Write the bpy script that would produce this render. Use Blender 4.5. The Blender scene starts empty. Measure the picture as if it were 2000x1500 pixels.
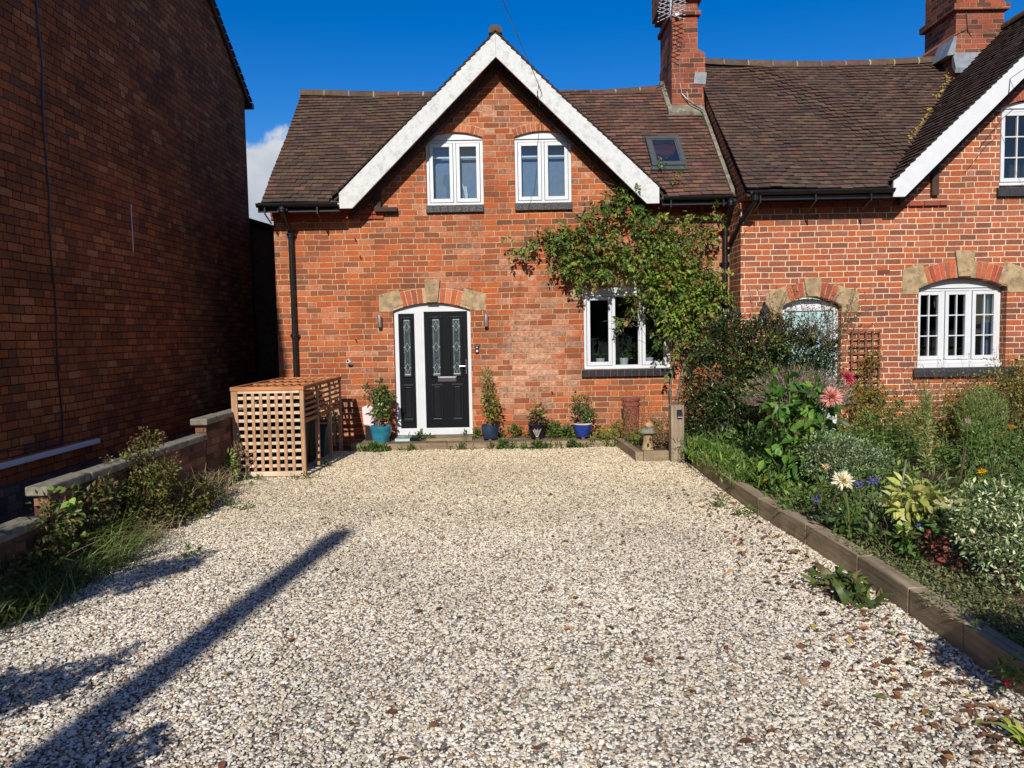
import bpy, bmesh, math, random
import numpy as np
from mathutils import Vector, Matrix

rng = np.random.default_rng(11)
random.seed(5)
scene = bpy.context.scene
COL = scene.collection
PI = math.pi
SUN_AZ = math.radians(7.0)
SUN_EL = math.radians(31.0)


def lin(r, g, b):
    def f(c):
        c /= 255.0
        return c / 12.92 if c <= 0.04045 else ((c + 0.055) / 1.055) ** 2.4
    return (f(r), f(g), f(b))


# ------------------------------------------------------------------ node helper
class G:
    """Small helper that writes shader nodes."""

    def __init__(self, name):
        self.m = bpy.data.materials.new(name)
        self.m.use_nodes = True
        self.t = self.m.node_tree
        self.t.nodes.clear()
        self.out = self.t.nodes.new('ShaderNodeOutputMaterial')
        self.b = self.t.nodes.new('ShaderNodeBsdfPrincipled')
        self.t.links.new(self.b.outputs[0], self.out.inputs[0])
        self.tc = None

    def n(self, typ, ins=None, **kw):
        nd = self.t.nodes.new(typ)
        for k, v in kw.items():
            setattr(nd, k, v)
        for k, v in (ins or {}).items():
            self.set(nd.inputs[k], v)
        return nd

    def set(self, sock, v):
        if isinstance(v, bpy.types.NodeSocket):
            self.t.links.new(v, sock)
        elif isinstance(v, (tuple, list)) and len(v) == 3 and sock.type == 'RGBA':
            sock.default_value = (*v, 1)
        else:
            sock.default_value = v

    def math(self, op, a, b=0.0, c=0.0):
        nd = self.n('ShaderNodeMath', operation=op)
        self.set(nd.inputs[0], a)
        self.set(nd.inputs[1], b)
        self.set(nd.inputs[2], c)
        return nd.outputs[0]

    def obj(self):
        if self.tc is None:
            self.tc = self.n('ShaderNodeTexCoord')
        return self.tc.outputs['Object']

    def xyz(self, v):
        return self.n('ShaderNodeSeparateXYZ', {0: v}).outputs

    def vec(self, x, y, z=0.0):
        return self.n('ShaderNodeCombineXYZ', {0: x, 1: y, 2: z}).outputs[0]

    def noise(self, scale, detail=3, rough=0.55, vec=None, out=0):
        nd = self.n('ShaderNodeTexNoise', {'Vector': vec if vec is not None else self.obj(), 'Scale': scale,
                                           'Detail': detail, 'Roughness': rough})
        return nd.outputs[out]

    def ramp(self, fac, pts, interp='LINEAR'):
        nd = self.n('ShaderNodeValToRGB', {0: fac})
        cr = nd.color_ramp
        cr.interpolation = interp
        while len(cr.elements) < len(pts):
            cr.elements.new(0.5)
        for e, (p, c) in zip(cr.elements, pts):
            e.position = p
            e.color = (*c, 1)
        return nd.outputs[0]

    def smooth(self, v, a, b, to0=0.0, to1=1.0):
        nd = self.n('ShaderNodeMapRange', {0: v, 1: a, 2: b, 3: to0, 4: to1}, interpolation_type='SMOOTHSTEP')
        return nd.outputs[0]

    def mix(self, fac, a, b, mode='MIX'):
        nd = self.n('ShaderNodeMix', data_type='RGBA', blend_type=mode)
        self.set(nd.inputs[0], fac)
        self.set(nd.inputs[6], a)
        self.set(nd.inputs[7], b)
        return nd.outputs[2]

    def grey(self, v):
        nd = self.n('ShaderNodeCombineColor', {0: v, 1: v, 2: v})
        return nd.outputs[0]

    def scale_col(self, col, v):
        return self.mix(1.0, col, self.grey(v), 'MULTIPLY')

    def bump(self, h, dist=0.01, strength=1.0):
        nd = self.n('ShaderNodeBump', {'Strength': strength, 'Distance': dist, 'Height': h})
        self.t.links.new(nd.outputs[0], self.b.inputs['Normal'])

    def base(self, c):
        self.set(self.b.inputs['Base Color'], c)

    def p(self, **kw):
        for k, v in kw.items():
            self.set(self.b.inputs[k.replace('_', ' ').replace('IOR Level', 'IOR Level')], v)

    def attr(self, name='col'):
        return self.n('ShaderNodeAttribute', attribute_name=name).outputs['Color']


def plain(name, col, rough=0.6, metal=0.0, var=0.25, nscale=14, bump=0.0, spec=0.5, dirt=None):
    g = G(name)
    f = g.smooth(g.noise(nscale, 4), 0.3, 0.7, 1 - var, 1 + var * 0.5)
    c = g.scale_col(col, f)
    if dirt:
        d = g.smooth(g.noise(dirt[1], 5, 0.7), dirt[2], dirt[3])
        c = g.mix(d, c, dirt[0])
    g.base(c)
    g.p(Roughness=rough, Metallic=metal)
    g.b.inputs['Specular IOR Level'].default_value = spec
    if bump:
        g.bump(g.noise(nscale * 4, 4), bump)
    return g.m


def brick_mat(name, ramp, mortar, L=0.235, H=0.0835, mw=0.011, pale=None, pale_rng=(0.58, 0.72), wob=0.006, period=3.5,
              grime=0.25, mortar_var=0.3, mblend=0.5, bigk=0.35, spots=(), gain=1.0):
    g = G(name)
    o = g.obj()
    geo = g.n('ShaderNodeNewGeometry')
    nx, ny, nz = g.xyz(geo.outputs['True Normal'])
    x, y, z = g.xyz(o)
    side = g.math('GREATER_THAN', g.math('ABSOLUTE', nx), g.math('ABSOLUTE', ny))
    u0 = g.math('ADD', g.math('MULTIPLY', x, g.math('SUBTRACT', 1.0, side)), g.math('MULTIPLY', y, side))
    d1 = g.n('ShaderNodeTexNoise', {'Vector': o, 'Scale': 2.2, 'Detail': 3})
    d2 = g.n('ShaderNodeTexNoise', {'Vector': o, 'Scale': 28.0, 'Detail': 3})
    s1 = g.xyz(d1.outputs[1])
    s2 = g.xyz(d2.outputs[1])

    def dis(v, i, k1, k2):
        a = g.math('MULTIPLY', g.math('SUBTRACT', s1[i], 0.5), k1)
        b = g.math('MULTIPLY', g.math('SUBTRACT', s2[i], 0.5), k2)
        return g.math('ADD', g.math('ADD', v, a), b)
    u = dis(u0, 0, wob * 2, wob)
    v = dis(z, 1, wob * 3, wob)
    vh = g.math('DIVIDE', v, H)
    row = g.math('FLOOR', vh)
    fv = g.math('FRACT', vh)
    rr = g.n('ShaderNodeTexWhiteNoise', {'W': row}, noise_dimensions='1D').outputs[0]
    off = g.math('ADD', g.math('MULTIPLY', row, 1.25 + 0.5), g.math('MULTIPLY', rr, 0.22))
    q0 = g.math('ADD', g.math('DIVIDE', u, L), off)
    grp = g.math('FLOOR', g.math('DIVIDE', q0, period))
    q = g.math('SUBTRACT', q0, g.math('MULTIPLY', grp, period))
    qi = g.math('FLOOR', q)
    last = math.floor(period)
    w = g.math('SUBTRACT', 1.0, g.math('MULTIPLY', g.math('GREATER_THAN', qi, last - 0.5), 1 - (period - last)))
    loc = g.math('SUBTRACT', q, qi)
    du = g.math('MULTIPLY', g.math('MINIMUM', loc, g.math('SUBTRACT', w, loc)), L)
    dv = g.math('MULTIPLY', g.math('MINIMUM', fv, g.math('SUBTRACT', 1.0, fv)), H)
    d = g.math('MINIMUM', du, dv)
    edge = g.math('ADD', d, g.math('MULTIPLY', g.math('SUBTRACT', g.noise(60, 2), 0.5), 0.006))
    mask = g.smooth(edge, mw * 0.38, mw * 0.62)
    idv = g.vec(g.math('ADD', g.math('MULTIPLY', grp, 7.0), qi), row, 0.0)
    wn = g.n('ShaderNodeTexWhiteNoise', {'Vector': idv}, noise_dimensions='2D')
    r1 = wn.outputs[0]
    r2, r3, r4 = g.xyz(wn.outputs[1])
    big = g.noise(0.55, 3)
    sel = g.math('ADD', r1, g.math('MULTIPLY', g.math('SUBTRACT', big, 0.5), bigk))
    col = g.ramp(sel, ramp)
    if pale:
        pz = g.math('ADD', g.math('MULTIPLY', g.noise(0.7, 2, vec=g.n('ShaderNodeVectorMath', {0: o, 1: (3, 5, 2)}, operation='ADD').outputs[0]), 0.75),
                    g.math('MULTIPLY', r3, 0.28))
        for (sx_, sz_, sr_, sk_) in spots:
            dd_ = g.math('SQRT', g.math('ADD', g.math('POWER', g.math('SUBTRACT', x, sx_), 2.0), g.math('POWER', g.math('SUBTRACT', z, sz_), 2.0)))
            pz = g.math('ADD', pz, g.smooth(dd_, 0.0, sr_, sk_, 0.0))
        pf = g.math('MULTIPLY', g.smooth(pz, *pale_rng), g.smooth(g.noise(17, 4, 0.7), 0.35, 0.65, 0.15, 0.95))
        col = g.mix(pf, col, pale)
    fine = g.smooth(g.noise(38, 5, 0.65), 0.25, 0.75, 0.72, 1.18)
    col = g.scale_col(col, fine)
    col = g.scale_col(col, g.math('ADD', 0.82 * gain, g.math('MULTIPLY', r2, 0.34 * gain)))
    mcol = g.scale_col(mortar, g.smooth(g.noise(9, 4), 0.3, 0.7, 1 - mortar_var, 1.05))
    mcol = g.mix(g.smooth(g.noise(1.3, 3), 0.4, 0.7, 0.0, mblend), mcol, g.mix(0.7, mcol, col))
    c = g.mix(mask, mcol, col)
    c = g.scale_col(c, g.smooth(g.noise(1.6, 4), 0.25, 0.75, 1 - grime, 1.06))
    g.base(c)
    g.p(Roughness=0.9)
    g.b.inputs['Specular IOR Level'].default_value = 0.25
    hgt = g.math('ADD', g.math('MULTIPLY', mask, g.math('ADD', 0.75, g.math('MULTIPLY', r4, 0.3))), g.math('MULTIPLY', g.noise(55, 4), 0.35))
    g.bump(hgt, 0.009)
    return g.m


def attr_mat(name, rough=0.8, nscale=30, lo=0.7, hi=1.2, bump=0.0, spec=0.3, patches=None, bscale=None):
    g = G(name)
    c = g.attr()
    c = g.scale_col(c, g.smooth(g.noise(nscale, 5, 0.65), 0.25, 0.75, lo, hi))
    if patches:
        for (pc, sc, a, b) in patches:
            c = g.mix(g.smooth(g.noise(sc, 5, 0.6), a, b), c, pc)
    g.base(c)
    g.p(Roughness=rough)
    g.b.inputs['Specular IOR Level'].default_value = spec
    if bump:
        g.bump(g.noise(bscale or nscale * 2, 4), bump)
    return g.m


def leaf_mat(name, rough=0.5, trans=0.3, spec=0.4, gain=None):
    g = G(name)
    c = g.attr()
    if gain:
        c = g.mix(1.0, c, gain, 'MULTIPLY')
    c = g.scale_col(c, g.smooth(g.noise(50, 3), 0.3, 0.7, 0.8, 1.15))
    g.base(c)
    g.p(Roughness=rough)
    g.b.inputs['Specular IOR Level'].default_value = spec
    tr = g.n('ShaderNodeBsdfTranslucent', {0: g.mix(1.0, c, (1.2, 1.25, 0.55), 'MULTIPLY')})
    mx = g.n('ShaderNodeMixShader', {0: trans, 1: g.b.outputs[0], 2: tr.outputs[0]})
    g.t.links.new(mx.outputs[0], g.out.inputs[0])
    return g.m


def wood_mat(name, c1, c2, axis='x', grain=40, rough=0.75, dark=None):
    g = G(name)
    x, y, z = g.xyz(g.obj())
    k = 1.4
    v = {'x': g.vec(g.math('MULTIPLY', x, k), g.math('MULTIPLY', y, grain), g.math('MULTIPLY', z, grain)),
         'y': g.vec(g.math('MULTIPLY', x, grain), g.math('MULTIPLY', y, k), g.math('MULTIPLY', z, grain)),
         'z': g.vec(g.math('MULTIPLY', x, grain), g.math('MULTIPLY', y, grain), g.math('MULTIPLY', z, k))}[axis]
    f = g.noise(1.0, 5, 0.65, vec=v)
    c = g.mix(g.smooth(f, 0.3, 0.7), c1, c2)
    c = g.scale_col(c, g.smooth(g.noise(2.5, 4), 0.3, 0.7, 0.75, 1.12))
    if dark:
        c = g.mix(g.smooth(g.noise(3.5, 5, 0.7), 0.55, 0.75, 0.0, 0.7), c, dark)
    g.base(c)
    g.p(Roughness=rough)
    g.b.inputs['Specular IOR Level'].default_value = 0.25
    g.bump(f, 0.003)
    return g.m


def glass_mat(name, tint=(0.6, 0.66, 0.7), wob=0.0):
    g = G(name)
    tr = g.n('ShaderNodeBsdfTransparent', {0: tint})
    gl = g.n('ShaderNodeBsdfGlossy', {0: (1, 1, 1), 'Roughness': 0.015})
    fr = g.n('ShaderNodeFresnel', {0: 1.52})
    if wob:
        bp = g.n('ShaderNodeBump', {'Strength': 1.0, 'Distance': wob, 'Height': g.noise(2.2, 1)})
        g.t.links.new(bp.outputs[0], gl.inputs['Normal'])
    f = g.math('ADD', g.math('MULTIPLY', fr.outputs[0], 1.5), 0.02)
    mx = g.n('ShaderNodeMixShader', {0: f, 1: tr.outputs[0], 2: gl.outputs[0]})
    g.t.links.new(mx.outputs[0], g.out.inputs[0])
    return g.m


M = {}
M['brick_main'] = brick_mat('old_red_brick', [(0.0, lin(142, 92, 68)), (0.08, lin(158, 97, 68)), (0.25, lin(170, 96, 62)), (0.42, lin(176, 93, 57)), (0.6, lin(184, 95, 55)),
                                              (0.85, lin(191, 101, 56)), (0.95, lin(181, 106, 70)), (1.0, lin(182, 120, 88))],
                            lin(206, 168, 130), H=0.0865, L=0.243, pale=lin(214, 174, 146), pale_rng=(0.54, 0.78), mw=0.0145, wob=0.010, mblend=0.8, grime=0.24, gain=0.87,
                            spots=((0.45, 1.55, 1.1, 0.2), (-0.1, 0.8, 0.8, 0.14), (0.6, 4.3, 0.9, 0.16), (-0.3, 5.2, 0.9, 0.14), (-2.1, 1.2, 0.7, 0.1)))
M['brick_right'] = brick_mat('repointed_red_brick', [(0.0, lin(146, 93, 74)), (0.2, lin(158, 95, 74)), (0.42, lin(167, 98, 72)), (0.6, lin(176, 94, 62)), (0.82, lin(184, 100, 62)), (1.0, lin(162, 97, 74))],
                             lin(228, 200, 166), L=0.244, H=0.0843, mw=0.0145, wob=0.007, pale=lin(186, 138, 116), pale_rng=(0.58, 0.82), mortar_var=0.14, grime=0.16, period=3.5, mblend=0.25, gain=0.9)
M['brick_left'] = brick_mat('dark_red_brick', [(0.0, lin(140, 88, 60)), (0.2, lin(152, 92, 58)), (0.45, lin(162, 94, 55)), (0.7, lin(172, 98, 54)), (0.9, lin(168, 104, 64)), (1.0, lin(178, 120, 80))],
                            lin(52, 32, 24), L=0.243, H=0.0865, mw=0.0105, wob=0.009, grime=0.4, period=2.5, bigk=0.3, gain=0.86)
M['brick_chimney'] = brick_mat('sooty_chimney_brick', [(0.0, lin(104, 68, 58)), (0.3, lin(140, 82, 66)), (0.65, lin(164, 86, 62)), (1.0, lin(146, 90, 72))],
                               lin(184, 152, 124), L=0.244, H=0.0843, mw=0.013, wob=0.008, grime=0.4, period=2.5, mblend=0.6)
M['brick_low'] = brick_mat('weathered_wall_brick', [(0.0, lin(80, 56, 48)), (0.5, lin(118, 80, 62)), (1.0, lin(138, 98, 78))], lin(110, 88, 74), wob=0.006, grime=0.35)
M['brick_blue'] = brick_mat('blue_plinth_brick', [(0.0, lin(70, 64, 66)), (1.0, lin(110, 98, 94))], lin(80, 70, 64), wob=0.005)
M['voussoir'] = attr_mat('arch_brick', nscale=40, bump=0.004)
M['tile'] = attr_mat('clay_roof_tile', nscale=9, lo=0.72, hi=1.15, bump=0.004, patches=[(lin(66, 52, 45), 2.4, 0.5, 0.8), (lin(120, 102, 86), 26, 0.7, 0.85)])
M['stone'] = plain('sandstone', lin(172, 148, 114), 0.9, var=0.3, nscale=9, bump=0.004, spec=0.2, dirt=(lin(120, 102, 78), 11, 0.45, 0.75))
M['white_barge'] = plain('weathered_white_paint', lin(206, 207, 204), 0.7, var=0.06, nscale=20, bump=0.002, dirt=(lin(160, 160, 155), 11, 0.42, 0.85))
M['white_clean'] = plain('white_paint', lin(208, 209, 210), 0.5, var=0.04, nscale=9, dirt=(lin(180, 178, 170), 6, 0.62, 0.85))
M['upvc'] = plain('white_window_plastic', lin(208, 210, 212), 0.32, var=0.05, nscale=5, dirt=(lin(196, 194, 186), 9, 0.6, 0.85))
M['black_paint'] = plain('black_plastic', (0.012, 0.012, 0.013), 0.35, var=0.3)
M['door_black'] = plain('black_door_skin', (0.005, 0.006, 0.008), 0.5, var=0.2, nscale=50, bump=0.0003, spec=0.12)
M['sill_blue'] = plain('blue_black_brick', lin(40, 38, 42), 0.35, var=0.4, nscale=20, bump=0.003)
M['sill_black'] = plain('black_painted_sill', lin(44, 46, 50), 0.5, var=0.25, bump=0.002)
M['mortar'] = plain('mortar', lin(190, 160, 126), 0.95, var=0.25, nscale=25, bump=0.003)
M['mortar_dark'] = plain('dark_mortar', lin(120, 104, 92), 0.95, var=0.3, nscale=25)
M['timber_dark'] = plain('stained_and_shaded_timber', lin(62, 42, 32), 0.8, var=0.35)
M['lead'] = plain('lead_flashing', lin(130, 136, 142), 0.5, metal=0.0, var=0.25, nscale=8)
M['chrome'] = plain('polished_metal', (0.75, 0.75, 0.77), 0.16, metal=1.0, var=0.05)
M['steel'] = plain('brushed_steel', (0.8, 0.8, 0.82), 0.42, metal=1.0, var=0.1)
M['alu'] = plain('aerial_aluminium', lin(200, 204, 208), 0.4, metal=0.4, var=0.1)
M['sky_frame'] = plain('grey_skylight_frame', lin(74, 80, 80), 0.45, var=0.12)
M['glass'] = glass_mat('window_glass', wob=0.004)
M['glass_up'] = glass_mat('upstairs_glass', tint=(0.72, 0.8, 0.86), wob=0.006)
M['sky_tint_and_curtain'] = plain('blue_grey_tint_and_curtain', lin(112, 132, 152), 0.8, var=0.1)  # blue-grey tone paints in sky reflected upstairs; also colours the curtain
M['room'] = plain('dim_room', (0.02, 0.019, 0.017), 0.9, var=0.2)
M['pot_white'] = plain('white_pot', lin(226, 226, 222), 0.35, var=0.05)
M['lead_strip'] = plain('silver_lead_strip', lin(160, 168, 170), 0.35, var=0.1)
M['teal_door'] = plain('pale_teal_paint', lin(166, 198, 200), 0.5, var=0.08)
M['lattice_z'] = wood_mat('weathered_larch_upright', lin(164, 122, 88), lin(190, 152, 118), 'z', dark=lin(116, 84, 60))
M['lattice_x'] = wood_mat('weathered_larch_rail', lin(200, 172, 142), lin(222, 200, 172), 'x', dark=lin(160, 126, 98))
M['lattice_y'] = wood_mat('orange_larch_rail', lin(150, 92, 58), lin(176, 122, 84), 'y', dark=lin(100, 62, 42))
M['lattice_top'] = wood_mat('orange_larch_top', lin(174, 108, 64), lin(196, 134, 88), 'x')
M['sleeper'] = wood_mat('grey_timber', lin(132, 116, 94), lin(168, 150, 124), 'y', 34, 0.85, dark=lin(86, 74, 60))
M['sleeper_x'] = wood_mat('grey_timber_across', lin(128, 110, 86), lin(160, 142, 114), 'x', 34, 0.85, dark=lin(72, 62, 50))
M['post'] = wood_mat('grey_post', lin(132, 116, 96), lin(168, 150, 126), 'z', 30, 0.85, dark=lin(80, 68, 56))
M['trellis'] = wood_mat('brown_trellis', lin(112, 78, 56), lin(144, 104, 76), 'z', 30)
M['pole'] = wood_mat('brown_pole', lin(86, 68, 52), lin(116, 94, 72), 'z', 20)
M['coping'] = plain('lichen_concrete', lin(134, 128, 112), 0.95, var=0.35, nscale=12, bump=0.006, dirt=(lin(70, 66, 54), 9, 0.5, 0.7))
M['terracotta'] = plain('terracotta', lin(138, 70, 54), 0.8, var=0.2, nscale=12, bump=0.002, dirt=(lin(110, 70, 56), 5, 0.55, 0.75))
M['bin_green'] = plain('dark_green_plastic', lin(24, 32, 28), 0.5, var=0.15, spec=0.1)
M['bin_black'] = plain('charcoal_plastic', lin(20, 21, 22), 0.5, var=0.15, spec=0.1)
M['crate_teal'] = plain('teal_plastic', lin(52, 84, 82), 0.45, var=0.12)
M['bark'] = plain('grey_bark', lin(122, 104, 88), 0.9, var=0.35, nscale=25, bump=0.004)
M['twig'] = plain('brown_twig', lin(112, 86, 64), 0.9, var=0.3)
M['stem'] = plain('green_stem', lin(88, 104, 52), 0.7, var=0.2)
M['dry'] = attr_mat('dry_stalk', nscale=30)
M['leaf'] = leaf_mat('leaf', 0.45, 0.3, 0.4, (1.5, 1.48, 1.2))
M['gloss'] = leaf_mat('glossy_leaf', 0.32, 0.2, 0.5, (1.45, 1.4, 1.2))
M['petal'] = leaf_mat('petal', 0.6, 0.35, 0.2)
M['litter'] = leaf_mat('fallen_leaf', 0.7, 0.1, 0.2)
M['soil'] = plain('garden_soil', lin(92, 74, 60), 0.95, var=0.45, nscale=8, bump=0.03, spec=0.15)
M['paving'] = plain('step_paving', lin(130, 112, 94), 0.9, var=0.35, nscale=7, bump=0.004, spec=0.2, dirt=(lin(80, 70, 56), 5, 0.5, 0.7))
M['pink_plastic'] = plain('pale_pink_plastic', lin(232, 206, 206), 0.4, var=0.05)
M['slab'] = plain('grey_green_slab', lin(120, 150, 140), 0.4, var=0.3, nscale=16)


def glaze(name, col, ridged=False, rough=0.18):
    g = G(name)
    c = g.scale_col(col, g.smooth(g.noise(9, 4), 0.3, 0.7, 0.7, 1.2))
    g.base(c)
    g.p(Roughness=rough)
    if ridged:
        g.bump(g.noise(26, 3), 0.006)
    return g.m


M['teal_glaze'] = glaze('teal_glaze', lin(44, 118, 138), True, 0.25)
M['slate_glaze'] = glaze('slate_blue_glaze', lin(38, 56, 78), True, 0.4)
M['navy_glaze'] = glaze('navy_glaze', lin(22, 24, 44))
M['cobalt_glaze'] = glaze('cobalt_glaze', lin(34, 58, 128))
M['cream_glaze'] = glaze('cream_glaze', lin(206, 196, 172))


# ------------------------------------------------------------------ mesh helper
class MB:
    def __init__(self):
        self.v = []
        self.f = []
        self.c = []
        self.col = (1, 1, 1)

    def add(self, vs, fs):
        o = len(self.v)
        self.v += [tuple(p) for p in vs]
        self.c += [self.col] * len(vs)
        self.f += [tuple(i + o for i in f) for f in fs]
        return self

    def box(self, x0, x1, y0, y1, z0, z1):
        vs = [(x0, y0, z0), (x1, y0, z0), (x1, y1, z0), (x0, y1, z0), (x0, y0, z1), (x1, y0, z1), (x1, y1, z1), (x0, y1, z1)]
        return self.add(vs, [(0, 3, 2, 1), (4, 5, 6, 7), (0, 1, 5, 4), (1, 2, 6, 5), (2, 3, 7, 6), (3, 0, 4, 7)])

    def obox(self, c, size, rot=None):
        hx, hy, hz = [s / 2 for s in size]
        R = rot or Matrix.Identity(3)
        vs = [Vector(c) + R @ Vector(p) for p in [(-hx, -hy, -hz), (hx, -hy, -hz), (hx, hy, -hz), (-hx, hy, -hz),
                                                  (-hx, -hy, hz), (hx, -hy, hz), (hx, hy, hz), (-hx, hy, hz)]]
        return self.add(vs, [(0, 3, 2, 1), (4, 5, 6, 7), (0, 1, 5, 4), (1, 2, 6, 5), (2, 3, 7, 6), (3, 0, 4, 7)])

    def bar(self, a, b, w, h):
        """square bar from a to b"""
        a, b = Vector(a), Vector(b)
        d = (b - a)
        L = d.length
        R = d.to_track_quat('Z', 'Y').to_matrix()
        return self.obox((a + b) / 2, (w, h, L), R)

    def ring(self, x0, x1, z0, z1, bd, y0, y1):
        self.box(x0, x0 + bd, y0, y1, z0, z1)
        self.box(x1 - bd, x1, y0, y1, z0, z1)
        self.box(x0 + bd, x1 - bd, y0, y1, z0, z0 + bd)
        self.box(x0 + bd, x1 - bd, y0, y1, z1 - bd, z1)
        return self

    def prism(self, poly, axis, a, b):
        """extrude a convex-ish 2D polygon; axis 'y': poly is (x,z); 'x': (y,z); 'z': (x,y)"""
        n = len(poly)

        def pt(p, t):
            return {'y': (p[0], t, p[1]), 'x': (t, p[0], p[1]), 'z': (p[0], p[1], t)}[axis]
        vs = [pt(p, a) for p in poly] + [pt(p, b) for p in poly]
        fs = [tuple(range(n)), tuple(range(2 * n - 1, n - 1, -1))]
        fs += [(i, i + n, (i + 1) % n + n, (i + 1) % n) for i in range(n)]
        return self.add(vs, fs)

    def tube(self, pts, r, sides=6, cap=True):
        pts = [Vector(p) for p in pts]
        n = len(pts)
        rs = r if isinstance(r, (list, tuple)) else [r] * n
        vs = []
        prev = None
        for i, p in enumerate(pts):
            d = (pts[min(i + 1, n - 1)] - pts[max(i - 1, 0)])
            if d.length < 1e-9:
                d = Vector((0, 0, 1))
            d.normalize()
            if prev is None:
                a = d.orthogonal().normalized()
            else:
                a = (prev - d * prev.dot(d))
                a = a.normalized() if a.length > 1e-6 else d.orthogonal().normalized()
            prev = a
            b = d.cross(a)
            for k in range(sides):
                t = 2 * PI * k / sides
                vs.append(p + (a * math.cos(t) + b * math.sin(t)) * rs[i])
        fs = []
        for i in range(n - 1):
            for k in range(sides):
                k2 = (k + 1) % sides
                fs.append((i * sides + k, i * sides + k2, (i + 1) * sides + k2, (i + 1) * sides + k))
        if cap:
            fs.append(tuple(range(sides - 1, -1, -1)))
            fs.append(tuple((n - 1) * sides + k for k in range(sides)))
        return self.add(vs, fs)

    def lathe(self, prof, c, sides=28, cap=True):
        vs = []
        for (r, z) in prof:
            for k in range(sides):
                t = 2 * PI * k / sides
                vs.append((c[0] + r * math.cos(t), c[1] + r * math.sin(t), c[2] + z))
        fs = []
        n = len(prof)
        for i in range(n - 1):
            for k in range(sides):
                k2 = (k + 1) % sides
                fs.append((i * sides + k, i * sides + k2, (i + 1) * sides + k2, (i + 1) * sides + k))
        if cap:
            fs.append(tuple(range(sides - 1, -1, -1)))
            fs.append(tuple((n - 1) * sides + k for k in range(sides)))
        return self.add(vs, fs)

    def build(self, name, mat, parent=None, smooth=False, bevel=0.0, fixn=True):
        me = bpy.data.meshes.new(name)
        me.from_pydata([tuple(p) for p in self.v], [], self.f)
        if fixn:
            bm = bmesh.new()
            bm.from_mesh(me)
            bmesh.ops.recalc_face_normals(bm, faces=bm.faces)
            bm.to_mesh(me)
            bm.free()
        a = me.color_attributes.new('col', 'FLOAT_COLOR', 'POINT')
        arr = np.ones((len(self.v), 4), dtype=np.float32)
        arr[:, :3] = np.array(self.c, dtype=np.float32).reshape(-1, 3)
        a.data.foreach_set('color', arr.ravel())
        me.materials.append(mat)
        if smooth:
            for p in me.polygons:
                p.use_smooth = True
            try:
                me.set_sharp_from_angle(angle=math.radians(38))
            except Exception:
                pass
        o = bpy.data.objects.new(name, me)
        COL.objects.link(o)
        if bevel:
            md = o.modifiers.new('bevel', 'BEVEL')
            md.width = bevel
            md.segments = 2
            md.limit_method = 'ANGLE'
        if parent:
            adopt(o, parent)
        return o


def adopt(o, parent):
    o.parent = parent
    t = parent.location if parent.parent is None else Vector((0, 0, 0))  # parts already sit in world coordinates
    o.matrix_parent_inverse = Matrix.Translation(-t)


def tag(o, label, cat, group=None, kind=None):
    if label:
        o['label'] = label
    if cat:
        o['category'] = cat
    if group:
        o['group'] = group
    if kind:
        o['kind'] = kind
    return o


def thing(name, label, cat, loc, group=None):
    o = bpy.data.objects.new(name, None)
    o.empty_display_size = 0.2
    o.location = loc
    COL.objects.link(o)
    return tag(o, label, cat, group)


def np_mesh(name, V, F, C, mat, parent=None, smooth=False):
    """fast mesh from arrays: F is (m,3) or (m,4)"""
    me = bpy.data.meshes.new(name)
    V = np.asarray(V, dtype=np.float32)
    F = np.asarray(F, dtype=np.int32)
    k = F.shape[1]
    me.vertices.add(len(V))
    me.vertices.foreach_set('co', V.ravel())
    me.loops.add(F.size)
    me.loops.foreach_set('vertex_index', F.ravel())
    me.polygons.add(len(F))
    me.polygons.foreach_set('loop_start', np.arange(len(F), dtype=np.int32) * k)
    me.polygons.foreach_set('loop_total', np.full(len(F), k, dtype=np.int32))
    if smooth:
        me.polygons.foreach_set('use_smooth', np.ones(len(F), dtype=bool))
    me.update(calc_edges=True)
    a = me.color_attributes.new('col', 'FLOAT_COLOR', 'POINT')
    arr = np.ones((len(V), 4), dtype=np.float32)
    arr[:, :3] = C
    a.data.foreach_set('color', arr.ravel())
    me.materials.append(mat)
    o = bpy.data.objects.new(name, me)
    COL.objects.link(o)
    if parent:
        adopt(o, parent)
    return o


# leaf templates: (t along length, s across, h lift)
LEAF = {
    'diamond': (np.array([(0, 0, 0), (0.45, 0.5, 0.10), (1, 0, -0.06), (0.45, -0.5, 0.10)]), np.array([(0, 2, 1), (0, 3, 2)])),
    'oval': (np.array([(0, 0, 0), (0.25, 0.42, 0.07), (0.62, 0.44, 0.05), (1, 0, -0.14), (0.62, -0.44, 0.05), (0.25, -0.42, 0.07), (0.45, 0, 0.0)]),
             np.array([(0, 6, 1), (1, 6, 2), (2, 6, 3), (3, 6, 4), (4, 6, 5), (5, 6, 0)])),
    'blade': (np.array([(0, 0.5, 0), (0, -0.5, 0), (0.35, 0.45, 0.1), (0.35, -0.45, 0.1), (0.7, 0.3, 0.06), (0.7, -0.3, 0.06), (1, 0, -0.12)]),
              np.array([(0, 1, 3), (0, 3, 2), (2, 3, 5), (2, 5, 4), (4, 5, 6)])),
}


def unit(a):
    return a / np.maximum(np.linalg.norm(a, axis=1, keepdims=True), 1e-9)


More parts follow.
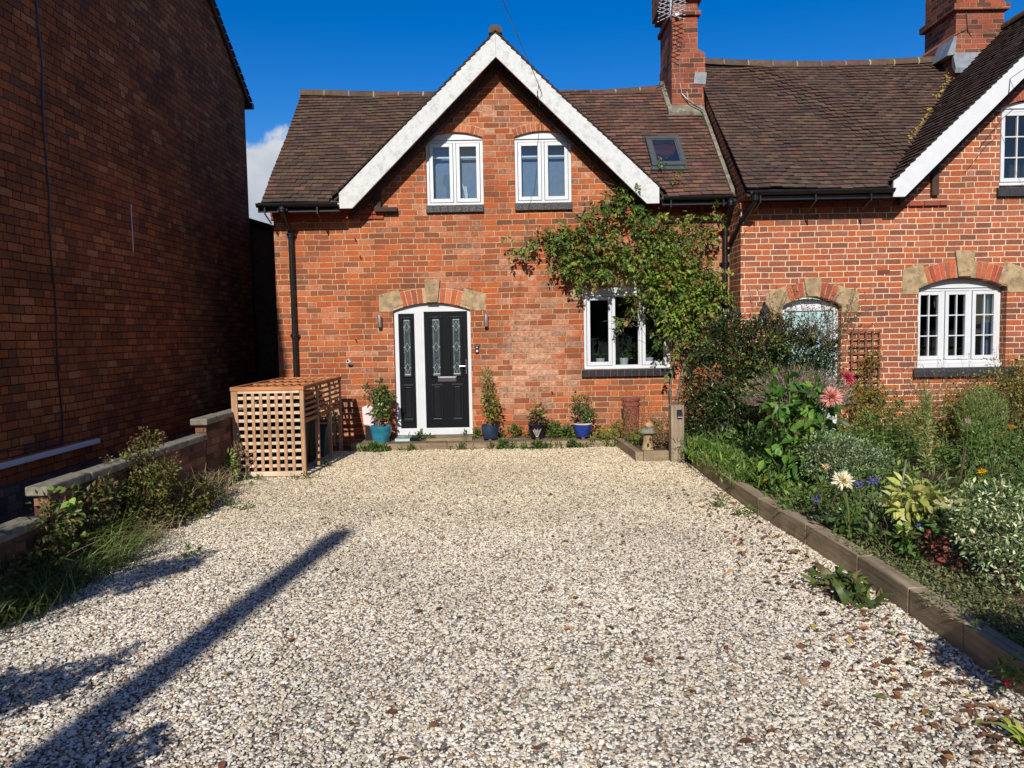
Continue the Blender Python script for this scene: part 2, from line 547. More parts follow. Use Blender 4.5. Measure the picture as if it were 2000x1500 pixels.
def leaves(name, P, D, L, W, C, mat, parent=None, shape='diamond', up=None, bend=1.0):
    """one mesh of leaves: P base points, D directions, L/W sizes, C colours"""
    P = np.asarray(P, float)
    n = len(P)
    D = unit(np.asarray(D, float))
    L = np.broadcast_to(np.asarray(L, float), (n,))
    W = np.broadcast_to(np.asarray(W, float), (n,))
    if up is None:
        up = np.tile(np.array([0.0, -0.25, 1.0]), (n, 1)) + rng.normal(0, 0.45, (n, 3))
    S = unit(np.cross(D, up))
    N = np.cross(S, D)
    T, F = LEAF[shape]
    k = len(T)
    V = (P[:, None, :] + D[:, None, :] * (T[None, :, 0:1] * L[:, None, None])
         + S[:, None, :] * (T[None, :, 1:2] * W[:, None, None]) + N[:, None, :] * (T[None, :, 2:3] * bend * L[:, None, None]))
    FF = (F[None, :, :] + (np.arange(n) * k)[:, None, None]).reshape(-1, 3)
    CC = np.repeat(np.asarray(C, float), k, axis=0)
    return np_mesh(name, V.reshape(-1, 3), FF, CC, mat, parent)


def pal(n, cols, jit=0.18, weights=None):
    cols = np.array(cols, float)
    w = None if weights is None else np.array(weights, float) / sum(weights)
    idx = rng.choice(len(cols), n, p=w)
    c = cols[idx] * (1 + rng.normal(0, jit, (n, 1)))
    return np.clip(c, 0.004, 0.95)


def ball(n):
    v = unit(rng.normal(0, 1, (n, 3)))
    return v * rng.random((n, 1)) ** (1 / 3)


def clumpy(blobs, nclump, per, crad, flat=(1, 1, 1), shell=0.55):
    """points in clumps spread through blobs [(x,y,z,r)]; returns points, outward directions, clump ids"""
    B = np.array(blobs, float)
    vol = B[:, 3] ** 2.2
    idx = rng.choice(len(B), nclump, p=vol / vol.sum())
    d = unit(rng.normal(0, 1, (nclump, 3)))
    rad = B[idx, 3:4] * (shell + (1 - shell) * rng.random((nclump, 1)))
    cc = B[idx, :3] + d * rad * np.array(flat)
    cid = np.repeat(np.arange(nclump), per)
    off = ball(nclump * per) * crad * (0.5 + rng.random((nclump, 1)).repeat(per, 0))
    P = cc[cid] + off
    D = unit(d[cid] * 0.7 + unit(off) * 0.8 + rng.normal(0, 0.5, (nclump * per, 3)))
    return P, D, cid, cc


def foliage(name, blobs, nclump, per, crad, size, cols, parent, mat=None, flat=(1, 1, 1), shape='diamond', wr=0.5, droop=0.0, jit=0.2, weights=None,
            zmin=0.03, shell=0.5, ymax=None):
    P, D, cid, cc = clumpy(blobs, nclump, per, crad, flat, shell)
    keep = P[:, 2] > zmin
    if ymax is not None:
        keep &= P[:, 1] < ymax
    P, D, cid = P[keep], D[keep], cid[keep]
    n = len(P)
    D[:, 2] -= droop
    C = pal(n, cols, jit, weights)
    cl = 0.72 + 0.56 * rng.random(nclump)
    C = C * cl[cid][:, None]
    L = size * (0.6 + 0.8 * rng.random(n))
    leaves(name, P, D, L, L * wr, C, mat or M['leaf'], parent, shape)
    return cc


def blades(name, P, D, L, W, cols, mat, parent, bend=2.0, jit=0.2):
    n = len(P)
    C = pal(n, cols, jit)
    return leaves(name, P, D, L, W, C, mat, parent, 'blade', up=rng.normal(0, 0.6, (n, 3)) + np.array([0, -0.5, 0.8]), bend=bend)


# ------------------------------------------------------------------ camera, light, world
cam = bpy.data.cameras.new('camera')
cam.sensor_width = 36.0
cam.lens = 27.0
cam.clip_end = 3000
cam.clip_start = 0.05
co = bpy.data.objects.new('camera', cam)
COL.objects.link(co)
scene.camera = co
pitch = math.atan(101 / 1500)
roll = math.radians(1.05)
fw = Vector((0, math.cos(pitch), -math.sin(pitch)))
up0 = Vector((0, math.sin(pitch), math.cos(pitch)))
r0 = Vector((1, 0, 0))
R_ = r0 * math.cos(roll) - up0 * math.sin(roll)
U_ = r0 * math.sin(roll) + up0 * math.cos(roll)
mw_ = Matrix((R_, U_, -fw)).transposed().to_4x4()
mw_.translation = Vector((0, 0, 1.72))
co.matrix_world = mw_

sun = bpy.data.lights.new('sun', 'SUN')
sun.energy = 5.0
sun.angle = math.radians(0.53)
sun.color = (1.0, 0.95, 0.88)
so = bpy.data.objects.new('sun', sun)
COL.objects.link(so)
sdir = Vector((math.sin(SUN_AZ) * math.cos(SUN_EL), math.cos(SUN_AZ) * math.cos(SUN_EL), -math.sin(SUN_EL)))
so.rotation_euler = sdir.to_track_quat('-Z', 'Y').to_euler()
so.location = (-3, -20, 15)

w = bpy.data.worlds.new('World')
scene.world = w
w.use_nodes = True
nt = w.node_tree
nt.nodes.clear()


def wn(typ, ins=None, **kw):
    nd = nt.nodes.new(typ)
    for k, v in kw.items():
        setattr(nd, k, v)
    for k, v in (ins or {}).items():
        if isinstance(v, bpy.types.NodeSocket):
            nt.links.new(v, nd.inputs[k])
        else:
            nd.inputs[k].default_value = v
    return nd


sky = wn('ShaderNodeTexSky', sky_type='NISHITA', sun_disc=False, sun_elevation=SUN_EL, sun_rotation=PI + SUN_AZ,
         air_density=1.0, dust_density=0.25, ozone_density=3.0, altitude=200)
hs = wn('ShaderNodeHueSaturation', {'Hue': 0.514, 'Saturation': 1.47, 'Value': 1.5, 'Color': sky.outputs[0]})
tcw = wn('ShaderNodeTexCoord')
# a bank of cloud low in the north-west
nrm = wn('ShaderNodeVectorMath', {0: tcw.outputs['Generated']}, operation='NORMALIZE')
sx = wn('ShaderNodeSeparateXYZ', {0: nrm.outputs[0]})
az = wn('ShaderNodeMath', {0: sx.outputs[0], 1: sx.outputs[1]}, operation='ARCTAN2')
cn = wn('ShaderNodeTexNoise', {'Vector': nrm.outputs[0], 'Scale': 13.0, 'Detail': 7.0, 'Roughness': 0.55})
# height of cloud top varies along azimuth
cb = wn('ShaderNodeMath', {0: cn.outputs[0], 1: 0.20, 2: 0.128}, operation='MULTIPLY_ADD')
dz = wn('ShaderNodeMath', {0: cb.outputs[0], 1: sx.outputs[2]}, operation='SUBTRACT')
cf = wn('ShaderNodeMapRange', {0: dz.outputs[0], 1: -0.008, 2: 0.018, 3: 0.0, 4: 1.0}, interpolation_type='SMOOTHSTEP')
azm = wn('ShaderNodeMapRange', {0: az.outputs[0], 1: -0.16, 2: -0.27, 3: 0.0, 4: 1.0}, interpolation_type='SMOOTHSTEP')
cfa = wn('ShaderNodeMath', {0: cf.outputs[0], 1: azm.outputs[0]}, operation='MULTIPLY')
cn2 = wn('ShaderNodeTexNoise', {'Vector': nrm.outputs[0], 'Scale': 22.0, 'Detail': 6.0})
shade = wn('ShaderNodeMath', {0: dz.outputs[0], 1: -4.2, 2: 0.95}, operation='MULTIPLY_ADD')
sh2 = wn('ShaderNodeMath', {0: cn2.outputs[0], 1: 0.9, 2: -0.45}, operation='MULTIPLY_ADD')
sh3 = wn('ShaderNodeMath', {0: shade.outputs[0], 1: sh2.outputs[0]}, operation='ADD')
ccol = wn('ShaderNodeMix', {0: sh3.outputs[0]}, data_type='RGBA')
ccol.inputs[6].default_value = (2.3, 3.2, 4.8, 1)
ccol.inputs[7].default_value = (8.6, 9.0, 9.6, 1)
# unseen scattered cloud added behind the camera to make the skylight less blue
cs = wn('ShaderNodeTexNoise', {'Vector': nrm.outputs[0], 'Scale': 2.6, 'Detail': 7.0, 'Roughness': 0.55})
csm = wn('ShaderNodeMapRange', {0: cs.outputs[0], 1: 0.48, 2: 0.64, 3: 0.0, 4: 1.0}, interpolation_type='SMOOTHSTEP')
sth = wn('ShaderNodeMapRange', {0: sx.outputs[1], 1: 0.05, 2: -0.3, 3: 0.0, 4: 0.85}, interpolation_type='SMOOTHSTEP')
csf = wn('ShaderNodeMath', {0: csm.outputs[0], 1: sth.outputs[0]}, operation='MULTIPLY')
skc = wn('ShaderNodeMix', {0: csf.outputs[0], 6: hs.outputs[0]}, data_type='RGBA')
skc.inputs[7].default_value = (5.2, 5.0, 4.7, 1)
mixc = wn('ShaderNodeMix', {0: cfa.outputs[0], 6: skc.outputs[2], 7: ccol.outputs[2]}, data_type='RGBA')
bg = wn('ShaderNodeBackground', {0: mixc.outputs[2], 1: 0.078})
wo = wn('ShaderNodeOutputWorld', {0: bg.outputs[0]})

scene.view_settings.view_transform = 'Standard'
scene.view_settings.look = 'None'
scene.view_settings.exposure = 0
scene.view_settings.gamma = 1
scene.cycles.max_bounces = 8
scene.cycles.transparent_max_bounces = 12
try:
    scene.cycles.use_denoising = True
except Exception:
    pass


M['seal'] = plain('grey_gap_shade', lin(70, 72, 74), 0.8)  # dark grey strips painted in as the shadow gaps of the window frames
# ------------------------------------------------------------------ walls with openings
def arc(x0, x1, z, rise, n=14):
    """points of a segmental arch from (x0,z) to (x1,z)"""
    h = (x1 - x0) / 2
    R = (h * h + rise * rise) / (2 * rise)
    cx, cz = (x0 + x1) / 2, z + rise - R
    a0 = math.atan2(z - cz, x0 - cx)
    a1 = math.atan2(z - cz, x1 - cx)
    return [(cx + R * math.cos(a0 + (a1 - a0) * i / n), cz + R * math.sin(a0 + (a1 - a0) * i / n)) for i in range(n + 1)], (cx, cz, R)


def wall_poly(name, outer, holes, y0, th, mat, parent):
    """a wall in the xz plane with holes, from y0 (front face) back by th"""
    cu = bpy.data.curves.new(name + '_outline', 'CURVE')
    cu.dimensions = '2D'
    cu.fill_mode = 'BOTH'
    cu.extrude = th / 2
    for poly in [outer] + holes:
        sp = cu.splines.new('POLY')
        sp.points.add(len(poly) - 1)
        for p, (a, b) in zip(sp.points, poly):
            p.co = (a, b, 0, 1)
        sp.use_cyclic_u = True
    tmp = bpy.data.objects.new('outline', cu)
    COL.objects.link(tmp)
    dg = bpy.context.evaluated_depsgraph_get()
    me = bpy.data.meshes.new_from_object(tmp.evaluated_get(dg))
    bpy.data.objects.remove(tmp)
    bpy.data.curves.remove(cu)
    me.name = name
    for v in me.vertices:
        a, b, c = v.co
        v.co = (a, y0 + th / 2 - c, b)
    bm = bmesh.new()
    bm.from_mesh(me)
    bmesh.ops.remove_doubles(bm, verts=bm.verts, dist=1e-5)
    bmesh.ops.recalc_face_normals(bm, faces=bm.faces)
    bm.to_mesh(me)
    bm.free()
    me.materials.clear()
    me.materials.append(mat)
    for p in me.polygons:
        p.material_index = 0
        p.use_smooth = False
    o = bpy.data.objects.new(name, me)
    COL.objects.link(o)
    if parent:
        adopt(o, parent)
    return o


LIFT = 0.03


def opening(x0, x1, z0, z1, rise, lift=0.0):
    a, _ = arc(x0, x1, z1 + lift, rise - lift)
    return [(x0, z0), (x1, z0)] + a[::-1]


BRICKS = [lin(182, 99, 62), lin(174, 94, 62), lin(186, 108, 74), lin(170, 90, 62), lin(192, 116, 82)]
BRICKS_R = [lin(178, 92, 66), lin(168, 84, 60), lin(188, 100, 72), lin(156, 80, 60)]


def brick_arch(parent, x0, x1, z, rise, h, Y, n, cols, mort, key=None, skip=None, proud=0.006, half=0):
    """radiating bricks over an opening; key=(half width, top z, drop) leaves room for the keystone"""
    _, (cx, cz, R) = arc(x0, x1, z, rise)
    a0 = math.atan2(z - cz, x0 - cx)
    a1 = math.atan2(z - cz, x1 - cx)
    m = MB()
    pts = [(cx + r * math.cos(a0 + (a1 - a0) * i / 20), cz + r * math.sin(a0 + (a1 - a0) * i / 20)) for r, rev in ((R + 0.001, 0), (R + h, 1))
           for i in (range(21) if not rev else range(20, -1, -1))]
    bk = MB()
    for i in (range(20) if skip is None else (range(10, 20) if half else range(10))):
        q = [pts[i], pts[i + 1], pts[40 - i], pts[41 - i]]
        bk.prism(q, 'y', Y - 0.0025, Y + 0.01)
    b = MB()
    for i in range(n):
        t0 = a0 + (a1 - a0) * (i + 0.07) / n
        t1 = a0 + (a1 - a0) * (i + 0.93) / n
        tm = (t0 + t1) / 2
        xm = cx + (R + h / 2) * math.cos(tm)
        if skip and skip(xm):
            continue
        b.col = tuple(c * random.uniform(0.78, 1.12) for c in random.choice(cols))
        r0_, r1_ = R + 0.004, R + h - random.uniform(0.004, 0.012)
        q = [(cx + r0_ * math.cos(t0), cz + r0_ * math.sin(t0)), (cx + r0_ * math.cos(t1), cz + r0_ * math.sin(t1)),
             (cx + r1_ * math.cos(t1), cz + r1_ * math.sin(t1)), (cx + r1_ * math.cos(t0), cz + r1_ * math.sin(t0))]
        b.prism(q, 'y', Y - proud - random.uniform(0, 0.003), Y + 0.05)
    o = b.build('brick_arch', M['voussoir'], parent, bevel=0.002)
    bk.build('arch_mortar', mort, o)
    return o


def arch_pair(parent, x0, x1, z, rise, h, Y, n, cols, mort, skip):
    xm_ = (x0 + x1) / 2
    brick_arch(parent, x0, x1, z, rise, h, Y, n, cols, mort, skip=lambda x: skip(x) or x > xm_)
    brick_arch(parent, x0, x1, z, rise, h, Y - 0.0004, n, cols, mort, skip=lambda x: skip(x) or x < xm_, half=1)


def stone_block(name, parent, poly, Y, proud=0.012, depth=0.1):
    return MB().prism(poly, 'y', Y - proud, Y + depth).build(name, M['stone'], parent, bevel=0.006)


def sill(parent, x0, x1, z0, z1, Y, proud=0.055, brick=True, n=None):
    s = MB()
    if brick:
        n = n or max(3, round((x1 - x0) / 0.112))
        wd = (x1 - x0) / n
        for i in range(n):
            k = random.uniform(0.7, 1.3)
            s.box(x0 + i * wd + 0.003, x0 + (i + 1) * wd - 0.003, Y - proud - random.uniform(0, 0.004), Y + 0.06, z0, z1)
        o = s.build('sill', M['sill_blue'], parent, bevel=0.006)
        MB().box(x0 + 0.004, x1 - 0.004, Y - proud + 0.006, Y + 0.055, z0 + 0.004, z1 - 0.005).build('sill_joints', M['mortar_dark'], o)
        return o
    wd = (x1 - x0) / 7
    for i in range(7):
        q = [(Y + 0.06, z0), (Y - proud, z0), (Y - proud, z1 - 0.05), (Y - proud + 0.02, z1 - 0.02), (Y - 0.01, z1), (Y + 0.06, z1)]
        s.prism(q, 'x', x0 + i * wd + 0.0015, x0 + (i + 1) * wd - 0.0015)
    return s.build('sill', M['sill_black'], parent, bevel=0.004)


def window(parent, x0, x1, z0, z1, Y, lights, rise=0.1, rec=0.055, grid=None, glass='glass', fixed=(), label=None, arched_top=True, room='room', rdepth=0.5):
    """white window: outer frame with arched head; casements and panes are its parts"""
    f = MB()
    bd = 0.045
    y0, y1 = Y + rec, Y + rec + 0.07
    f.box(x0, x0 + bd, y0, y1, z0, z1)
    f.box(x1 - bd, x1, y0, y1, z0, z1)
    f.box(x0 + bd, x1 - bd, y0, y1, z0, z0 + bd)
    f.box(x0 + bd, x1 - bd, y0, y1, z1 - bd * 0.8, z1)
    a, _ = arc(x0 + 0.001, x1 - 0.001, z1 + LIFT, rise - LIFT - 0.001)
    f.prism([(x0 + 0.001, z1 + 0.007), (x1 - 0.001, z1 + 0.007)] + a[::-1], 'y', y0 - 0.012, y1)
    f.box(x0 + 0.002, x1 - 0.002, y0 - 0.022, y0 + 0.02, z1 + 0.004, z1 + 0.016)
    f.box(x0 + 0.005, x1 - 0.005, y0 - 0.03, y0 - 0.0005, z0 + 0.0, z0 + 0.028)
    n = lights
    gap_strips = MB()
    gap_strips.box(x0 + 0.002, x1 - 0.002, y0 + 0.008, y0 + 0.05, z1 + 0.0004, z1 + 0.0066)
    wd = (x1 - x0 - 2 * bd) / n
    for i in range(1, n):
        xm = x0 + bd + wd * i
        f.box(xm - 0.02, xm + 0.02, y0, y1, z0 + bd, z1 - bd * 0.8)
    wobj = f.build('window', M['upvc'], parent, bevel=0.004)
    if label:
        wobj['label'] = label
    for i in range(n):
        gp = 0.001 if i in fixed else 0.007
        a0 = x0 + bd + wd * i + (0.02 if i else 0) + gp
        a1 = x0 + bd + wd * (i + 1) - (0.02 if i < n - 1 else 0) - gp
        c = MB()
        cz0, cz1 = z0 + bd + gp, z1 - bd * 0.8 - gp
        if i in fixed:
            b2 = 0.012
            c.ring(a0, a1, cz0, cz1, b2, y0 + 0.02, y1 - 0.01)
        else:
            b2 = 0.052
            c.ring(a0, a1, cz0, cz1, b2, y0 - 0.014, y1 - 0.02)
            gap_strips.ring(a0 - gp, a1 + gp, cz0 - gp, cz1 + gp, gp + 0.004, y0 + 0.012, y0 + 0.018)
            c.box(a0 + b2, a1 - b2, y0 - 0.004, y0 + 0.03, cz0 + b2, cz0 + b2 + 0.006)
        if grid:
            cx_, rz_ = grid
            for k in range(1, cx_):
                xx = a0 + b2 + (a1 - a0 - 2 * b2) * k / cx_
                c.box(xx - 0.009, xx + 0.009, y0 - 0.004, y1 - 0.03, cz0 + b2, cz1 - b2)
            for k in range(1, rz_):
                zz = cz0 + b2 + (cz1 - cz0 - 2 * b2) * k / rz_
                c.box(a0 + b2, a1 - b2, y0 - 0.0035, y1 - 0.031, zz - 0.009, zz + 0.009)
        # hinges
        if i == 0 and not grid:
            c.box(a0 + 0.004, a0 + 0.014, y0 - 0.024, y0 - 0.013, cz0 + 0.1, cz0 + 0.2)
            c.box(a0 + 0.004, a0 + 0.014, y0 - 0.024, y0 - 0.013, cz1 - 0.2, cz1 - 0.1)
        c.build('casement', M['upvc'], wobj, bevel=0.004)
        q = MB()
        t = random.uniform(-0.004, 0.004)
        q.add([(a0 + b2 - 0.004, y0 + 0.026 + t, cz0 + b2 - 0.004), (a1 - b2 + 0.004, y0 + 0.026 - t, cz0 + b2 - 0.004),
               (a1 - b2 + 0.004, y0 + 0.026 - t, cz1 - b2 + 0.004), (a0 + b2 - 0.004, y0 + 0.026 + t, cz1 - b2 + 0.004)], [(0, 1, 2, 3)])
        q.build('pane', M[glass], wobj, fixn=False)
    if gap_strips.v:
        gap_strips.build('seal', M['seal'], wobj)
    # the room behind
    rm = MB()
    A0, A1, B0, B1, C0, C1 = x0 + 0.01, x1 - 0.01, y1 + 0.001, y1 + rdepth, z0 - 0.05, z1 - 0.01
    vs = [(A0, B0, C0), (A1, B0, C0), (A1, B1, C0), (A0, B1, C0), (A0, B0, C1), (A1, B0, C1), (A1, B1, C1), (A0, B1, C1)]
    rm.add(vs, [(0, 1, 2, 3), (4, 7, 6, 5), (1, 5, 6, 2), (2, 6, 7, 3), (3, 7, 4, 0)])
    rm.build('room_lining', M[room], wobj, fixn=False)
    return wobj


TILES = [lin(92, 72, 60), lin(86, 67, 56), lin(98, 76, 63), lin(82, 64, 55), lin(102, 78, 64), lin(90, 68, 57), lin(76, 62, 55)]
TILES_N = [lin(108, 78, 64), lin(100, 72, 60), lin(116, 84, 68), lin(94, 70, 60), lin(88, 68, 58), lin(122, 88, 72), lin(104, 76, 64)]


def tiles(m, O, U, S, width, length, cols, keep=None, gauge=0.102, tw=0.168, seed=1, wav=0.012, jit=1.0, th=0.02):
    """lay plain clay tiles on a plane: O eave corner, U along the eave, S up the slope"""
    r = random.Random(seed)
    O, U, S = Vector(O), Vector(U).normalized(), Vector(S).normalized()
    N = U.cross(S).normalized()
    if N.z < 0:
        N = -N
    rows = int(length / gauge) + 1
    ph = r.uniform(0, 6)
    for i in range(rows):
        s0 = i * gauge + r.uniform(-0.004, 0.004)
        off = (tw / 2 if i % 2 else 0) + r.uniform(-0.008, 0.008)
        n = int(width / tw) + 2
        for j in range(-1, n):
            u0 = j * tw + off
            u1 = u0 + tw - 0.004
            u0c, u1c = max(u0, 0.0), min(u1, width)
            if u1c - u0c < 0.02:
                continue
            um = (u0c + u1c) / 2
            if keep and not keep(um, s0 + gauge / 2):
                continue
            sag = wav * (math.sin(um * 1.7 + ph) * math.sin(s0 * 1.3 + ph) + 0.5 * math.sin(um * 4.1 + s0 * 2.2))
            slip = r.uniform(-0.005, 0.005) * jit - (0.02 if r.random() < 0.012 else 0)
            lo = 0.03 + sag + r.uniform(-0.003, 0.004) * jit
            hi = 0.008 + sag
            tl = r.uniform(-0.003, 0.003) * jit
            sA, sB = s0 + slip, min(s0 + gauge * 1.25, length + 0.02)
            m.col = tuple(c * r.uniform(0.9, 1.1) for c in r.choice(cols))

            def P(u, s, h):
                return O + U * u + S * s + N * h
            m.add([P(u0c, sA, lo + tl), P(u1c, sA, lo - tl), P(u1c, sB, hi), P(u0c, sB, hi)], [(0, 1, 2, 3)])
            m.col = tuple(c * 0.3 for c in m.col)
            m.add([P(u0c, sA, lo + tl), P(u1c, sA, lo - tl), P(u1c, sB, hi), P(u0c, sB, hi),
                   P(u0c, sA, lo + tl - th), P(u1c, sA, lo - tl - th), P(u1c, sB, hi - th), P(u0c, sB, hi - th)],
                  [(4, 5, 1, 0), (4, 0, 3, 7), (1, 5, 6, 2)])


def ridge(m, pts, r=0.11, seg=0.44, col=None, sag=0.0):
    """half-round ridge tiles from pts[0] to pts[1] with pale mortar joints"""
    a, b = Vector(pts[0]), Vector(pts[1])
    d = b - a
    n = max(1, round(d.length / seg))
    d1 = d.normalized()
    side = d1.cross(Vector((0, 0, 1))).normalized()
    upv = Vector((0, 0, 1))
    for i in range(n):
        p0, p1 = a + d * (i / n), a + d * ((i + 1) / n)
        z0 = -sag * math.sin(PI * i / n) + random.uniform(-0.006, 0.006)
        z1 = -sag * math.sin(PI * (i + 1) / n)
        m.col = tuple(c * random.uniform(0.85, 1.15) for c in (col or lin(92, 72, 61)))
        for (q0, q1, rr, cc) in ((p0 + d1 * 0.012, p1 - d1 * 0.012, r, None), (p1 - d1 * 0.014, p1 + d1 * 0.012, r + (0.003 if random.random() < 0.7 else -0.004), lin(190, 176, 150))):
            if cc:
                m.col = tuple(c * random.uniform(0.3, 0.8) for c in cc)
            vs = []
            for (q, zz) in ((q0, z0), (q1, z1)):
                for k in range(9):
                    t = PI * (k / 8) * 1.2 - PI * 0.1
                    vs.append(q + Vector((0, 0, zz)) + side * (rr * math.cos(t)) + upv * (rr * math.sin(t) * 0.9))
            m.add(vs, [(k, k + 1, k + 10, k + 9) for k in range(8)] + [tuple(range(9)), tuple(range(17, 8, -1))])


# ------------------------------------------------------------------ the ground
gd = MB()
gd.add([(-300, -300, -0.02), (300, -300, -0.02), (300, 600, -0.02), (-300, 600, -0.02)], [(0, 1, 2, 3)])
tag(gd.build('ground', M['soil'], fixn=False), 'bare brown earth under the houses and gardens', None, kind='structure')

# driveway bed
g = G('gravel_bed_stones')
vor = g.n('ShaderNodeTexVoronoi', {'Vector': g.obj(), 'Scale': 48.0, 'Randomness': 1.0})
vr = g.xyz(vor.outputs['Color'])
c = g.ramp(vr[0], [(0.0, lin(104, 98, 90)), (0.25, lin(140, 132, 124)), (0.45, lin(170, 150, 122)), (0.7, lin(190, 176, 150)), (1.0, lin(206, 198, 182))])
c = g.scale_col(c, g.smooth(vor.outputs['Distance'], 0.0, 0.7, 1.0, 0.35))
g.base(c)
g.p(Roughness=0.9)
g.bump(g.math('SUBTRACT', 1.0, vor.outputs['Distance']), 0.01)
M['gravel_bed'] = g.m
DRIVE = [(-3.42, -1.0), (2.34, -1.0), (2.34, 3.9), (2.30, 6.2), (2.22, 7.2), (2.22, 9.9), (1.68, 9.95), (1.62, 11.27), (-3.5, 11.27), (-3.45, 5.4)]
dv = MB()
dv.add([(x, y, 0.0) for x, y in DRIVE], [tuple(range(len(DRIVE)))])
tag(dv.build('driveway', M['gravel_bed'], fixn=False), 'pale gravel driveway in front of the brick house', None, kind='structure')

# pebbles, spread with geometry nodes: nobody could count them
g = G('pebble')
oi = g.n('ShaderNodeObjectInfo')
pr = oi.outputs['Random']
c = g.ramp(pr, [(0.0, lin(112, 110, 110)), (0.07, lin(144, 141, 140)), (0.16, lin(172, 167, 160)), (0.22, lin(150, 118, 92)), (0.28, lin(190, 168, 140)),
                (0.36, lin(208, 197, 173)), (0.55, lin(221, 213, 196)), (0.8, lin(230, 226, 216)), (1.0, lin(240, 238, 232))])
_, gy, _ = g.xyz(g.n('ShaderNodeNewGeometry').outputs['Position'])
warm = g.smooth(gy, 4.0, 9.5, 0.0, 1.0)
c = g.mix(1.0, c, (1.0, 0.965, 0.91), 'MULTIPLY')
c = g.mix(warm, c, g.mix(1.0, c, (1.0, 0.94, 0.80), 'MULTIPLY'))
c = g.scale_col(c, g.smooth(g.noise(60, 3), 0.3, 0.7, 0.85, 1.1))
c = g.scale_col(c, g.smooth(g.noise(0.6, 4, vec=g.n('ShaderNodeNewGeometry').outputs['Position']), 0.3, 0.7, 0.82, 1.05))
g.base(c)
g.p(Roughness=0.75)
g.b.inputs['Specular IOR Level'].default_value = 0.3
M['pebble'] = g.m


def pebble_nodes():
    ng = bpy.data.node_groups.new('spread_pebbles', 'GeometryNodeTree')
    ng.interface.new_socket('Geometry', in_out='INPUT', socket_type='NodeSocketGeometry')
    ng.interface.new_socket('Geometry', in_out='OUTPUT', socket_type='NodeSocketGeometry')
    N = ng.nodes.new
    Lk = ng.links.new
    gi, go = N('NodeGroupInput'), N('NodeGroupOutput')
    parts = []
    for k, (dens, smin, smax, zz, seed) in enumerate([(5400, 0.0048, 0.0086, 0.002, 1), (900, 0.007, 0.0118, 0.003, 2), (50, 0.011, 0.018, 0.005, 3)]):
        dp = N('GeometryNodeDistributePointsOnFaces')
        dp.inputs['Density'].default_value = dens
        dp.inputs['Seed'].default_value = seed
        Lk(gi.outputs[0], dp.inputs[0])
        ico = N('GeometryNodeMeshIcoSphere')
        ico.inputs[0].default_value = 1.0
        ico.inputs[1].default_value = 2
        nz = N('ShaderNodeTexNoise')
        nz.inputs['Scale'].default_value = 0.9
        sub = N('ShaderNodeVectorMath')
        sub.operation = 'SUBTRACT'
        sub.inputs[1].default_value = (0.5, 0.5, 0.5)
        Lk(nz.outputs['Color'], sub.inputs[0])
        mul = N('ShaderNodeVectorMath')
        mul.operation = 'SCALE'
        mul.inputs['Scale'].default_value = 1.1
        Lk(sub.outputs[0], mul.inputs[0])
        sp = N('GeometryNodeSetPosition')
        Lk(ico.outputs[0], sp.inputs['Geometry'])
        Lk(mul.outputs[0], sp.inputs['Offset'])
        sm = N('GeometryNodeSetMaterial')
        sm.inputs['Material'].default_value = M['pebble']
        Lk(sp.outputs[0], sm.inputs[0])
        ip = N('GeometryNodeInstanceOnPoints')
        Lk(dp.outputs[0], ip.inputs['Points'])
        Lk(sm.outputs[0], ip.inputs['Instance'])
        rv = N('FunctionNodeRandomValue')
        rv.data_type = 'FLOAT_VECTOR'
        rv.inputs[0].default_value = (-0.38, -0.38, 0)
        rv.inputs[1].default_value = (0.38, 0.38, 6.283)
        rv.inputs['Seed'].default_value = seed
        Lk(rv.outputs[0], ip.inputs['Rotation'])
        rs = N('FunctionNodeRandomValue')
        rs.data_type = 'FLOAT_VECTOR'
        rs.inputs[0].default_value = (smin, smin * 0.8, smin * 0.4)
        rs.inputs[1].default_value = (smax * 1.3, smax, smax * 0.6)
        rs.inputs['Seed'].default_value = seed + 7
        Lk(rs.outputs[0], ip.inputs['Scale'])
        tr = N('GeometryNodeTranslateInstances')
        rt = N('FunctionNodeRandomValue')
        rt.data_type = 'FLOAT_VECTOR'
        rt.inputs[0].default_value = (0, 0, 0.0)
        rt.inputs[1].default_value = (0, 0, zz * 2)
        Lk(rt.outputs[0], tr.inputs['Translation'])
        tr.inputs['Local Space'].default_value = False
        Lk(ip.outputs[0], tr.inputs[0])
        parts.append(tr)
    j = N('GeometryNodeJoinGeometry')
    for t in parts:
        Lk(t.outputs[0], j.inputs[0])
    Lk(j.outputs[0], go.inputs[0])
    return ng


pg = MB()
PEB = [(-1.95, 2.1), (1.75, 2.1), (2.34, 2.8), (2.34, 3.9), (2.30, 6.2), (2.22, 7.2), (2.24, 9.95), (1.66, 9.95), (1.6, 11.3), (-3.5, 11.3), (-3.45, 5.4), (-3.42, 4.0)]
pg.add([(x, y, 0.004) for x, y in PEB], [tuple(range(len(PEB)))])
gv = pg.build('gravel', M['pebble'], fixn=False)
md = gv.modifiers.new('pebbles', 'NODES')
md.node_group = pebble_nodes()
tag(gv, 'loose cream white grey and brown gravel on the driveway', 'gravel', kind='stuff')

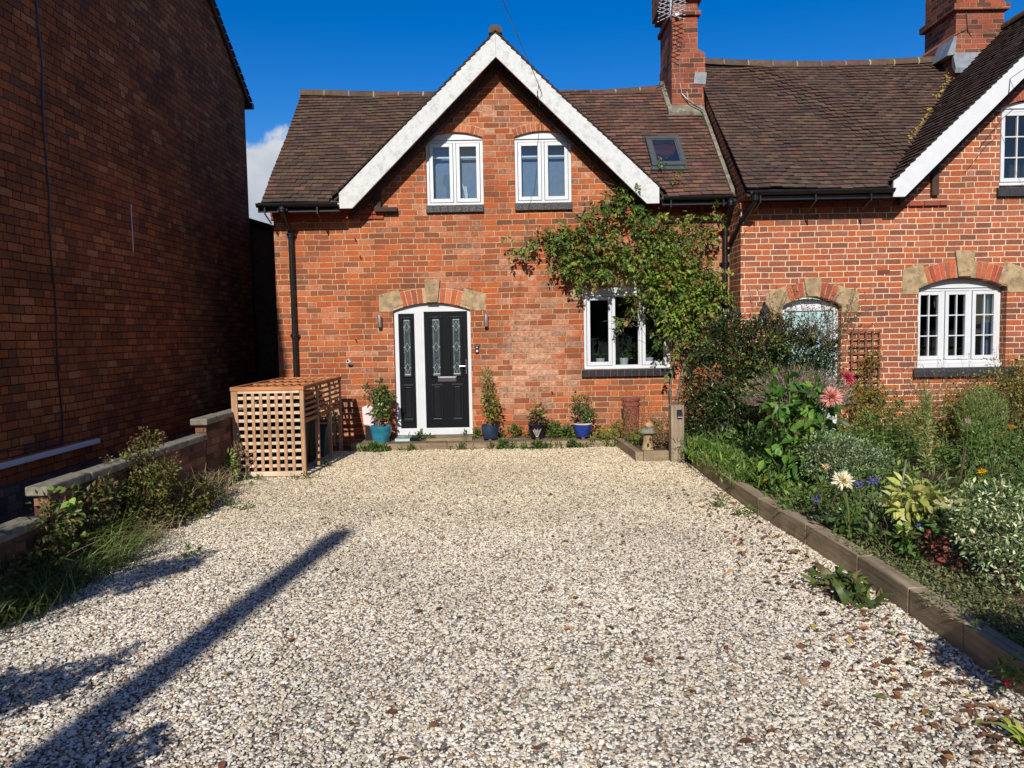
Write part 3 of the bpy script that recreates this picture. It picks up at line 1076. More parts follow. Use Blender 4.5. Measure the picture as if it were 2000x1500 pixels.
# raised bed of soil on the right
sb = MB()
nx_, ny_ = 26, 34
vs = []
for i in range(nx_ + 1):
    for j in range(ny_ + 1):
        x = 2.36 + (13 - 2.36) * (i / nx_) ** 1.5
        y = -1.0 + 12.4 * j / ny_
        vs.append((x, y, 0.10 + 0.03 * math.sin(x * 3.1 + y) * math.sin(y * 2.3) + random.uniform(-0.012, 0.012) - (0.05 if i == 0 else 0)))
sb.add(vs, [(i * (ny_ + 1) + j, (i + 1) * (ny_ + 1) + j, (i + 1) * (ny_ + 1) + j + 1, i * (ny_ + 1) + j + 1) for i in range(nx_) for j in range(ny_)])
tag(sb.build('soil_bed', M['soil'], fixn=False, smooth=True), 'brown soil of the planted bed beside the driveway', None, kind='structure')
s2 = MB()
s2.add([(1.7, 9.98, 0.1), (3.4, 9.98, 0.1), (3.4, 11.99, 0.1), (1.6, 11.99, 0.1)], [(0, 1, 2, 3)])
tag(s2.build('soil_corner', M['soil'], fixn=False), 'soil of the small corner bed under the climber', None, kind='structure')

# paved step along the house
st = MB()
for k in range(14):
    x = -2.45 + k * 0.29
    for r_ in range(2):
        x0 = x + (0.12 if r_ else 0)
        st.box(x0 + 0.004, min(x0 + 0.286, 1.62), 11.38 + r_ * 0.3 + 0.004, 11.38 + (r_ + 1) * 0.3, -0.02, 0.088 + random.uniform(-0.005, 0.005))
tag(st.build('front_step', M['paving'], bevel=0.006), 'low paved step of worn flags along the front of the house', 'step')
se = MB()
for (a, b) in ((-2.4, -0.98), (-0.975, 0.42), (0.425, 1.6)):
    se.box(a, b, 11.27, 11.372, -0.02, 0.1)
tag(se.build('step_edging', M['sleeper_x'], bevel=0.008), 'weathered timber edging along the front of the paved step', 'edging')
th = MB().box(-1.32, -0.62, 11.62, 11.99, 0.06, 0.128).build('threshold', M['sleeper_x'], None, bevel=0.006)
tag(th, 'worn timber board lying on the step under the black front door', 'board')

# passage floor and neighbour's strip
pf = MB()
pf.add([(-4.85, 1, 0.004), (-3.62, 1, 0.004), (-3.62, 20, 0.004), (-4.85, 20, 0.004)], [(0, 1, 2, 3)])
tag(pf.build('side_path', M['gravel_bed'], fixn=False), 'narrow strip of gravel between the dwarf wall and the left house', None, kind='structure')

# ------------------------------------------------------------------ MAIN HOUSE
YF = 12.0
house = thing('brick_cottage', 'orange brick cottage with white bargeboard gable, black front door and tiled roof', 'house', (0, 12, 0))
UL = (-1.262, -0.385, 3.69, 4.68, 0.115)
UR = (0.102, 0.975, 3.70, 4.675, 0.115)
GW = (1.136, 2.492, 1.12, 2.29, 0.13)
DR = (-1.83, -0.63, 0.10, 2.085, 0.115)
outer = [(-3.635, -0.1), (3.42, -0.1), (3.42, 3.72), (2.2, 3.72), (-0.15, 5.98), (-2.5, 3.72), (-3.635, 3.72)]
wall_poly('front_wall', outer, [opening(*UL, LIFT), opening(*UR, LIFT), opening(*GW, LIFT), opening(*DR)], YF, 0.28, M['brick_main'], house)
side = MB()
side.prism([(12.281, -0.1), (16.4, -0.1), (16.4, 3.6), (14.03, 5.88), (12.281, 4.2)], 'x', -3.635, -3.36)
side.build('side_wall', M['brick_main'], house)
# string course under the eaves
for (a, b) in ((-3.67, -1.93), (1.98, 3.40)):
    sc = MB()
    x = a
    while x < b - 0.05:
        e = min(x + 0.225, b)
        sc.col = tuple(c_ * random.uniform(0.75, 1.05) for c_ in lin(160, 80, 56))
        sc.box(x + 0.003, e - 0.003, YF - 0.055, YF + 0.02, 3.575, 3.652)
        sc.box(x + 0.003, e - 0.003, YF - 0.03, YF + 0.02, 3.502, 3.570)
        x = e
    sc.build('string_course', M['voussoir'], house, bevel=0.004)

# roof
SL = 1.0
rf = MB()
rf.col = lin(60, 46, 38)
# deck main
e0, e1 = (11.62, 3.70), (14.03, 6.11)
def deck(m, Y0, z0, sl, pts, back):
    """front slope of a roof deck as a flat sheet (pts in x, y) plus the rear slope"""
    for dz_ in (0.0, -0.07):
        m.add([(x_, y_, z0 + sl * (y_ - Y0) + dz_) for x_, y_ in pts], [tuple(range(len(pts)))])


ax, az_, gs, hw = -0.15, 6.135, 0.956, 2.46
deck(rf, 11.58, 3.66, 0.945, [(-3.66, 11.6), (ax - hw - 0.02, 11.6), (ax - 0.05, 13.98), (ax - 0.05, 14.03), (-3.66, 14.03)], None)
deck(rf, 11.58, 3.66, 0.945, [(3.40, 11.6), (ax + hw + 0.02, 11.6), (ax + 0.05, 13.98), (ax + 0.05, 14.03), (3.40, 14.03)], None)
rf.add([(-3.66, 14.03, 5.96), (3.40, 14.03, 5.96), (3.40, 16.45, 3.68), (-3.66, 16.45, 3.68)], [(0, 1, 2, 3)])


def off_gable(u, s):
    x_, z_ = -3.675 + u, 3.685 + s * 0.6869
    return z_ > az_ - gs * abs(x_ - ax) - 0.03 or abs(x_ - ax) > hw - 0.02


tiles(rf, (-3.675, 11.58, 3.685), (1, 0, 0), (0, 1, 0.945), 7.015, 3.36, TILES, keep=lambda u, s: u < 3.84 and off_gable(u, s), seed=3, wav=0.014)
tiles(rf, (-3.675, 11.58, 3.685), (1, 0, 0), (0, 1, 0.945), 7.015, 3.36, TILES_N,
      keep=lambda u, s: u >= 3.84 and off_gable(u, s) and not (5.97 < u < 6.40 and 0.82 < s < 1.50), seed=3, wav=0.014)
# gable roof planes
for sgn in (-1, 1):
    p = [(ax, az_), (ax + sgn * hw, az_ - gs * hw), (ax + sgn * hw, az_ - gs * hw - 0.075), (ax, az_ - 0.075)]
    rf.col = lin(60, 46, 38)
    rf.prism(p, 'y', 11.64, 13.98)
    ln = hw * math.hypot(1, gs)
    O = (ax + sgn * hw, 11.585, az_ - gs * hw - 0.01)
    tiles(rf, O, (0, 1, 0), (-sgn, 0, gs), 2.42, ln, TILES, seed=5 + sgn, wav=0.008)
roof = rf.build('roof', M['tile'], house, fixn=False)
for (pa, pb, sg_, r_) in (((-3.68, 14.03, 6.02), (-0.6, 14.03, 5.93), 0.02, 0.105), ((0.2, 14.03, 5.89), (2.80, 14.03, 5.98), 0.03, 0.105), ((ax, 11.58, az_), (ax, 14.0, az_), 0.0, 0.1)):
    rg = MB()
    ridge(rg, (pa, pb), sag=sg_, r=r_)
    rg.build('ridge_tiles', M['tile'], roof, smooth=True)
# lead saddle, mortar fillet along the party wall
fl = MB()
fl.prism([(11.6, 3.69), (11.6, 3.79), (13.5, 5.60), (13.5, 5.50)], 'x', 3.31, 3.37)
fl.build('mortar_fillet', M['coping'], roof, bevel=0.01)
# bargeboards
bl = MB().prism([(-2.525, 3.835), (-2.525, 3.607), (-2.335, 3.607), (ax, 5.77), (ax, 6.118)], 'y', 11.60, 11.638)
bl.build('bargeboard', M['white_barge'], house, bevel=0.004)
br = MB().prism([(2.247, 3.835), (2.247, 3.598), (2.06, 3.598), (ax + 0.001, 5.768), (ax + 0.001, 6.117)], 'y', 11.601, 11.639)
br.build('bargeboard', M['white_barge'], house, bevel=0.004)
# dark rafters and brackets under the verge
rft = MB()
for sgn in (-1, 1):
    p = [(ax, az_ - 0.36), (ax + sgn * (hw - 0.2), az_ - 0.36 - gs * (hw - 0.2)), (ax + sgn * (hw - 0.2), az_ - 0.48 - gs * (hw - 0.2)), (ax, az_ - 0.48)]
    rft.prism(p, 'y', 11.87, 11.998)
    xk = ax + sgn * 1.86
    rft.box(xk - 0.05, xk + 0.05, 11.9, 12.0, 3.62, 4.12)
    rft.box(xk - 0.30 if sgn > 0 else xk - 0.04, xk + 0.04 if sgn > 0 else xk + 0.30, 11.88, 11.999, 3.6, 3.66)
rft.build('verge_rafters', M['timber_dark'], house)
# cut to the gutters
gt = MB()


def gutter(m, x0, x1, Y, z, r=0.058):
    vs, n = [], 8
    for x in (x0, x1):
        for k in range(n + 1):
            t = PI + PI * k / n
            vs.append((x, Y + r * math.cos(t), z + r * math.sin(t)))
        for k in range(n, -1, -1):
            t = PI + PI * k / n
            vs.append((x, Y + (r - 0.006) * math.cos(t), z + (r - 0.006) * math.sin(t)))
    q = 2 * (n + 1)
    m.add(vs, [(k, (k + 1) % q, q + (k + 1) % q, q + k) for k in range(q)] + [tuple(range(q)), tuple(range(2 * q - 1, q - 1, -1))])
    m.box(x0, x1, Y + r, Y + r + 0.02, z - 0.12, z + 0.03)
    x = x0 + 0.12
    while x < x1:
        m.box(x - 0.009, x + 0.009, Y - 0.01, Y + 0.012, z - 0.16, z - r + 0.002)
        m.bar((x, Y, z - 0.15), (x, Y + 0.30, z - 0.25), 0.016, 0.012)
        x += 0.78


gutter(gt, -3.745, -2.53, 11.56, 3.69)
gt.build('gutter', M['black_paint'], house)
gt = MB()
gutter(gt, 2.29, 3.33, 11.56, 3.69)
gt.build('gutter', M['black_paint'], house)


def downpipe(pts, r, joints, parent, mat='black_paint'):
    m = MB()
    m.tube(pts, r, 12)
    for (x, y, z) in joints:
        m.tube([(x, y, z - 0.035), (x, y, z + 0.035)], r * 1.28, 12)
        m.tube([(x, y, z - 0.005), (x, y, z + 0.012)], r * 1.6, 12)
        m.box(x - r * 1.9, x + r * 1.9, y + r * 0.4, 12.0 if y > 11.7 else y + r * 1.6, z - 0.018, z + 0.018)
    return m.build('downpipe', M[mat], parent, smooth=True)


downpipe([(-3.37, 11.56, 3.66), (-3.37, 11.57, 3.57), (-3.365, 11.7, 3.44), (-3.36, 11.9, 3.34), (-3.36, 11.93, 3.2), (-3.355, 11.93, 0.05)], 0.038,
         [(-3.37, 11.56, 3.6), (-3.36, 11.93, 3.28), (-3.357, 11.93, 1.73)], house)
downpipe([(3.30, 11.56, 3.66), (3.30, 11.58, 3.55), (3.315, 11.8, 3.4), (3.32, 11.93, 3.28), (3.32, 11.93, 0.05)], 0.04,
         [(3.30, 11.57, 3.58), (3.32, 11.93, 3.2), (3.32, 11.93, 2.72)], house)

# windows
w1 = window(house, *UL[:4], YF, 2, UL[4], glass='glass_up', room='sky_tint_and_curtain', rdepth=0.1, label='upstairs white two light window on the left')
w2 = window(house, *UR[:4], YF, 2, UR[4], glass='glass_up', room='sky_tint_and_curtain', rdepth=0.1, label='upstairs white two light window on the right')
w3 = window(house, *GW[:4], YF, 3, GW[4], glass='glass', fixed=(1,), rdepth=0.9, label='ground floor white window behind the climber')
sill(w1, -1.268, -0.383, 3.575, 3.688, YF)
sill(w2, 0.096, 0.982, 3.585, 3.698, YF)
sill(w3, 1.09, 2.54, 1.0, 1.118, YF, n=13)
for wdw, wo_ in ((w1, UL), (w2, UR)):
    # pale shelf seen behind the glass
    MB().box(wo_[0] + 0.1, wo_[1] - 0.1, YF + 0.135, YF + 0.17, wo_[3] - 0.25, wo_[3] - 0.225).build('pale_shelf', M['pot_white'], wdw)
    brick_arch(house, wo_[0] - 0.0, wo_[1] + 0.0, wo_[3] + LIFT, wo_[4] - LIFT, 0.125, YF, 13, BRICKS, M['mortar'])

# stone and brick arch over the door
arch_pair(house, DR[0] - 0.0, DR[1] + 0.0, DR[3], DR[4], 0.235, YF, 15, BRICKS, M['mortar'], skip=lambda x: abs(x + 1.215) < 0.125 or x < -1.72 or x > -0.735)
stone_block('keystone', house, [(-1.30, 2.205), (-1.13, 2.205), (-1.085, 2.555), (-1.33, 2.555)], YF, 0.05)
stone_block('springer_stone', house, [(-2.045, 2.07), (-1.832, 2.07), (-1.832, 2.12), (-1.66, 2.185), (-1.735, 2.415), (-2.045, 2.335)], YF)
stone_block('springer_stone', house, [(-0.385, 2.065), (-0.628, 2.065), (-0.628, 2.12), (-0.79, 2.185), (-0.715, 2.415), (-0.385, 2.325)], YF)
arch_pair(house, GW[0], GW[1], GW[3] + LIFT, GW[4] - LIFT, 0.235, YF, 17, BRICKS, M['mortar'], skip=lambda x: abs(x - 1.814) < 0.125 or x < 1.24 or x > 2.39)
stone_block('keystone', house, [(1.735, 2.425), (1.893, 2.425), (1.935, 2.78), (1.69, 2.78)], YF, 0.05)
stone_block('springer_stone', house, [(0.93, 2.20), (1.134, 2.20), (1.134, 2.32), (1.28, 2.375), (1.2, 2.59), (0.93, 2.5)], YF)
stone_block('springer_stone', house, [(2.70, 2.20), (2.494, 2.20), (2.494, 2.32), (2.35, 2.375), (2.43, 2.59), (2.70, 2.5)], YF)

# front door with sidelight
yd = YF + 0.09
fr = MB()
fr.box(-1.828, -1.762, yd - 0.03, yd + 0.05, 0.128, 2.085)
fr.box(-1.512, -1.362, yd - 0.03, yd + 0.05, 0.235, 2.085)
fr.box(-0.682, -0.632, yd - 0.03, yd + 0.05, 0.128, 2.085)
fr.box(-1.762, -1.512, yd - 0.03, yd + 0.05, 2.04, 2.085)
fr.box(-1.362, -0.682, yd - 0.03, yd + 0.05, 2.065, 2.085)
fr.box(-1.762, -0.682, yd - 0.045, yd + 0.05, 0.128, 0.234)
a_, _ = arc(-1.828, -0.632, 2.0855, 0.112)
fr.prism([(-1.828, 2.0855), (-0.632, 2.0855)] + a_[::-1][1:-1], 'y', yd - 0.022, yd + 0.05)
for xx in (-1.47, -1.437, -1.404):
    fr.box(xx - 0.003, xx + 0.003, yd - 0.034, yd - 0.029, 0.24, 2.06)
dfr = fr.build('door_frame', M['upvc'], house, bevel=0.004)


M['door_mould'] = plain('glossy_black_moulding', (0.008, 0.009, 0.011), 0.22, var=0.1, spec=0.6)


def door_leaf(name, x0, x1, z0, z1, centres, pw, parent):
    m = MB()
    ys = yd - 0.01
    # stiles, rails: a flat slab with openings for the glass
    zs0, zs1, zl0, zl1 = 1.06, 1.965, 0.385, 0.905
    holes = [[(c_ - pw / 2, zs0), (c_ + pw / 2, zs0), (c_ + pw / 2, zs1), (c_ - pw / 2, zs1)] for c_ in centres]
    o = wall_poly(name, [(x0, z0), (x1, z0), (x1, z1), (x0, z1)], holes, ys, 0.045, M['door_black'], parent)
    md_, gl, ld, lw = MB(), MB(), MB(), MB()
    for c_ in centres:
        xa, xb = c_ - pw / 2, c_ + pw / 2
        md_.ring(xa - 0.022, xb + 0.022, zs0 - 0.022, zs1 + 0.022, 0.034, ys - 0.017, ys - 0.0005)
        gl.box(xa, xb, ys + 0.016, ys + 0.022, zs0, zs1)
        wi = pw - 0.05
        zc = [zs0 + 0.13, zs0 + (zs1 - zs0) * 0.5, zs1 - 0.13]
        yy = ys + 0.013
        ld.box(c_ - wi / 2, c_ + wi / 2, yy - 0.006, yy, zs0 + 0.018, zs0 + 0.036)
        ld.box(c_ - wi / 2, c_ + wi / 2, yy - 0.006, yy, zs1 - 0.036, zs1 - 0.022)
        for zz in zc:
            dh, dw_ = 0.072, wi / 2 * 0.76
            pts = [(c_, zz + dh), (c_ + dw_, zz), (c_, zz - dh), (c_ - dw_, zz)]
            for k in range(4):
                p, q = pts[k], pts[(k + 1) % 4]
                ld.bar((p[0], yy, p[1]), (q[0], yy, q[1]), 0.0045, 0.004)
            ld.box(c_ - wi / 2 - 0.01, c_ - dw_, yy - 0.006, yy, zz - 0.005, zz + 0.006)
            ld.box(c_ + dw_, c_ + wi / 2 + 0.01, yy - 0.006, yy, zz - 0.005, zz + 0.006)
        for sx_ in (-1, 1):
            ld.box(c_ + sx_ * wi / 2 * 0.8 - 0.0015, c_ + sx_ * wi / 2 * 0.8 + 0.0015, yy - 0.003, yy, zs0 + 0.02, zs1 - 0.03)
        ld.box(c_ - 0.0015, c_ + 0.0015, yy - 0.003, yy, zs0 + 0.02, zc[0] - 0.072)
        pw2 = pw * 0.86
        lw.ring(c_ - pw2 / 2 - 0.022, c_ + pw2 / 2 + 0.022, zl0 - 0.022, zl1 + 0.022, 0.022, ys - 0.016, ys - 0.0005)
        for zq in (zl0 - 0.022, zl1 + 0.0):
            lw.prism([(ys - 0.0165, zq), (ys - 0.0165, zq + 0.004), (ys - 0.001, zq + 0.024), (ys - 0.001, zq)], 'x', c_ - pw2 / 2 - 0.018, c_ + pw2 / 2 + 0.018)
        lw.prism([(c_ - pw2 / 2 + 0.02, zl0 + 0.02), (c_ + pw2 / 2 - 0.02, zl0 + 0.02), (c_ + pw2 / 2 - 0.02, zl1 - 0.02), (c_ - pw2 / 2 + 0.02, zl1 - 0.02)], 'y', ys - 0.008, ys - 0.0005)
    md_.build('glass_moulding', M['door_mould'], o, bevel=0.008)
    lw.build('lower_panel', M['door_mould'], o, bevel=0.008)
    gl.build('obscured_glass', M['door_glass'], o)
    ld.build('leaded_pattern', M['lead_strip'], o)
    return o


gg = G('rippled_door_glass')
gg.base(gg.scale_col(lin(44, 58, 62), gg.smooth(gg.noise(110, 4, 0.7), 0.3, 0.7, 0.25, 1.5)))
gg.p(Roughness=0.2)
gg.bump(gg.noise(120, 3), 0.004)
M['door_glass'] = gg.m
door_leaf('sidelight', -1.760, -1.514, 0.236, 2.038, [-1.637], 0.14, house)
dl = door_leaf('front_door', -1.359, -0.685, 0.236, 2.063, [-1.18, -0.862], 0.152, house)
lb = MB().box(-1.165, -0.87, yd - 0.03, yd - 0.0105, 0.965, 1.045)
lb.box(-1.155, -0.88, yd - 0.036, yd - 0.0301, 0.985, 1.03)
lb.build('letterbox', M['chrome'], dl, bevel=0.006)
hd = MB().box(-0.728, -0.700, yd - 0.022, yd - 0.0105, 1.08, 1.30)
hd.tube([(-0.714, yd - 0.02, 1.20), (-0.714, yd - 0.065, 1.20), (-0.73, yd - 0.07, 1.20), (-0.82, yd - 0.066, 1.203)], 0.010, 8)
hd.tube([(-0.714, yd - 0.03, 1.12), (-0.714, yd - 0.015, 1.12)], 0.012, 10)
hd.build('handle', M['chrome'], dl, bevel=0.003)

# skylight
sk = thing('roof_skylight', 'grey framed skylight set in the tiled roof right of the gable', 'skylight', (2.5, 12.5, 4.6))
O_ = Vector((2.50, 12.42, 4.50))
Rk = Matrix(((1, 0, 0), (0, math.cos(0.757), -math.sin(0.757)), (0, math.sin(0.757), math.cos(0.757))))


def skb(m, x0, x1, s0, s1, h0, h1):
    c_ = O_ + Rk @ Vector(((x0 + x1) / 2, (s0 + s1) / 2, (h0 + h1) / 2))
    m.obox(c_, (x1 - x0, s1 - s0, h1 - h0), Rk)


m = MB()
skb(m, -0.27, 0.27, -0.42, -0.34, 0.02, 0.075)
skb(m, -0.27, 0.27, 0.34, 0.42, 0.02, 0.09)
skb(m, -0.27, -0.195, -0.34, 0.34, 0.02, 0.085)
skb(m, 0.195, 0.27, -0.34, 0.34, 0.02, 0.085)
skb(m, -0.29, 0.29, -0.50, -0.421, 0.012, 0.045)
m.build('frame', M['sky_frame'], sk, bevel=0.006)
m = MB()
for a in ((-0.195, 0.195, -0.34, -0.322), (-0.195, 0.195, 0.322, 0.34), (-0.195, -0.177, -0.322, 0.322), (0.177, 0.195, -0.322, 0.322)):
    skb(m, *a, 0.03, 0.07)
m.build('inner_frame', M['sky_frame'], sk)
m = MB()
skb(m, -0.177, 0.177, -0.322, 0.322, 0.045, 0.05)
gl_ = G('skylight_glass')
gl_.base(lin(26, 36, 58))
gl_.p(Roughness=0.05)
gl_.b.inputs['Specular IOR Level'].default_value = 0.8
M['sky_glass'] = gl_.m
m.build('pane', M['sky_glass'], sk)

# chimney on the party wall
ch = MB()
ch.box(2.83, 3.265, 13.42, 14.45, 5.2, 7.02)
ch.box(2.815, 3.388, 13.40, 14.47, 5.2, 6.40)
ch.prism([(2.818, 6.40), (3.385, 6.40), (3.262, 6.47), (2.832, 6.47)], 'y', 13.403, 14.467)
ch.box(2.785, 3.31, 13.37, 14.5, 7.021, 7.10)
ch.box(2.83, 3.265, 13.42, 14.45, 7.101, 7.26)
ch.box(2.74, 3.33, 13.35, 14.54, 7.261, 7.34)
ch.box(2.70, 3.36, 13.32, 14.58, 7.341, 8.1)
chim = ch.build('chimney', M['brick_chimney'], house, bevel=0.006)
m = MB()
m.prism([(13.30, 5.32), (13.42, 5.45), (13.42, 5.56), (13.28, 5.40)], 'x', 2.74, 3.34)
m.prism([(13.40, 5.40), (14.1, 6.06), (14.1, 6.17), (13.40, 5.50)], 'x', 2.74, 2.828)
m.build('mortar_flashing', M['coping'], chim, bevel=0.01)
MB().obox((3.30, 13.395, 5.98), (0.2, 0.012, 0.2), Matrix.Rotation(0.1, 3, 'Y')).build('lead_patch', M['lead'], chim)
m = MB()
m.tube([(2.95, 13.385, 6.38), (2.95, 13.385, 5.9), (2.98, 13.37, 5.72), (3.06, 13.34, 5.62), (3.18, 13.3, 5.5), (3.28, 13.24, 5.42)], 0.009, 5)
m.tube([(3.06, 13.34, 5.74), (3.07, 13.33, 5.62), (3.16, 13.29, 5.52), (3.3, 13.22, 5.4)], 0.009, 5)
m.build('aerial_cable', M['black_paint'], chim)

# aerial strapped to the chimney
an = thing('tv_aerial', 'silver spiked television aerial on the middle chimney', 'aerial', (2.78, 13.35, 6.9))
m = MB()
m.tube([(2.80, 13.36, 6.93), (2.80, 13.36, 8.0)], 0.016, 8)
m.build('mast', M['alu'], an)
m = MB()
A, B = Vector((2.80, 13.36, 6.98)), Vector((2.60, 12.10, 7.06))
m.tube([A, B], 0.013, 6)
m.build('boom', M['alu'], an)
rd = MB()
for k in range(9):
    p = A.lerp(B, 0.06 + 0.9 * k / 8)
    hl = 0.23 - 0.006 * k
    d = Vector((0.98, -0.16, 0.02))
    for tl in (0.32, -0.32):
        q = Vector((0, 0, tl))
        rd.tube([p - d * hl - q * 0.28, p, p + d * hl - q * 0.28], 0.0075, 5)
rd.build('rods', M['alu'], an)
m = MB()
m.tube([(2.9, 13.38, 7.02), (2.9, 13.33, 7.02)], 0.035, 12)
m.build('clamp', M['alu'], an)

# wall lamps, bell, camera
LAMPS = [(-2.035, 1.835, 'brushed steel tube lamp on the brick wall left of the front door'),
         (-0.385, 1.815, 'brushed steel tube lamp on the brick wall right of the front door')]
lamp0 = None
for i, (x, z, lb_) in enumerate(LAMPS):
    if lamp0 is None:
        lamp0 = thing('wall_lamp', lb_, 'wall lamp', (x, 12.0, z), 'steel lamps beside the front door')
        MB().lathe([(0.0, 0), (0.028, 0), (0.031, 0.006), (0.031, 0.184), (0.026, 0.19), (0.0, 0.19)], (x, 11.93, z), 20, cap=False).build('lamp_tube', M['steel'], lamp0, smooth=True)
        m = MB()
        m.box(x - 0.02, x + 0.02, 11.955, 11.999, z + 0.06, z + 0.13)
        m.build('bracket', M['steel'], lamp0, bevel=0.003)
        MB().lathe([(0.027, 0), (0.027, 0.004)], (x, 11.93, z - 0.005), 16).build('lens', M['black_paint'], lamp0)
    else:
        o = lamp0.copy()
        COL.objects.link(o)
        o.location = (x, 12.0, z)
        o['label'] = lb_
        for chd in list(lamp0.children):
            c2 = chd.copy()
            COL.objects.link(c2)
            c2.parent = o
            c2.matrix_parent_inverse = chd.matrix_parent_inverse.copy()
bell = thing('doorbell', 'small black doorbell plate on the wall right of the front door', 'doorbell', (-0.535, 12, 1.42))
MB().box(-0.562, -0.508, 11.972, 11.999, 1.40, 1.525).build('plate', M['black_paint'], bell, bevel=0.006)
MB().tube([(-0.535, 11.973, 1.44), (-0.535, 11.966, 1.44)], 0.017, 16).build('button', M['steel'], bell)
MB().tube([(-0.535, 11.973, 1.495), (-0.535, 11.969, 1.495)], 0.011, 14).build('lens', M['steel'], bell)
cm = thing('security_camera', 'small white rounded camera on the brick wall above the lattice bin store', 'camera', (-2.52, 12, 1.3))
m = MB()
m.tube([(-2.50, 11.999, 1.275), (-2.51, 11.95, 1.29), (-2.53, 11.90, 1.315), (-2.535, 11.885, 1.32)], [0.03, 0.032, 0.034, 0.028], 14)
m.build('body', M['upvc'], cm, smooth=True)
MB().tube([(-2.5355, 11.8845, 1.3205), (-2.537, 11.88, 1.322)], 0.018, 12).build('lens', M['black_paint'], cm)
for (x, z, l) in ((-2.31, 2.93, 0.05), (-2.38, 3.2, 0.03), (-2.42, 1.65, 0.06), (0.62, 0.78, 0.06)):
    MB().tube([(x, 11.999, z), (x, 11.95, z), (x + 0.01, 11.93, z + 0.02 - l * 0.4)], 0.009, 6).build('wall_hook', M['black_paint'], house)

# ------------------------------------------------------------------ RIGHT HOUSE
YR = 11.4
rh = thing('neighbour_cottage', 'neighbouring brick cottage with pale mortar, teal door and white multi pane windows', 'house', (7, 11.4, 0))
RW = (6.03, 7.335, 1.14, 2.255, 0.15)
RU = (7.18, 8.30, 3.74, 4.84, 0.13)
RD = (4.02, 4.89, 0.0, 2.02, 0.14)
outer = [(3.40, -0.1), (12.0, -0.1), (12.0, 3.6), (11.5, 3.6), (8.57, 6.52), (5.62, 3.6), (3.40, 3.6)]
wall_poly('front_wall', outer, [opening(RW[0], RW[1], 1.074, RW[3], RW[4]), opening(RU[0], RU[1], 3.702, RU[3], RU[4], LIFT), opening(*RD)], YR, 0.25, M['brick_right'], rh)
m = MB()
m.prism([(11.651, -0.1), (14.1, -0.1), (14.1, 6.28), (11.2, 3.66), (11.2, 3.57), (11.651, 3.57)], 'x', 3.402, 3.6)
m.build('side_wall', M['brick_right'], rh)
sc = MB()
x = 3.37
while x < 6.42:
    e = min(x + 0.225, 6.42)
    sc.col = tuple(c_ * random.uniform(0.8, 1.05) for c_ in lin(150, 78, 60))
    sc.box(x + 0.004, e - 0.004, YR - 0.05, YR + 0.02, 3.455, 3.53)
    if x < 5.5:
        sc.box(x + 0.07, e + 0.05, YR - 0.02, YR + 0.02, 3.54, 3.60)
    x = e
o = sc.build('string_course', M['voussoir'], rh, bevel=0.003)
MB().box(3.37, 5.45, YR - 0.046, YR + 0.01, 3.5305, 3.539).build('string_course_joint', M['stone'], o)
rr = MB()
rr.col = lin(60, 46, 38)
gx, gz, ghw, gsl = 8.57, 6.76, 3.16, 0.953
deck(rr, 10.985, 3.63, 0.904, [(3.37, 11.0), (gx - ghw - 0.02, 11.0), (gx - 0.1, 14.0), (3.37, 14.0)], None)
deck(rr, 10.985, 3.63, 0.904, [(12.0, 11.0), (gx + ghw + 0.02, 11.0), (gx + 0.1, 14.0), (12.0, 14.0)], None)
rr.add([(3.37, 14.0, 6.34), (12.0, 14.0, 6.34), (12.0, 17.0, 3.6), (3.37, 17.0, 3.6)], [(0, 1, 2, 3)])
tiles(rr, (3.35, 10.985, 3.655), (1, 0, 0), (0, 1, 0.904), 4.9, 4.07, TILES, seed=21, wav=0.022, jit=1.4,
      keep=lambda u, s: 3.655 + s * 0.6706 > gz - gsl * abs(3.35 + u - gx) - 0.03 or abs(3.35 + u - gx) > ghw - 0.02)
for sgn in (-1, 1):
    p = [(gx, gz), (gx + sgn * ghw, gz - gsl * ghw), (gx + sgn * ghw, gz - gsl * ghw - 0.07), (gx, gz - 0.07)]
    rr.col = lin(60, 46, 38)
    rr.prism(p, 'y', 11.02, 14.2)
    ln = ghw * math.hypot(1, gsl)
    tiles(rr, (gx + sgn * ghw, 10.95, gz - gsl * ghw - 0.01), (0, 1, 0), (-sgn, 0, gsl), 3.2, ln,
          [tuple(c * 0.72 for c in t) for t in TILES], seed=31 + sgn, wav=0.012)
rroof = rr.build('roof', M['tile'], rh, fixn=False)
rg = MB()
ridge(rg, ((3.42, 14.0, 6.42), (7.72, 14.0, 6.38)), sag=0.07, r=0.11)
rg.build('ridge_tiles', M['tile'], rroof, smooth=True)
rg = MB()
ridge(rg, ((gx, 10.96, gz), (gx, 14.2, gz)), r=0.11)
rg.build('ridge_tiles', M['tile'], rroof, smooth=True)
# lichen flecks along the valley
m = MB()
for k in range(130):
    t = random.random() ** 1.5
    z_ = 6.25 - 1.8 * t
    p = Vector((gx - (gz - z_) / gsl - 0.06 - abs(random.gauss(0, 0.06 * (1 - 0.6 * t))), 10.985 + (z_ - 3.655) / 0.904 - 0.03, z_ + 0.02))
    m.col = tuple(c_ * random.uniform(0.6, 1) for c_ in lin(170, 146, 70))
    m.tube([p, p + Vector((0, -0.005, 0.006))], random.uniform(0.006, 0.022), 7)
lich = m.build('lichen', M['dry'], rroof)
lich['kind'] = 'stuff'
for sgn in (-1, 1):
    q = [(gx + sgn * 3.15, 3.76), (gx + sgn * 3.15, 3.525), (gx + sgn * 2.985, 3.525), (gx, 6.455), (gx, 6.765)]
    MB().prism(q, 'y', 10.965 + 0.001 * sgn, 11.005 + 0.001 * sgn).build('bargeboard', M['white_clean'], rh, bevel=0.004)
m = MB()
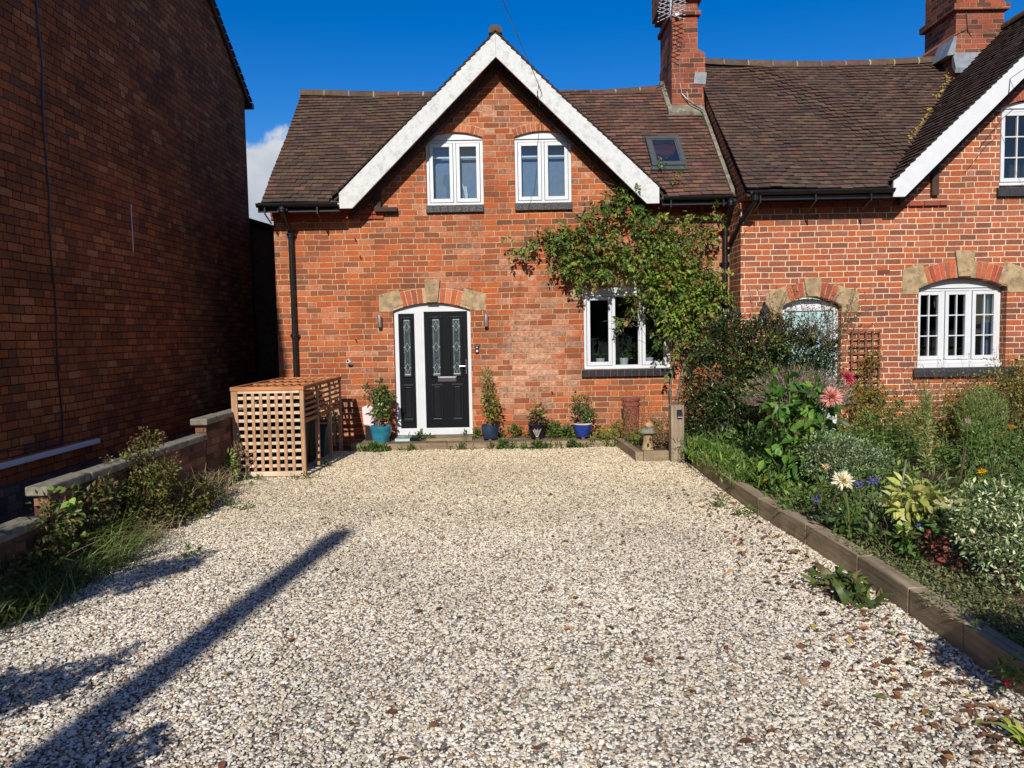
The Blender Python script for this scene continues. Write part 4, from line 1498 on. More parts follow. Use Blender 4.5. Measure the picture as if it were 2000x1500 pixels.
for sgn in (-1, 1):
    m.prism([(gx, 6.40), (gx + sgn * 2.9, 3.60), (gx + sgn * 2.9, 3.46), (gx, 6.26)], 'y', 11.28, 11.398)
    m.box(gx + sgn * 2.35 - 0.05, gx + sgn * 2.35 + 0.05, 11.34, 11.398, 3.6, 4.05)
m.build('verge_rafters', M['timber_dark'], rh)
gt = MB()
gutter(gt, 3.42, 5.42, 10.95, 3.64)
gt.build('gutter', M['black_paint'], rh)
m = MB()
m.tube([(3.47, 10.95, 3.60), (3.47, 10.97, 3.50), (3.45, 11.2, 3.38), (3.40, 11.5, 3.2), (3.38, 11.7, 3.1), (3.36, 11.86, 2.98)], 0.036, 12)
m.tube([(3.47, 10.95, 3.58), (3.47, 10.955, 3.51)], 0.048, 12)
m.tube([(3.43, 11.3, 3.33), (3.41, 11.42, 3.25)], 0.047, 12)
m.build('downpipe', M['black_paint'], rh, smooth=True)
# cable clips on the side of the parapet
m = MB()
for k in range(6):
    m.tube([(3.395, 11.95 - k * 0.13, 3.66 - k * 0.12), (3.385, 11.85 - k * 0.13, 3.67 - k * 0.12), (3.39, 11.75 - k * 0.13, 3.72 - k * 0.12)], 0.005, 4)
m.build('parapet_ties', M['lead'], rh)

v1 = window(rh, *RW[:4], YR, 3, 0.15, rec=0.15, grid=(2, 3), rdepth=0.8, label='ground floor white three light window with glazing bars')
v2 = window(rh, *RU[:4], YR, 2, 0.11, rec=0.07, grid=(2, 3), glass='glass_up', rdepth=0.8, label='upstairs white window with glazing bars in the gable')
sill(v1, 5.955, 7.46, 0.945, 1.075, YR, 0.07, brick=False)
MB().box(6.032, 7.333, YR + 0.08, YR + 0.2, 1.076, 1.139).build('sub_sill', M['upvc'], v1)
sill(v2, 7.14, 8.34, 3.565, 3.70, YR, 0.06, brick=False)
# curtain behind the right light and a bottle on the sill
m = MB()
for k in range(9):
    m.tube([(7.12 + k * 0.022, YR + 0.26 + 0.02 * (k % 2), 1.15), (7.12 + k * 0.022, YR + 0.26 + 0.02 * (k % 2), 2.25)], 0.014, 6)
m.build('curtain', M['sky_tint_and_curtain'], v1)
ra = dict(cols=BRICKS_R, mort=M['stone'])
arch_pair(rh, RW[0], RW[1], RW[3], RW[4], 0.25, YR, 19, BRICKS_R, M['stone'], skip=lambda x: abs(x - 6.69) < 0.15 or x < 6.12 or x > 7.26)
stone_block('keystone', rh, [(6.60, 2.42), (6.79, 2.42), (6.845, 2.80), (6.545, 2.80)], YR, 0.035)
stone_block('springer_stone', rh, [(5.785, 2.17), (6.028, 2.17), (6.028, 2.27), (6.16, 2.325), (6.075, 2.635), (5.785, 2.53)], YR)
stone_block('springer_stone', rh, [(7.58, 2.17), (7.337, 2.17), (7.337, 2.27), (7.20, 2.325), (7.29, 2.635), (7.58, 2.53)], YR)
arch_pair(rh, RD[0], RD[1], RD[3], RD[4], 0.23, YR, 13, BRICKS_R, M['stone'], skip=lambda x: abs(x - 4.455) < 0.14 or x < 4.11 or x > 4.80)
stone_block('keystone', rh, [(4.37, 2.165), (4.54, 2.165), (4.585, 2.44), (4.325, 2.44)], YR, 0.03)
stone_block('springer_stone', rh, [(3.77, 1.92), (4.018, 1.92), (4.018, 2.035), (4.13, 2.09), (4.07, 2.33), (3.77, 2.22)], YR)
stone_block('springer_stone', rh, [(5.14, 1.92), (4.892, 1.92), (4.892, 2.035), (4.78, 2.09), (4.84, 2.33), (5.14, 2.22)], YR)
brick_arch(rh, RU[0], RU[1], RU[3], RU[4], 0.13, YR, 15, BRICKS_R, M['stone'])
m = MB()
yy = YR + 0.14
m.box(4.022, 4.085, yy - 0.03, yy + 0.05, 0, 2.02)
m.box(4.825, 4.888, yy - 0.03, yy + 0.05, 0, 2.02)
m.box(4.085, 4.825, yy - 0.03, yy + 0.05, 1.96, 2.02)
a_, _ = arc(4.022, 4.888, 2.0205, 0.12)
m.prism([(4.022, 2.0205), (4.888, 2.0205)] + a_[::-1][1:-1], 'y', yy + 0.01, yy + 0.05)
dfr2 = m.build('door_frame', M['upvc'], rh, bevel=0.004)
m = MB()
for k in range(6):
    m.box(4.087 + k * 0.1228, 4.087 + (k + 1) * 0.1228 - 0.006, yy, yy + 0.04, 0.02, 1.958)
m.box(4.087, 4.82, yy + 0.006, yy + 0.036, 0.02, 1.955)
d2 = m.build('front_door', M['teal_door'], rh, bevel=0.003)
MB().tube([(4.77, yy, 1.0), (4.77, yy - 0.05, 1.0)], 0.025, 12).build('handle', M['chrome'], d2)
m = MB()
m.box(5.42, 5.60, YR - 0.004, YR + 0.01, 2.475, 2.535)
ab = m.build('air_brick', M['terracotta'], rh)
m = MB()
for i in range(9):
    for j in range(3):
        m.box(5.432 + i * 0.0185, 5.442 + i * 0.0185, YR - 0.0065, YR - 0.0042, 2.482 + j * 0.017, 2.492 + j * 0.017)
m.build('air_holes', M['room'], ab)
ch = MB()
ch.box(7.70, 8.52, 13.50, 14.50, 5.8, 8.3)
ch.box(7.64, 8.57, 13.45, 14.55, 5.8, 6.62)
ch.prism([(7.643, 6.62), (8.567, 6.62), (8.517, 6.70), (7.703, 6.70)], 'y', 13.452, 14.548)
ch.box(7.63, 8.58, 13.43, 14.57, 7.05, 7.16)
ch2 = ch.build('chimney', M['brick_chimney'], rh, bevel=0.006)
m = MB()
m.prism([(13.36, 5.98), (13.46, 6.10), (13.46, 6.34), (13.44, 6.34), (13.34, 6.06)], 'x', 7.62, 8.3)
m.prism([(7.5, 6.28), (7.64, 6.30), (7.66, 6.6), (7.62, 6.6)], 'y', 13.4, 13.9)
m.build('lead_flashing', M['lead'], ch2)
m = MB()
m.tube([(7.86, 13.49, 7.05), (7.90, 13.48, 6.7), (8.02, 13.47, 6.5), (8.10, 13.45, 6.2)], 0.009, 5)
m.tube([(7.66, 13.45, 6.63), (7.85, 13.44, 6.72), (7.98, 13.46, 6.55)], 0.008, 5)
m.build('aerial_cable', M['black_paint'], ch2)
lt = thing('lantern', 'black wall lantern left of the pale teal door behind the shrub', 'wall lamp', (3.73, 11.4, 1.8))
m = MB()
m.lathe([(0.0, 0.26), (0.03, 0.25), (0.075, 0.17), (0.085, 0.15), (0.07, 0.15)], (3.73, 11.30, 1.8), 6, cap=False)
m.lathe([(0.02, -0.02), (0.045, 0.0), (0.045, 0.01), (0.0, 0.01)], (3.73, 11.30, 1.8), 6, cap=False)
for k in range(6):
    t = PI * k / 3
    m.tube([(3.73 + 0.043 * math.cos(t), 11.3 + 0.043 * math.sin(t), 1.81), (3.73 + 0.068 * math.cos(t), 11.3 + 0.068 * math.sin(t), 1.95)], 0.006, 5)
m.tube([(3.73, 11.3, 2.05), (3.73, 11.34, 2.1), (3.73, 11.398, 2.0)], 0.012, 6)
m.build('frame', M['black_paint'], lt)
MB().lathe([(0.036, 0.012), (0.06, 0.148)], (3.73, 11.30, 1.8), 6, cap=False).build('glass', M['glass'], lt)

# trellis panel with climber against the neighbour's wall
tr = thing('wall_trellis', 'brown wooden trellis fixed to the brick wall right of the teal door', 'trellis', (5.2, 11.35, 0.2))
m = MB()
for k in range(5):
    x = 5.02 + k * 0.102
    m.box(x, x + 0.022, 11.345, 11.36, 0.62, 1.66)
for k in range(10):
    z = 0.68 + k * 0.105
    m.box(5.0, 5.46, 11.332, 11.344, z, z + 0.022)
for k in range(4):
    x = 5.02 + k * 0.13
    m.box(x, x + 0.022, 11.345, 11.36, 0.1, 0.61)
m.box(5.0, 5.46, 11.331, 11.344, 0.58, 0.604)
m.build('slats', M['trellis'], tr, bevel=0.002)

# ------------------------------------------------------------------ LEFT HOUSE
lh = thing('tall_brick_house', 'tall dark red brick house gable end in shadow on the left', 'house', (-5, 8.5, 0))
m = MB()
m.prism([(-0.56, -0.1), (14.52, -0.1), (14.52, 6.14), (6.98, 11.17), (-0.56, 6.14)], 'x', -5.1, -4.85)
m.build('gable_wall', M['brick_left'], lh)
MB().box(-14, -5.1, -0.56, -0.31, -0.1, 6.14).build('front_wall', M['brick_left'], lh)
MB().box(-14, -5.1, 14.27, 14.52, -0.1, 6.14).build('rear_wall', M['brick_left'], lh)
m = MB()
m.box(-4.849, -4.825, -0.57, 14.53, -0.05, 0.34)
m.build('plinth', M['brick_blue'], lh)
m = MB()
m.col = lin(64, 54, 50)
for (ya, za, yb, zb) in ((-0.76, 6.01, 6.98, 11.18), (14.72, 6.01, 6.98, 11.18)):
    m.prism([(ya, za), (yb, zb), (yb, zb + 0.11), (ya, za + 0.11)], 'x', -14, -4.80)
n = 58
for k in range(n):
    t0, t1 = k / n, (k + 0.9) / n
    y0_, y1_ = 14.75 - 7.77 * t0, 14.75 - 7.77 * t1
    z0_, z1_ = 6.09 + 5.19 * t0, 6.09 + 5.19 * t1
    m.col = tuple(c_ * random.uniform(0.6, 1.1) for c_ in lin(84, 64, 56))
    m.prism([(y0_, z0_ + 0.03), (y1_, z1_ + 0.02), (y1_, z1_ + 0.035), (y0_, z0_ + 0.05)], 'x', -5.3, -4.775 + random.uniform(-0.004, 0.004))
m.build('roof', M['tile'], lh)
m = MB()
m.tube([(-4.76, 14.74, 6.04), (-9, 14.74, 6.04)], 0.06, 10)
m.build('gutter', M['black_paint'], lh)
m = MB()
pts = []
for k in range(26):
    z = 0.62 + k * 0.33
    pts.append((-4.838, 8.2 + 0.015 * math.sin(k * 1.7) + 0.008 * random.uniform(-1, 1), z))
m.tube(pts, 0.008, 5)
m.tube([(-4.838, 8.2, 0.62), (-4.838, 7.6, 0.66), (-4.838, 6.6, 0.72), (-4.838, 5, 0.74)], 0.006, 5)
m.build('wall_cable', M['black_paint'], lh)
wp = MB().box(-4.848, -4.79, 3.0, 8.86, 0.525, 0.58).build('white_pipe', M['upvc'], None, bevel=0.008)
tag(wp, 'long white plastic pipe lying low along the shaded brick wall', 'pipe')
m = MB().box(-4.849, -4.843, 9.985, 10.0, 2.85, 3.45)
m.build('paint_drip', M['white_barge'], lh)
# lean-to at the end of the passage, its shade put into dark materials
le = thing('lean_to', 'lean-to with shade put into its dark colour closing the shadowed passage between the two houses', 'shed', (-4.2, 15, 0))
MB().prism([(-6.5, -0.1), (-3.2, -0.1), (-3.2, 3.35), (-6.5, 4.4)], 'y', 14.9, 15.1).build('boarded_front', M['timber_dark'], le)
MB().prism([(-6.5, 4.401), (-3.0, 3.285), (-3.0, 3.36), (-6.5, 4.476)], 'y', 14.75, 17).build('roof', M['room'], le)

# low wall with coping
dw = thing('dwarf_wall', 'low stepped brick boundary wall with lichened concrete coping', 'wall', (-3.55, 7, 0))
m = MB()
m.box(-3.53, -3.42, 5.58, 8.5, -0.05, 0.59)
m.box(-3.535, -3.415, 8.501, 11.6, -0.05, 0.755)
m.box(-3.55, -3.43, 2.0, 5.579, -0.05, 0.38)
m.build('brickwork', M['brick_low'], dw)


def coping(x0, x1, y0_, y1_, z0_, z1_, n=9, seed=0):
    m = MB()
    rnd = random.Random(seed)
    stp = (y1_ - y0_) / n
    for k in range(n):
        j = rnd.uniform(-0.006, 0.006)
        m.box(x0 + j, x1 + j, y0_ + k * stp + 0.003, y0_ + (k + 1) * stp - 0.003, z0_, z1_ + rnd.uniform(-0.004, 0.004))
    return m.build('coping', M['coping'], dw, bevel=0.012)


coping(-3.555, -3.39, 5.52, 8.49, 0.592, 0.66, 5, 1)
coping(-3.57, -3.38, 8.43, 11.6, 0.757, 0.825, 5, 2)
coping(-3.60, -3.40, 2.0, 5.515, 0.382, 0.45, 5, 3)

# ------------------------------------------------------------------ lattice bin store
bs = thing('bin_store', 'slatted larch lattice bin store standing beside the dwarf wall', 'bin store', (-3.0, 10.2, 0))
xs0, xs1, ys0, ys1, zt = -3.41, -2.53, 9.28, 11.35, 1.12
PW = 0.075
for (x, y) in ((xs0, ys0), (xs1 - 0.05, ys0 + 0.0), (xs1 - 0.055, 9.98), (xs1 - 0.055, 10.66), (xs1 - 0.055, ys1 - 0.05), (xs0, ys1 - 0.05), (xs0, 10.3)):
    wx = PW if x == xs0 else 0.05
    MB().box(x, x + wx, y, y + 0.05, 0.0, zt - 0.05).build('corner_post', M['lattice_z'], bs, bevel=0.004)
m = MB()
m.box(xs0 - 0.006, xs1 + 0.006, ys0 - 0.012, ys0 + 0.04, zt - 0.0495, zt - 0.004)
for k in range(1, 4):
    y = ys0 + (ys1 - ys0) * k / 3 - 0.025
    MB().box(xs0 + 0.05, xs1 - 0.05, y + 0.006, y + 0.044, zt - 0.045, zt - 0.006).build('top_bar', M['lattice_top'], bs, bevel=0.004)
m.build('top_rail', M['lattice_top'], bs, bevel=0.004)
m = MB()
m.box(xs0 - 0.006, xs0 + 0.045, ys0 + 0.041, ys1, zt - 0.0494, zt - 0.003)
m.box(xs1 - 0.045, xs1 + 0.006, ys0 + 0.041, ys1, zt - 0.0494, zt - 0.003)
m.box(xs1 - 0.045, xs1 - 0.005, ys0 + 0.051, ys1 - 0.05, 0.66, 0.70)
m.build('side_rail', M['lattice_y'], bs, bevel=0.004)
m = MB()
fx0, fx1 = xs0 + PW + 0.004, xs1 - 0.054
for k in range(7):
    x = fx0 + (fx1 - fx0) * (k + 0.94) / 7.9
    m.box(x - 0.019, x + 0.019, ys0 - 0.002, ys0 + 0.010, 0.08, zt - 0.0855)
fp = m.build('front_lattice', M['lattice_z'], bs, bevel=0.002)
m = MB()
m.box(fx0, fx1, ys0 + 0.001, ys0 + 0.03, zt - 0.085, zt - 0.0505)
for k in range(10):
    z = 0.128 + k * 0.0925
    m.box(fx0, fx1, ys0 + 0.0105, ys0 + 0.022, z, z + 0.037)
m.box(fx0 - 0.03, fx1 + 0.03, ys0 - 0.012, ys0 + 0.03, 0.022, 0.079)
m.build('front_slats', M['lattice_x'], fp, bevel=0.002)
m = MB()
for a, b in ((ys0 + 0.05, 9.98), (10.03, 10.66), (10.71, ys1 - 0.05)):
    for k in range(5):
        z = 0.735 + k * 0.067
        m.box(xs1 - 0.03, xs1 - 0.015, a, b, z, z + 0.03)
m.build('side_slats', M['lattice_y'], bs, bevel=0.002)
m = MB()
for a, b in ((ys0 + 0.05, 9.945), (9.995, 10.635), (10.685, ys1 - 0.05)):
    for k in range(7):
        x = xs0 + 0.12 + (xs1 - xs0 - 0.24) * k / 6
        m.box(x - 0.016, x + 0.016, a, b, zt - 0.022, zt - 0.013)
m.build('top_lattice', M['lattice_top'], bs, bevel=0.002)
m = MB()
for k in range(7):
    x = xs0 + 0.12 + (xs1 - xs0 - 0.24) * k / 6
    m.box(x - 0.018, x + 0.018, ys1 - 0.02, ys1 - 0.008, 0.08, zt - 0.05)
for k in range(10):
    z = 0.128 + k * 0.0925
    m.box(xs0 + PW, xs1 - 0.055, ys1 - 0.0075, ys1 + 0.004, z, z + 0.032)
m.build('back_lattice', M['lattice_z'], bs)


def wheelie(name, label, x, y, mat, group='bins inside the lattice store'):
    t = thing(name, label, 'bin', (x, y, 0), group)
    m = MB()
    lo, hi = (0.19, 0.2), (0.26, 0.29)
    n = 10

    def rr_(hx, hy, z, r=0.05):
        out = []
        for (sx_, sy_, a0) in ((1, 1, 0), (-1, 1, 90), (-1, -1, 180), (1, -1, 270)):
            for k in range(4):
                t_ = math.radians(a0 + 30 * k)
                out.append((x + sx_ * (hx - r) + r * math.cos(t_), y + sy_ * (hy - r) + r * math.sin(t_), z))
        return out
    rings = [rr_(*lo, 0.04), rr_(0.235, 0.26, 0.75), rr_(*hi, 0.88), rr_(0.275, 0.305, 0.885), rr_(0.275, 0.305, 0.92)]
    vs = [p for q in rings for p in q]
    k = len(rings[0])
    fs = [(i * k + j, i * k + (j + 1) % k, (i + 1) * k + (j + 1) % k, (i + 1) * k + j) for i in range(len(rings) - 1) for j in range(k)]
    fs.append(tuple(range(k - 1, -1, -1)))
    m.add(vs, fs)
    m.build('body', mat, t, smooth=True)
    m = MB()
    r2 = [rr_(0.28, 0.31, 0.921), rr_(0.28, 0.31, 0.945), rr_(0.2, 0.23, 0.985)]
    vs = [p for q in r2 for p in q]
    fs = [(i * k + j, i * k + (j + 1) % k, (i + 1) * k + (j + 1) % k, (i + 1) * k + j) for i in range(2) for j in range(k)]
    fs += [tuple(range(k - 1, -1, -1)), tuple(range(2 * k, 3 * k))]
    m.add(vs, fs)
    m.build('lid', mat, t, smooth=True)
    for sx_ in (-1, 1):
        MB().tube([(x - 0.25 * 1, y + sx_ * 0.19, 0.1), (x - 0.25, y + sx_ * 0.24, 0.1)], 0.1, 18).build('wheel', M['black_paint'], t)
    MB().tube([(x - 0.30, y - 0.2, 0.9), (x - 0.33, y - 0.15, 0.9), (x - 0.33, y + 0.15, 0.9), (x - 0.30, y + 0.2, 0.9)], 0.014, 6).build('handle', M['black_paint'], t)
    return t


wheelie('wheelie_bin', 'dark green wheeled bin behind the front lattice panel of the bin store', -2.84, 9.66, M['bin_green'])
wheelie('wheelie_bin', 'charcoal wheeled bin in the middle bay of the bin store', -2.9, 10.34, M['bin_black'])
rb = thing('recycling_crate', 'open teal plastic crate in the rear bay of the bin store', 'crate', (-2.85, 11.0, 0), 'bins inside the lattice store')
m = MB()
m.prism([(-3.1, 0.0), (-2.68, 0.0), (-2.63, 0.46), (-3.15, 0.46)], 'y', 10.76, 11.22)
m.build('body', M['crate_teal'], rb, bevel=0.01)
m = MB()
m.box(-3.17, -2.61, 10.74, 10.775, 0.44, 0.485)
m.box(-3.17, -2.61, 11.205, 11.24, 0.44, 0.485)
m.box(-3.17, -3.14, 10.775, 11.205, 0.44, 0.485)
m.box(-2.64, -2.61, 10.775, 11.205, 0.44, 0.485)
m.build('rim', M['crate_teal'], rb, bevel=0.005)

# ------------------------------------------------------------------ timber edging, post, corner bed
pts = [(2.235, 9.55), (2.215, 8.1), (2.225, 6.9), (2.29, 5.95), (2.315, 5.1), (2.325, 4.45), (2.325, 3.9), (2.31, 2.7), (2.30, 0.5)]
LBL = ['weathered timber edging length nearest the post, half covered by marigolds', 'grey timber edging length beside the grey shrub and bright low plants',
       'grey timber edging length below the white dahlia', 'grey timber edging length topped with creeping thyme', 'grey timber edging length behind the dock weed',
       'grey timber edging length just past the dock weed', 'grey timber edging length where the corner shadow begins', 'shaded timber edging length nearest the viewer']
for k in range(len(pts) - 1):
    a, b = Vector((*pts[k], 0)), Vector((*pts[k + 1], 0))
    d = (a - b).normalized()
    nn = Vector((d.y, -d.x, 0))
    if nn.x < 0:
        nn = -nn
    hgt = 0.168 + random.uniform(-0.008, 0.008)
    wdt = 0.115
    a2, b2 = a - d * 0.003, b + d * 0.003
    q = [a2, a2 + nn * wdt, b2 + nn * wdt, b2]
    m = MB()
    m.add([(p.x, p.y, -0.03) for p in q] + [(p.x, p.y, hgt) for p in q], [(3, 2, 1, 0), (4, 5, 6, 7), (0, 1, 5, 4), (1, 2, 6, 5), (2, 3, 7, 6), (3, 0, 4, 7)])
    o = m.build('timber_sleeper', M['sleeper'], None, bevel=0.009)
    tag(o, LBL[k], 'edging', 'timber edging between gravel and planted bed')
m = MB().box(1.70, 2.03, 9.93, 10.03, -0.02, 0.14)
tag(m.build('timber_sleeper', M['sleeper_x'], None, bevel=0.008), 'short pale timber edging board left of the square post', 'edging', 'timber edging of the corner bed')
m = MB()
m.add([(1.60, 9.97, -0.02), (1.695, 9.93, -0.02), (1.63, 11.27, -0.02), (1.53, 11.27, -0.02), (1.60, 9.97, 0.13), (1.695, 9.93, 0.13), (1.63, 11.27, 0.13), (1.53, 11.27, 0.13)],
      [(3, 2, 1, 0), (4, 5, 6, 7), (0, 1, 5, 4), (1, 2, 6, 5), (2, 3, 7, 6), (3, 0, 4, 7)])
tag(m.build('timber_sleeper', M['sleeper'], None, bevel=0.008), 'timber edging running back to the wall beside the ornament', 'edging', 'timber edging of the corner bed')
m = MB().box(2.04, 2.21, 9.83, 10.0, -0.05, 0.742)
tag(m.build('timber_post', M['post'], None, bevel=0.008), 'square grey timber post with a solar light at the end of the gravel', 'post')
sl = thing('solar_light', 'small black solar light screwed near the top of the grey post', 'light', (2.15, 9.83, 0.6))
m = MB()
m.prism([(9.829, 0.69), (9.829, 0.60), (9.775, 0.60), (9.775, 0.615)], 'x', 2.11, 2.18)
m.build('housing', M['black_paint'], sl, bevel=0.004)
MB().box(2.115, 2.175, 9.778, 9.826, 0.592, 0.5995).build('lens', M['upvc'], sl)

# ------------------------------------------------------------------ telegraph pole, wire, things behind the viewer
PX, PY, PH = -3.12, -6.6, 8.0
tp = thing('telegraph_pole', 'brown wooden telegraph pole behind the viewer whose shadow crosses the gravel', 'pole', (PX, PY, 0))
m = MB()
m.tube([(PX, PY, -0.1), (PX, PY, 4), (PX, PY, PH)], [0.15, 0.135, 0.115], 18)
m.build('pole_shaft', M['pole'], tp, smooth=True)
m = MB()
for k in range(6):
    m.bar((PX - 0.12 if k % 2 else PX + 0.12, PY, 4.2 + k * 0.4), (PX - 0.24 if k % 2 else PX + 0.24, PY, 4.2 + k * 0.4), 0.02, 0.02)
m.build('climbing_step', M['steel'], tp)
MB().lathe([(0.02, 0), (0.14, 0.02), (0.14, 0.07), (0.03, 0.1)], (PX, PY, PH - 0.25), 16).build('cable_ring', M['black_paint'], tp)
m = MB()
E_ = Vector((0.47, 11.58, 5.36))
S_ = Vector((PX, PY, PH - 0.2))
m.tube([S_.lerp(E_, t / 24) - Vector((0, 0, 0.45 * math.sin(PI * t / 24))) for t in range(25)], 0.005, 5)
m.tube([E_, E_ + Vector((0.03, -0.01, -0.08)), E_ + Vector((0.05, 0, -0.15)), E_ + Vector((0.0, 0.0, -0.2)), E_ + Vector((-0.02, 0.005, -0.1)), E_ + Vector((0.01, 0.01, -0.32))], 0.005, 5)
tag(m.build('overhead_cable', M['black_paint']), 'thin black overhead cable fixed to the right slope of the white bargeboard', 'cable')
m = MB()
E_ = Vector((7.02, 10.955, 5.12))
m.tube([E_, E_ + Vector((-0.02, -0.01, -0.2)), E_ + Vector((0.05, 0, -0.3)), E_ + Vector((-0.05, 0, -0.38)), E_ + Vector((0.05, 0, -0.42)), E_ + Vector((-0.1, 0, -0.55)), E_ + Vector((-0.4, 0.03, -0.95))], 0.005, 5)
m.tube([E_, E_ + Vector((0.4, -6, 1.0)), E_ + Vector((0.9, -14, 2.2))], 0.004, 4)
tag(m.build('overhead_cable', M['black_paint']), 'thin looped cable on the white bargeboard of the right hand cottage', 'cable')

# ------------------------------------------------------------------ PLANTS
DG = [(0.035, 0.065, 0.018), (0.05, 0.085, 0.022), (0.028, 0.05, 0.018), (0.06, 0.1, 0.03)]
MG = [(0.07, 0.13, 0.03), (0.09, 0.15, 0.035), (0.055, 0.105, 0.03), (0.11, 0.16, 0.04)]
YG = [(0.16, 0.18, 0.03), (0.2, 0.2, 0.04), (0.11, 0.14, 0.03), (0.08, 0.11, 0.03)]
AUT = [(0.2, 0.09, 0.03), (0.16, 0.05, 0.03), (0.14, 0.12, 0.04)]
SLV = [(0.22, 0.27, 0.19), (0.3, 0.34, 0.25), (0.14, 0.19, 0.12), (0.10, 0.14, 0.09)]
DRY = [(0.26, 0.2, 0.14), (0.2, 0.14, 0.1), (0.32, 0.25, 0.17)]


def wig(a, b, n=6, amp=0.03, seed=None):
    r = random.Random(seed) if seed is not None else random
    a, b = Vector(a), Vector(b)
    out = []
    for k in range(n + 1):
        t = k / n
        p = a.lerp(b, t)
        f = math.sin(PI * t)
        out.append(p + Vector((r.uniform(-1, 1), r.uniform(-1, 1), r.uniform(-1, 1))) * amp * f)
    return out


def twigs(m, starts, ends, r0_=0.004, r1_=0.0015, n=4, amp=0.02):
    for a, b in zip(starts, ends):
        pts_ = wig(a, b, n, amp)
        m.tube(pts_, [r0_ + (r1_ - r0_) * k / n for k in range(n + 1)], 4, cap=False)


# --- climber on the cottage wall
CL = [(0.11,2.94,0.09),(0.27,3.06,0.11),(0.47,3.15,0.14),(0.7,3.17,0.17),(0.93,3.13,0.2),(1.2,3.12,0.24),(1.51,3.13,0.26),(0.81,2.76,0.14),(1.0,2.64,0.19),(1.27,2.72,0.28),(1.58,2.75,0.32),(1.89,2.92,0.34),(2.28,3.0,0.34),(2.67,3.05,0.3),(2.94,3.2,0.2),(1.12,3.48,0.11),(1.4,3.52,0.13),(1.68,3.68,0.16),(1.75,3.84,0.1),(1.97,3.45,0.2),(2.36,3.36,0.17),(2.74,3.42,0.1),(3.01,3.4,0.1),(2.04,2.56,0.34),(2.43,2.48,0.36),(2.82,2.63,0.32),(3.09,2.35,0.28),(3.3,2.12,0.16),(2.23,2.14,0.3),(1.89,2.08,0.16),(2.66,2.05,0.34),(3.01,1.89,0.26),(1.78,1.82,0.09),(1.69,1.9,0.08),(2.35,1.67,0.2),(2.66,1.59,0.32),(2.43,1.36,0.13),(3.02,1.54,0.18),(2.62,1.15,0.14),(2.8,1.3,0.15)]
cp = thing('climbing_plant', 'large leafy climber trained over the cottage wall and ground floor window', 'climber', (2.62, 11.9, 0.1))
m = MB()
m.tube([(2.50, 11.85, 0.05), (2.52, 11.84, 0.5), (2.60, 11.82, 0.85), (2.66, 11.84, 1.2), (2.62, 11.85, 1.7), (2.5, 11.86, 2.2), (2.35, 11.88, 2.7)], [0.036, 0.034, 0.03, 0.028, 0.024, 0.02, 0.014], 8)
m.tube([(2.55, 11.85, 0.05), (2.46, 11.84, 0.4), (2.44, 11.82, 0.8), (2.5, 11.8, 1.3), (2.62, 11.82, 1.8)], [0.022, 0.02, 0.018, 0.015, 0.01], 7)
arms = [[(2.5, 11.86, 2.2), (2.0, 11.88, 2.6), (1.5, 11.9, 2.75), (0.85, 11.92, 2.75)], [(2.35, 11.88, 2.7), (1.9, 11.9, 3.0), (1.2, 11.92, 3.15), (0.6, 11.93, 3.2), (0.1, 11.93, 2.95)],
        [(2.35, 11.88, 2.7), (2.1, 11.9, 3.2), (1.7, 11.9, 3.6), (1.75, 11.8, 3.85)], [(2.35, 11.88, 2.7), (2.7, 11.9, 3.1), (3.0, 11.9, 3.45)],
        [(2.62, 11.85, 1.7), (2.9, 11.88, 2.2), (3.1, 11.85, 2.4), (3.35, 11.7, 2.1)], [(2.66, 11.84, 1.2), (2.9, 11.8, 1.5), (3.1, 11.75, 1.6)],
        [(2.1, 11.9, 3.2), (1.5, 11.9, 3.5), (1.0, 11.92, 3.5)], [(3.0, 11.9, 3.45), (2.9, 11.7, 3.75), (2.6, 11.75, 3.95)], [(2.5, 11.86, 2.2), (2.1, 11.75, 2.2), (1.8, 11.7, 1.85)]]
for a in arms:
    pts_ = []
    for k in range(len(a) - 1):
        pts_ += wig(a[k], a[k + 1], 4, 0.04)[:-1]
    pts_.append(Vector(a[-1]))
    m.tube(pts_, [0.014 - 0.010 * k / len(pts_) for k in range(len(pts_))], 5)
st_, en_ = [], []
for k in range(150):
    b = random.choice(CL)
    p = Vector((b[0], 11.85, b[1]))
    st_.append(p)
    en_.append(p + Vector((random.uniform(-1, 1) * 0.3, random.uniform(-0.3, 0.05), random.uniform(-0.8, 0.6) * 0.3)))
twigs(m, st_, en_, 0.004, 0.002)
m.build('stem', M['bark'], cp)
CL = CL + [c_ for c_ in CL if c_[0] < 1.35 or c_[1] > 3.3]
B3 = [(x, 11.72 if r > 0.2 else 11.78, z, r) for (x, z, r) in CL]
foliage('foliage', B3, 290, 14, 0.08, 0.064, [(0.06, 0.10, 0.022), (0.09, 0.13, 0.028), (0.13, 0.155, 0.034), (0.045, 0.075, 0.02), (0.18, 0.18, 0.04), (0.15, 0.10, 0.03), (0.17, 0.05, 0.035)], cp,
        flat=(1, 0.75, 1), droop=0.55, wr=0.52, weights=[4, 4, 3, 3, 1.5, 0.6, 0.25], ymax=11.96, zmin=0.9)


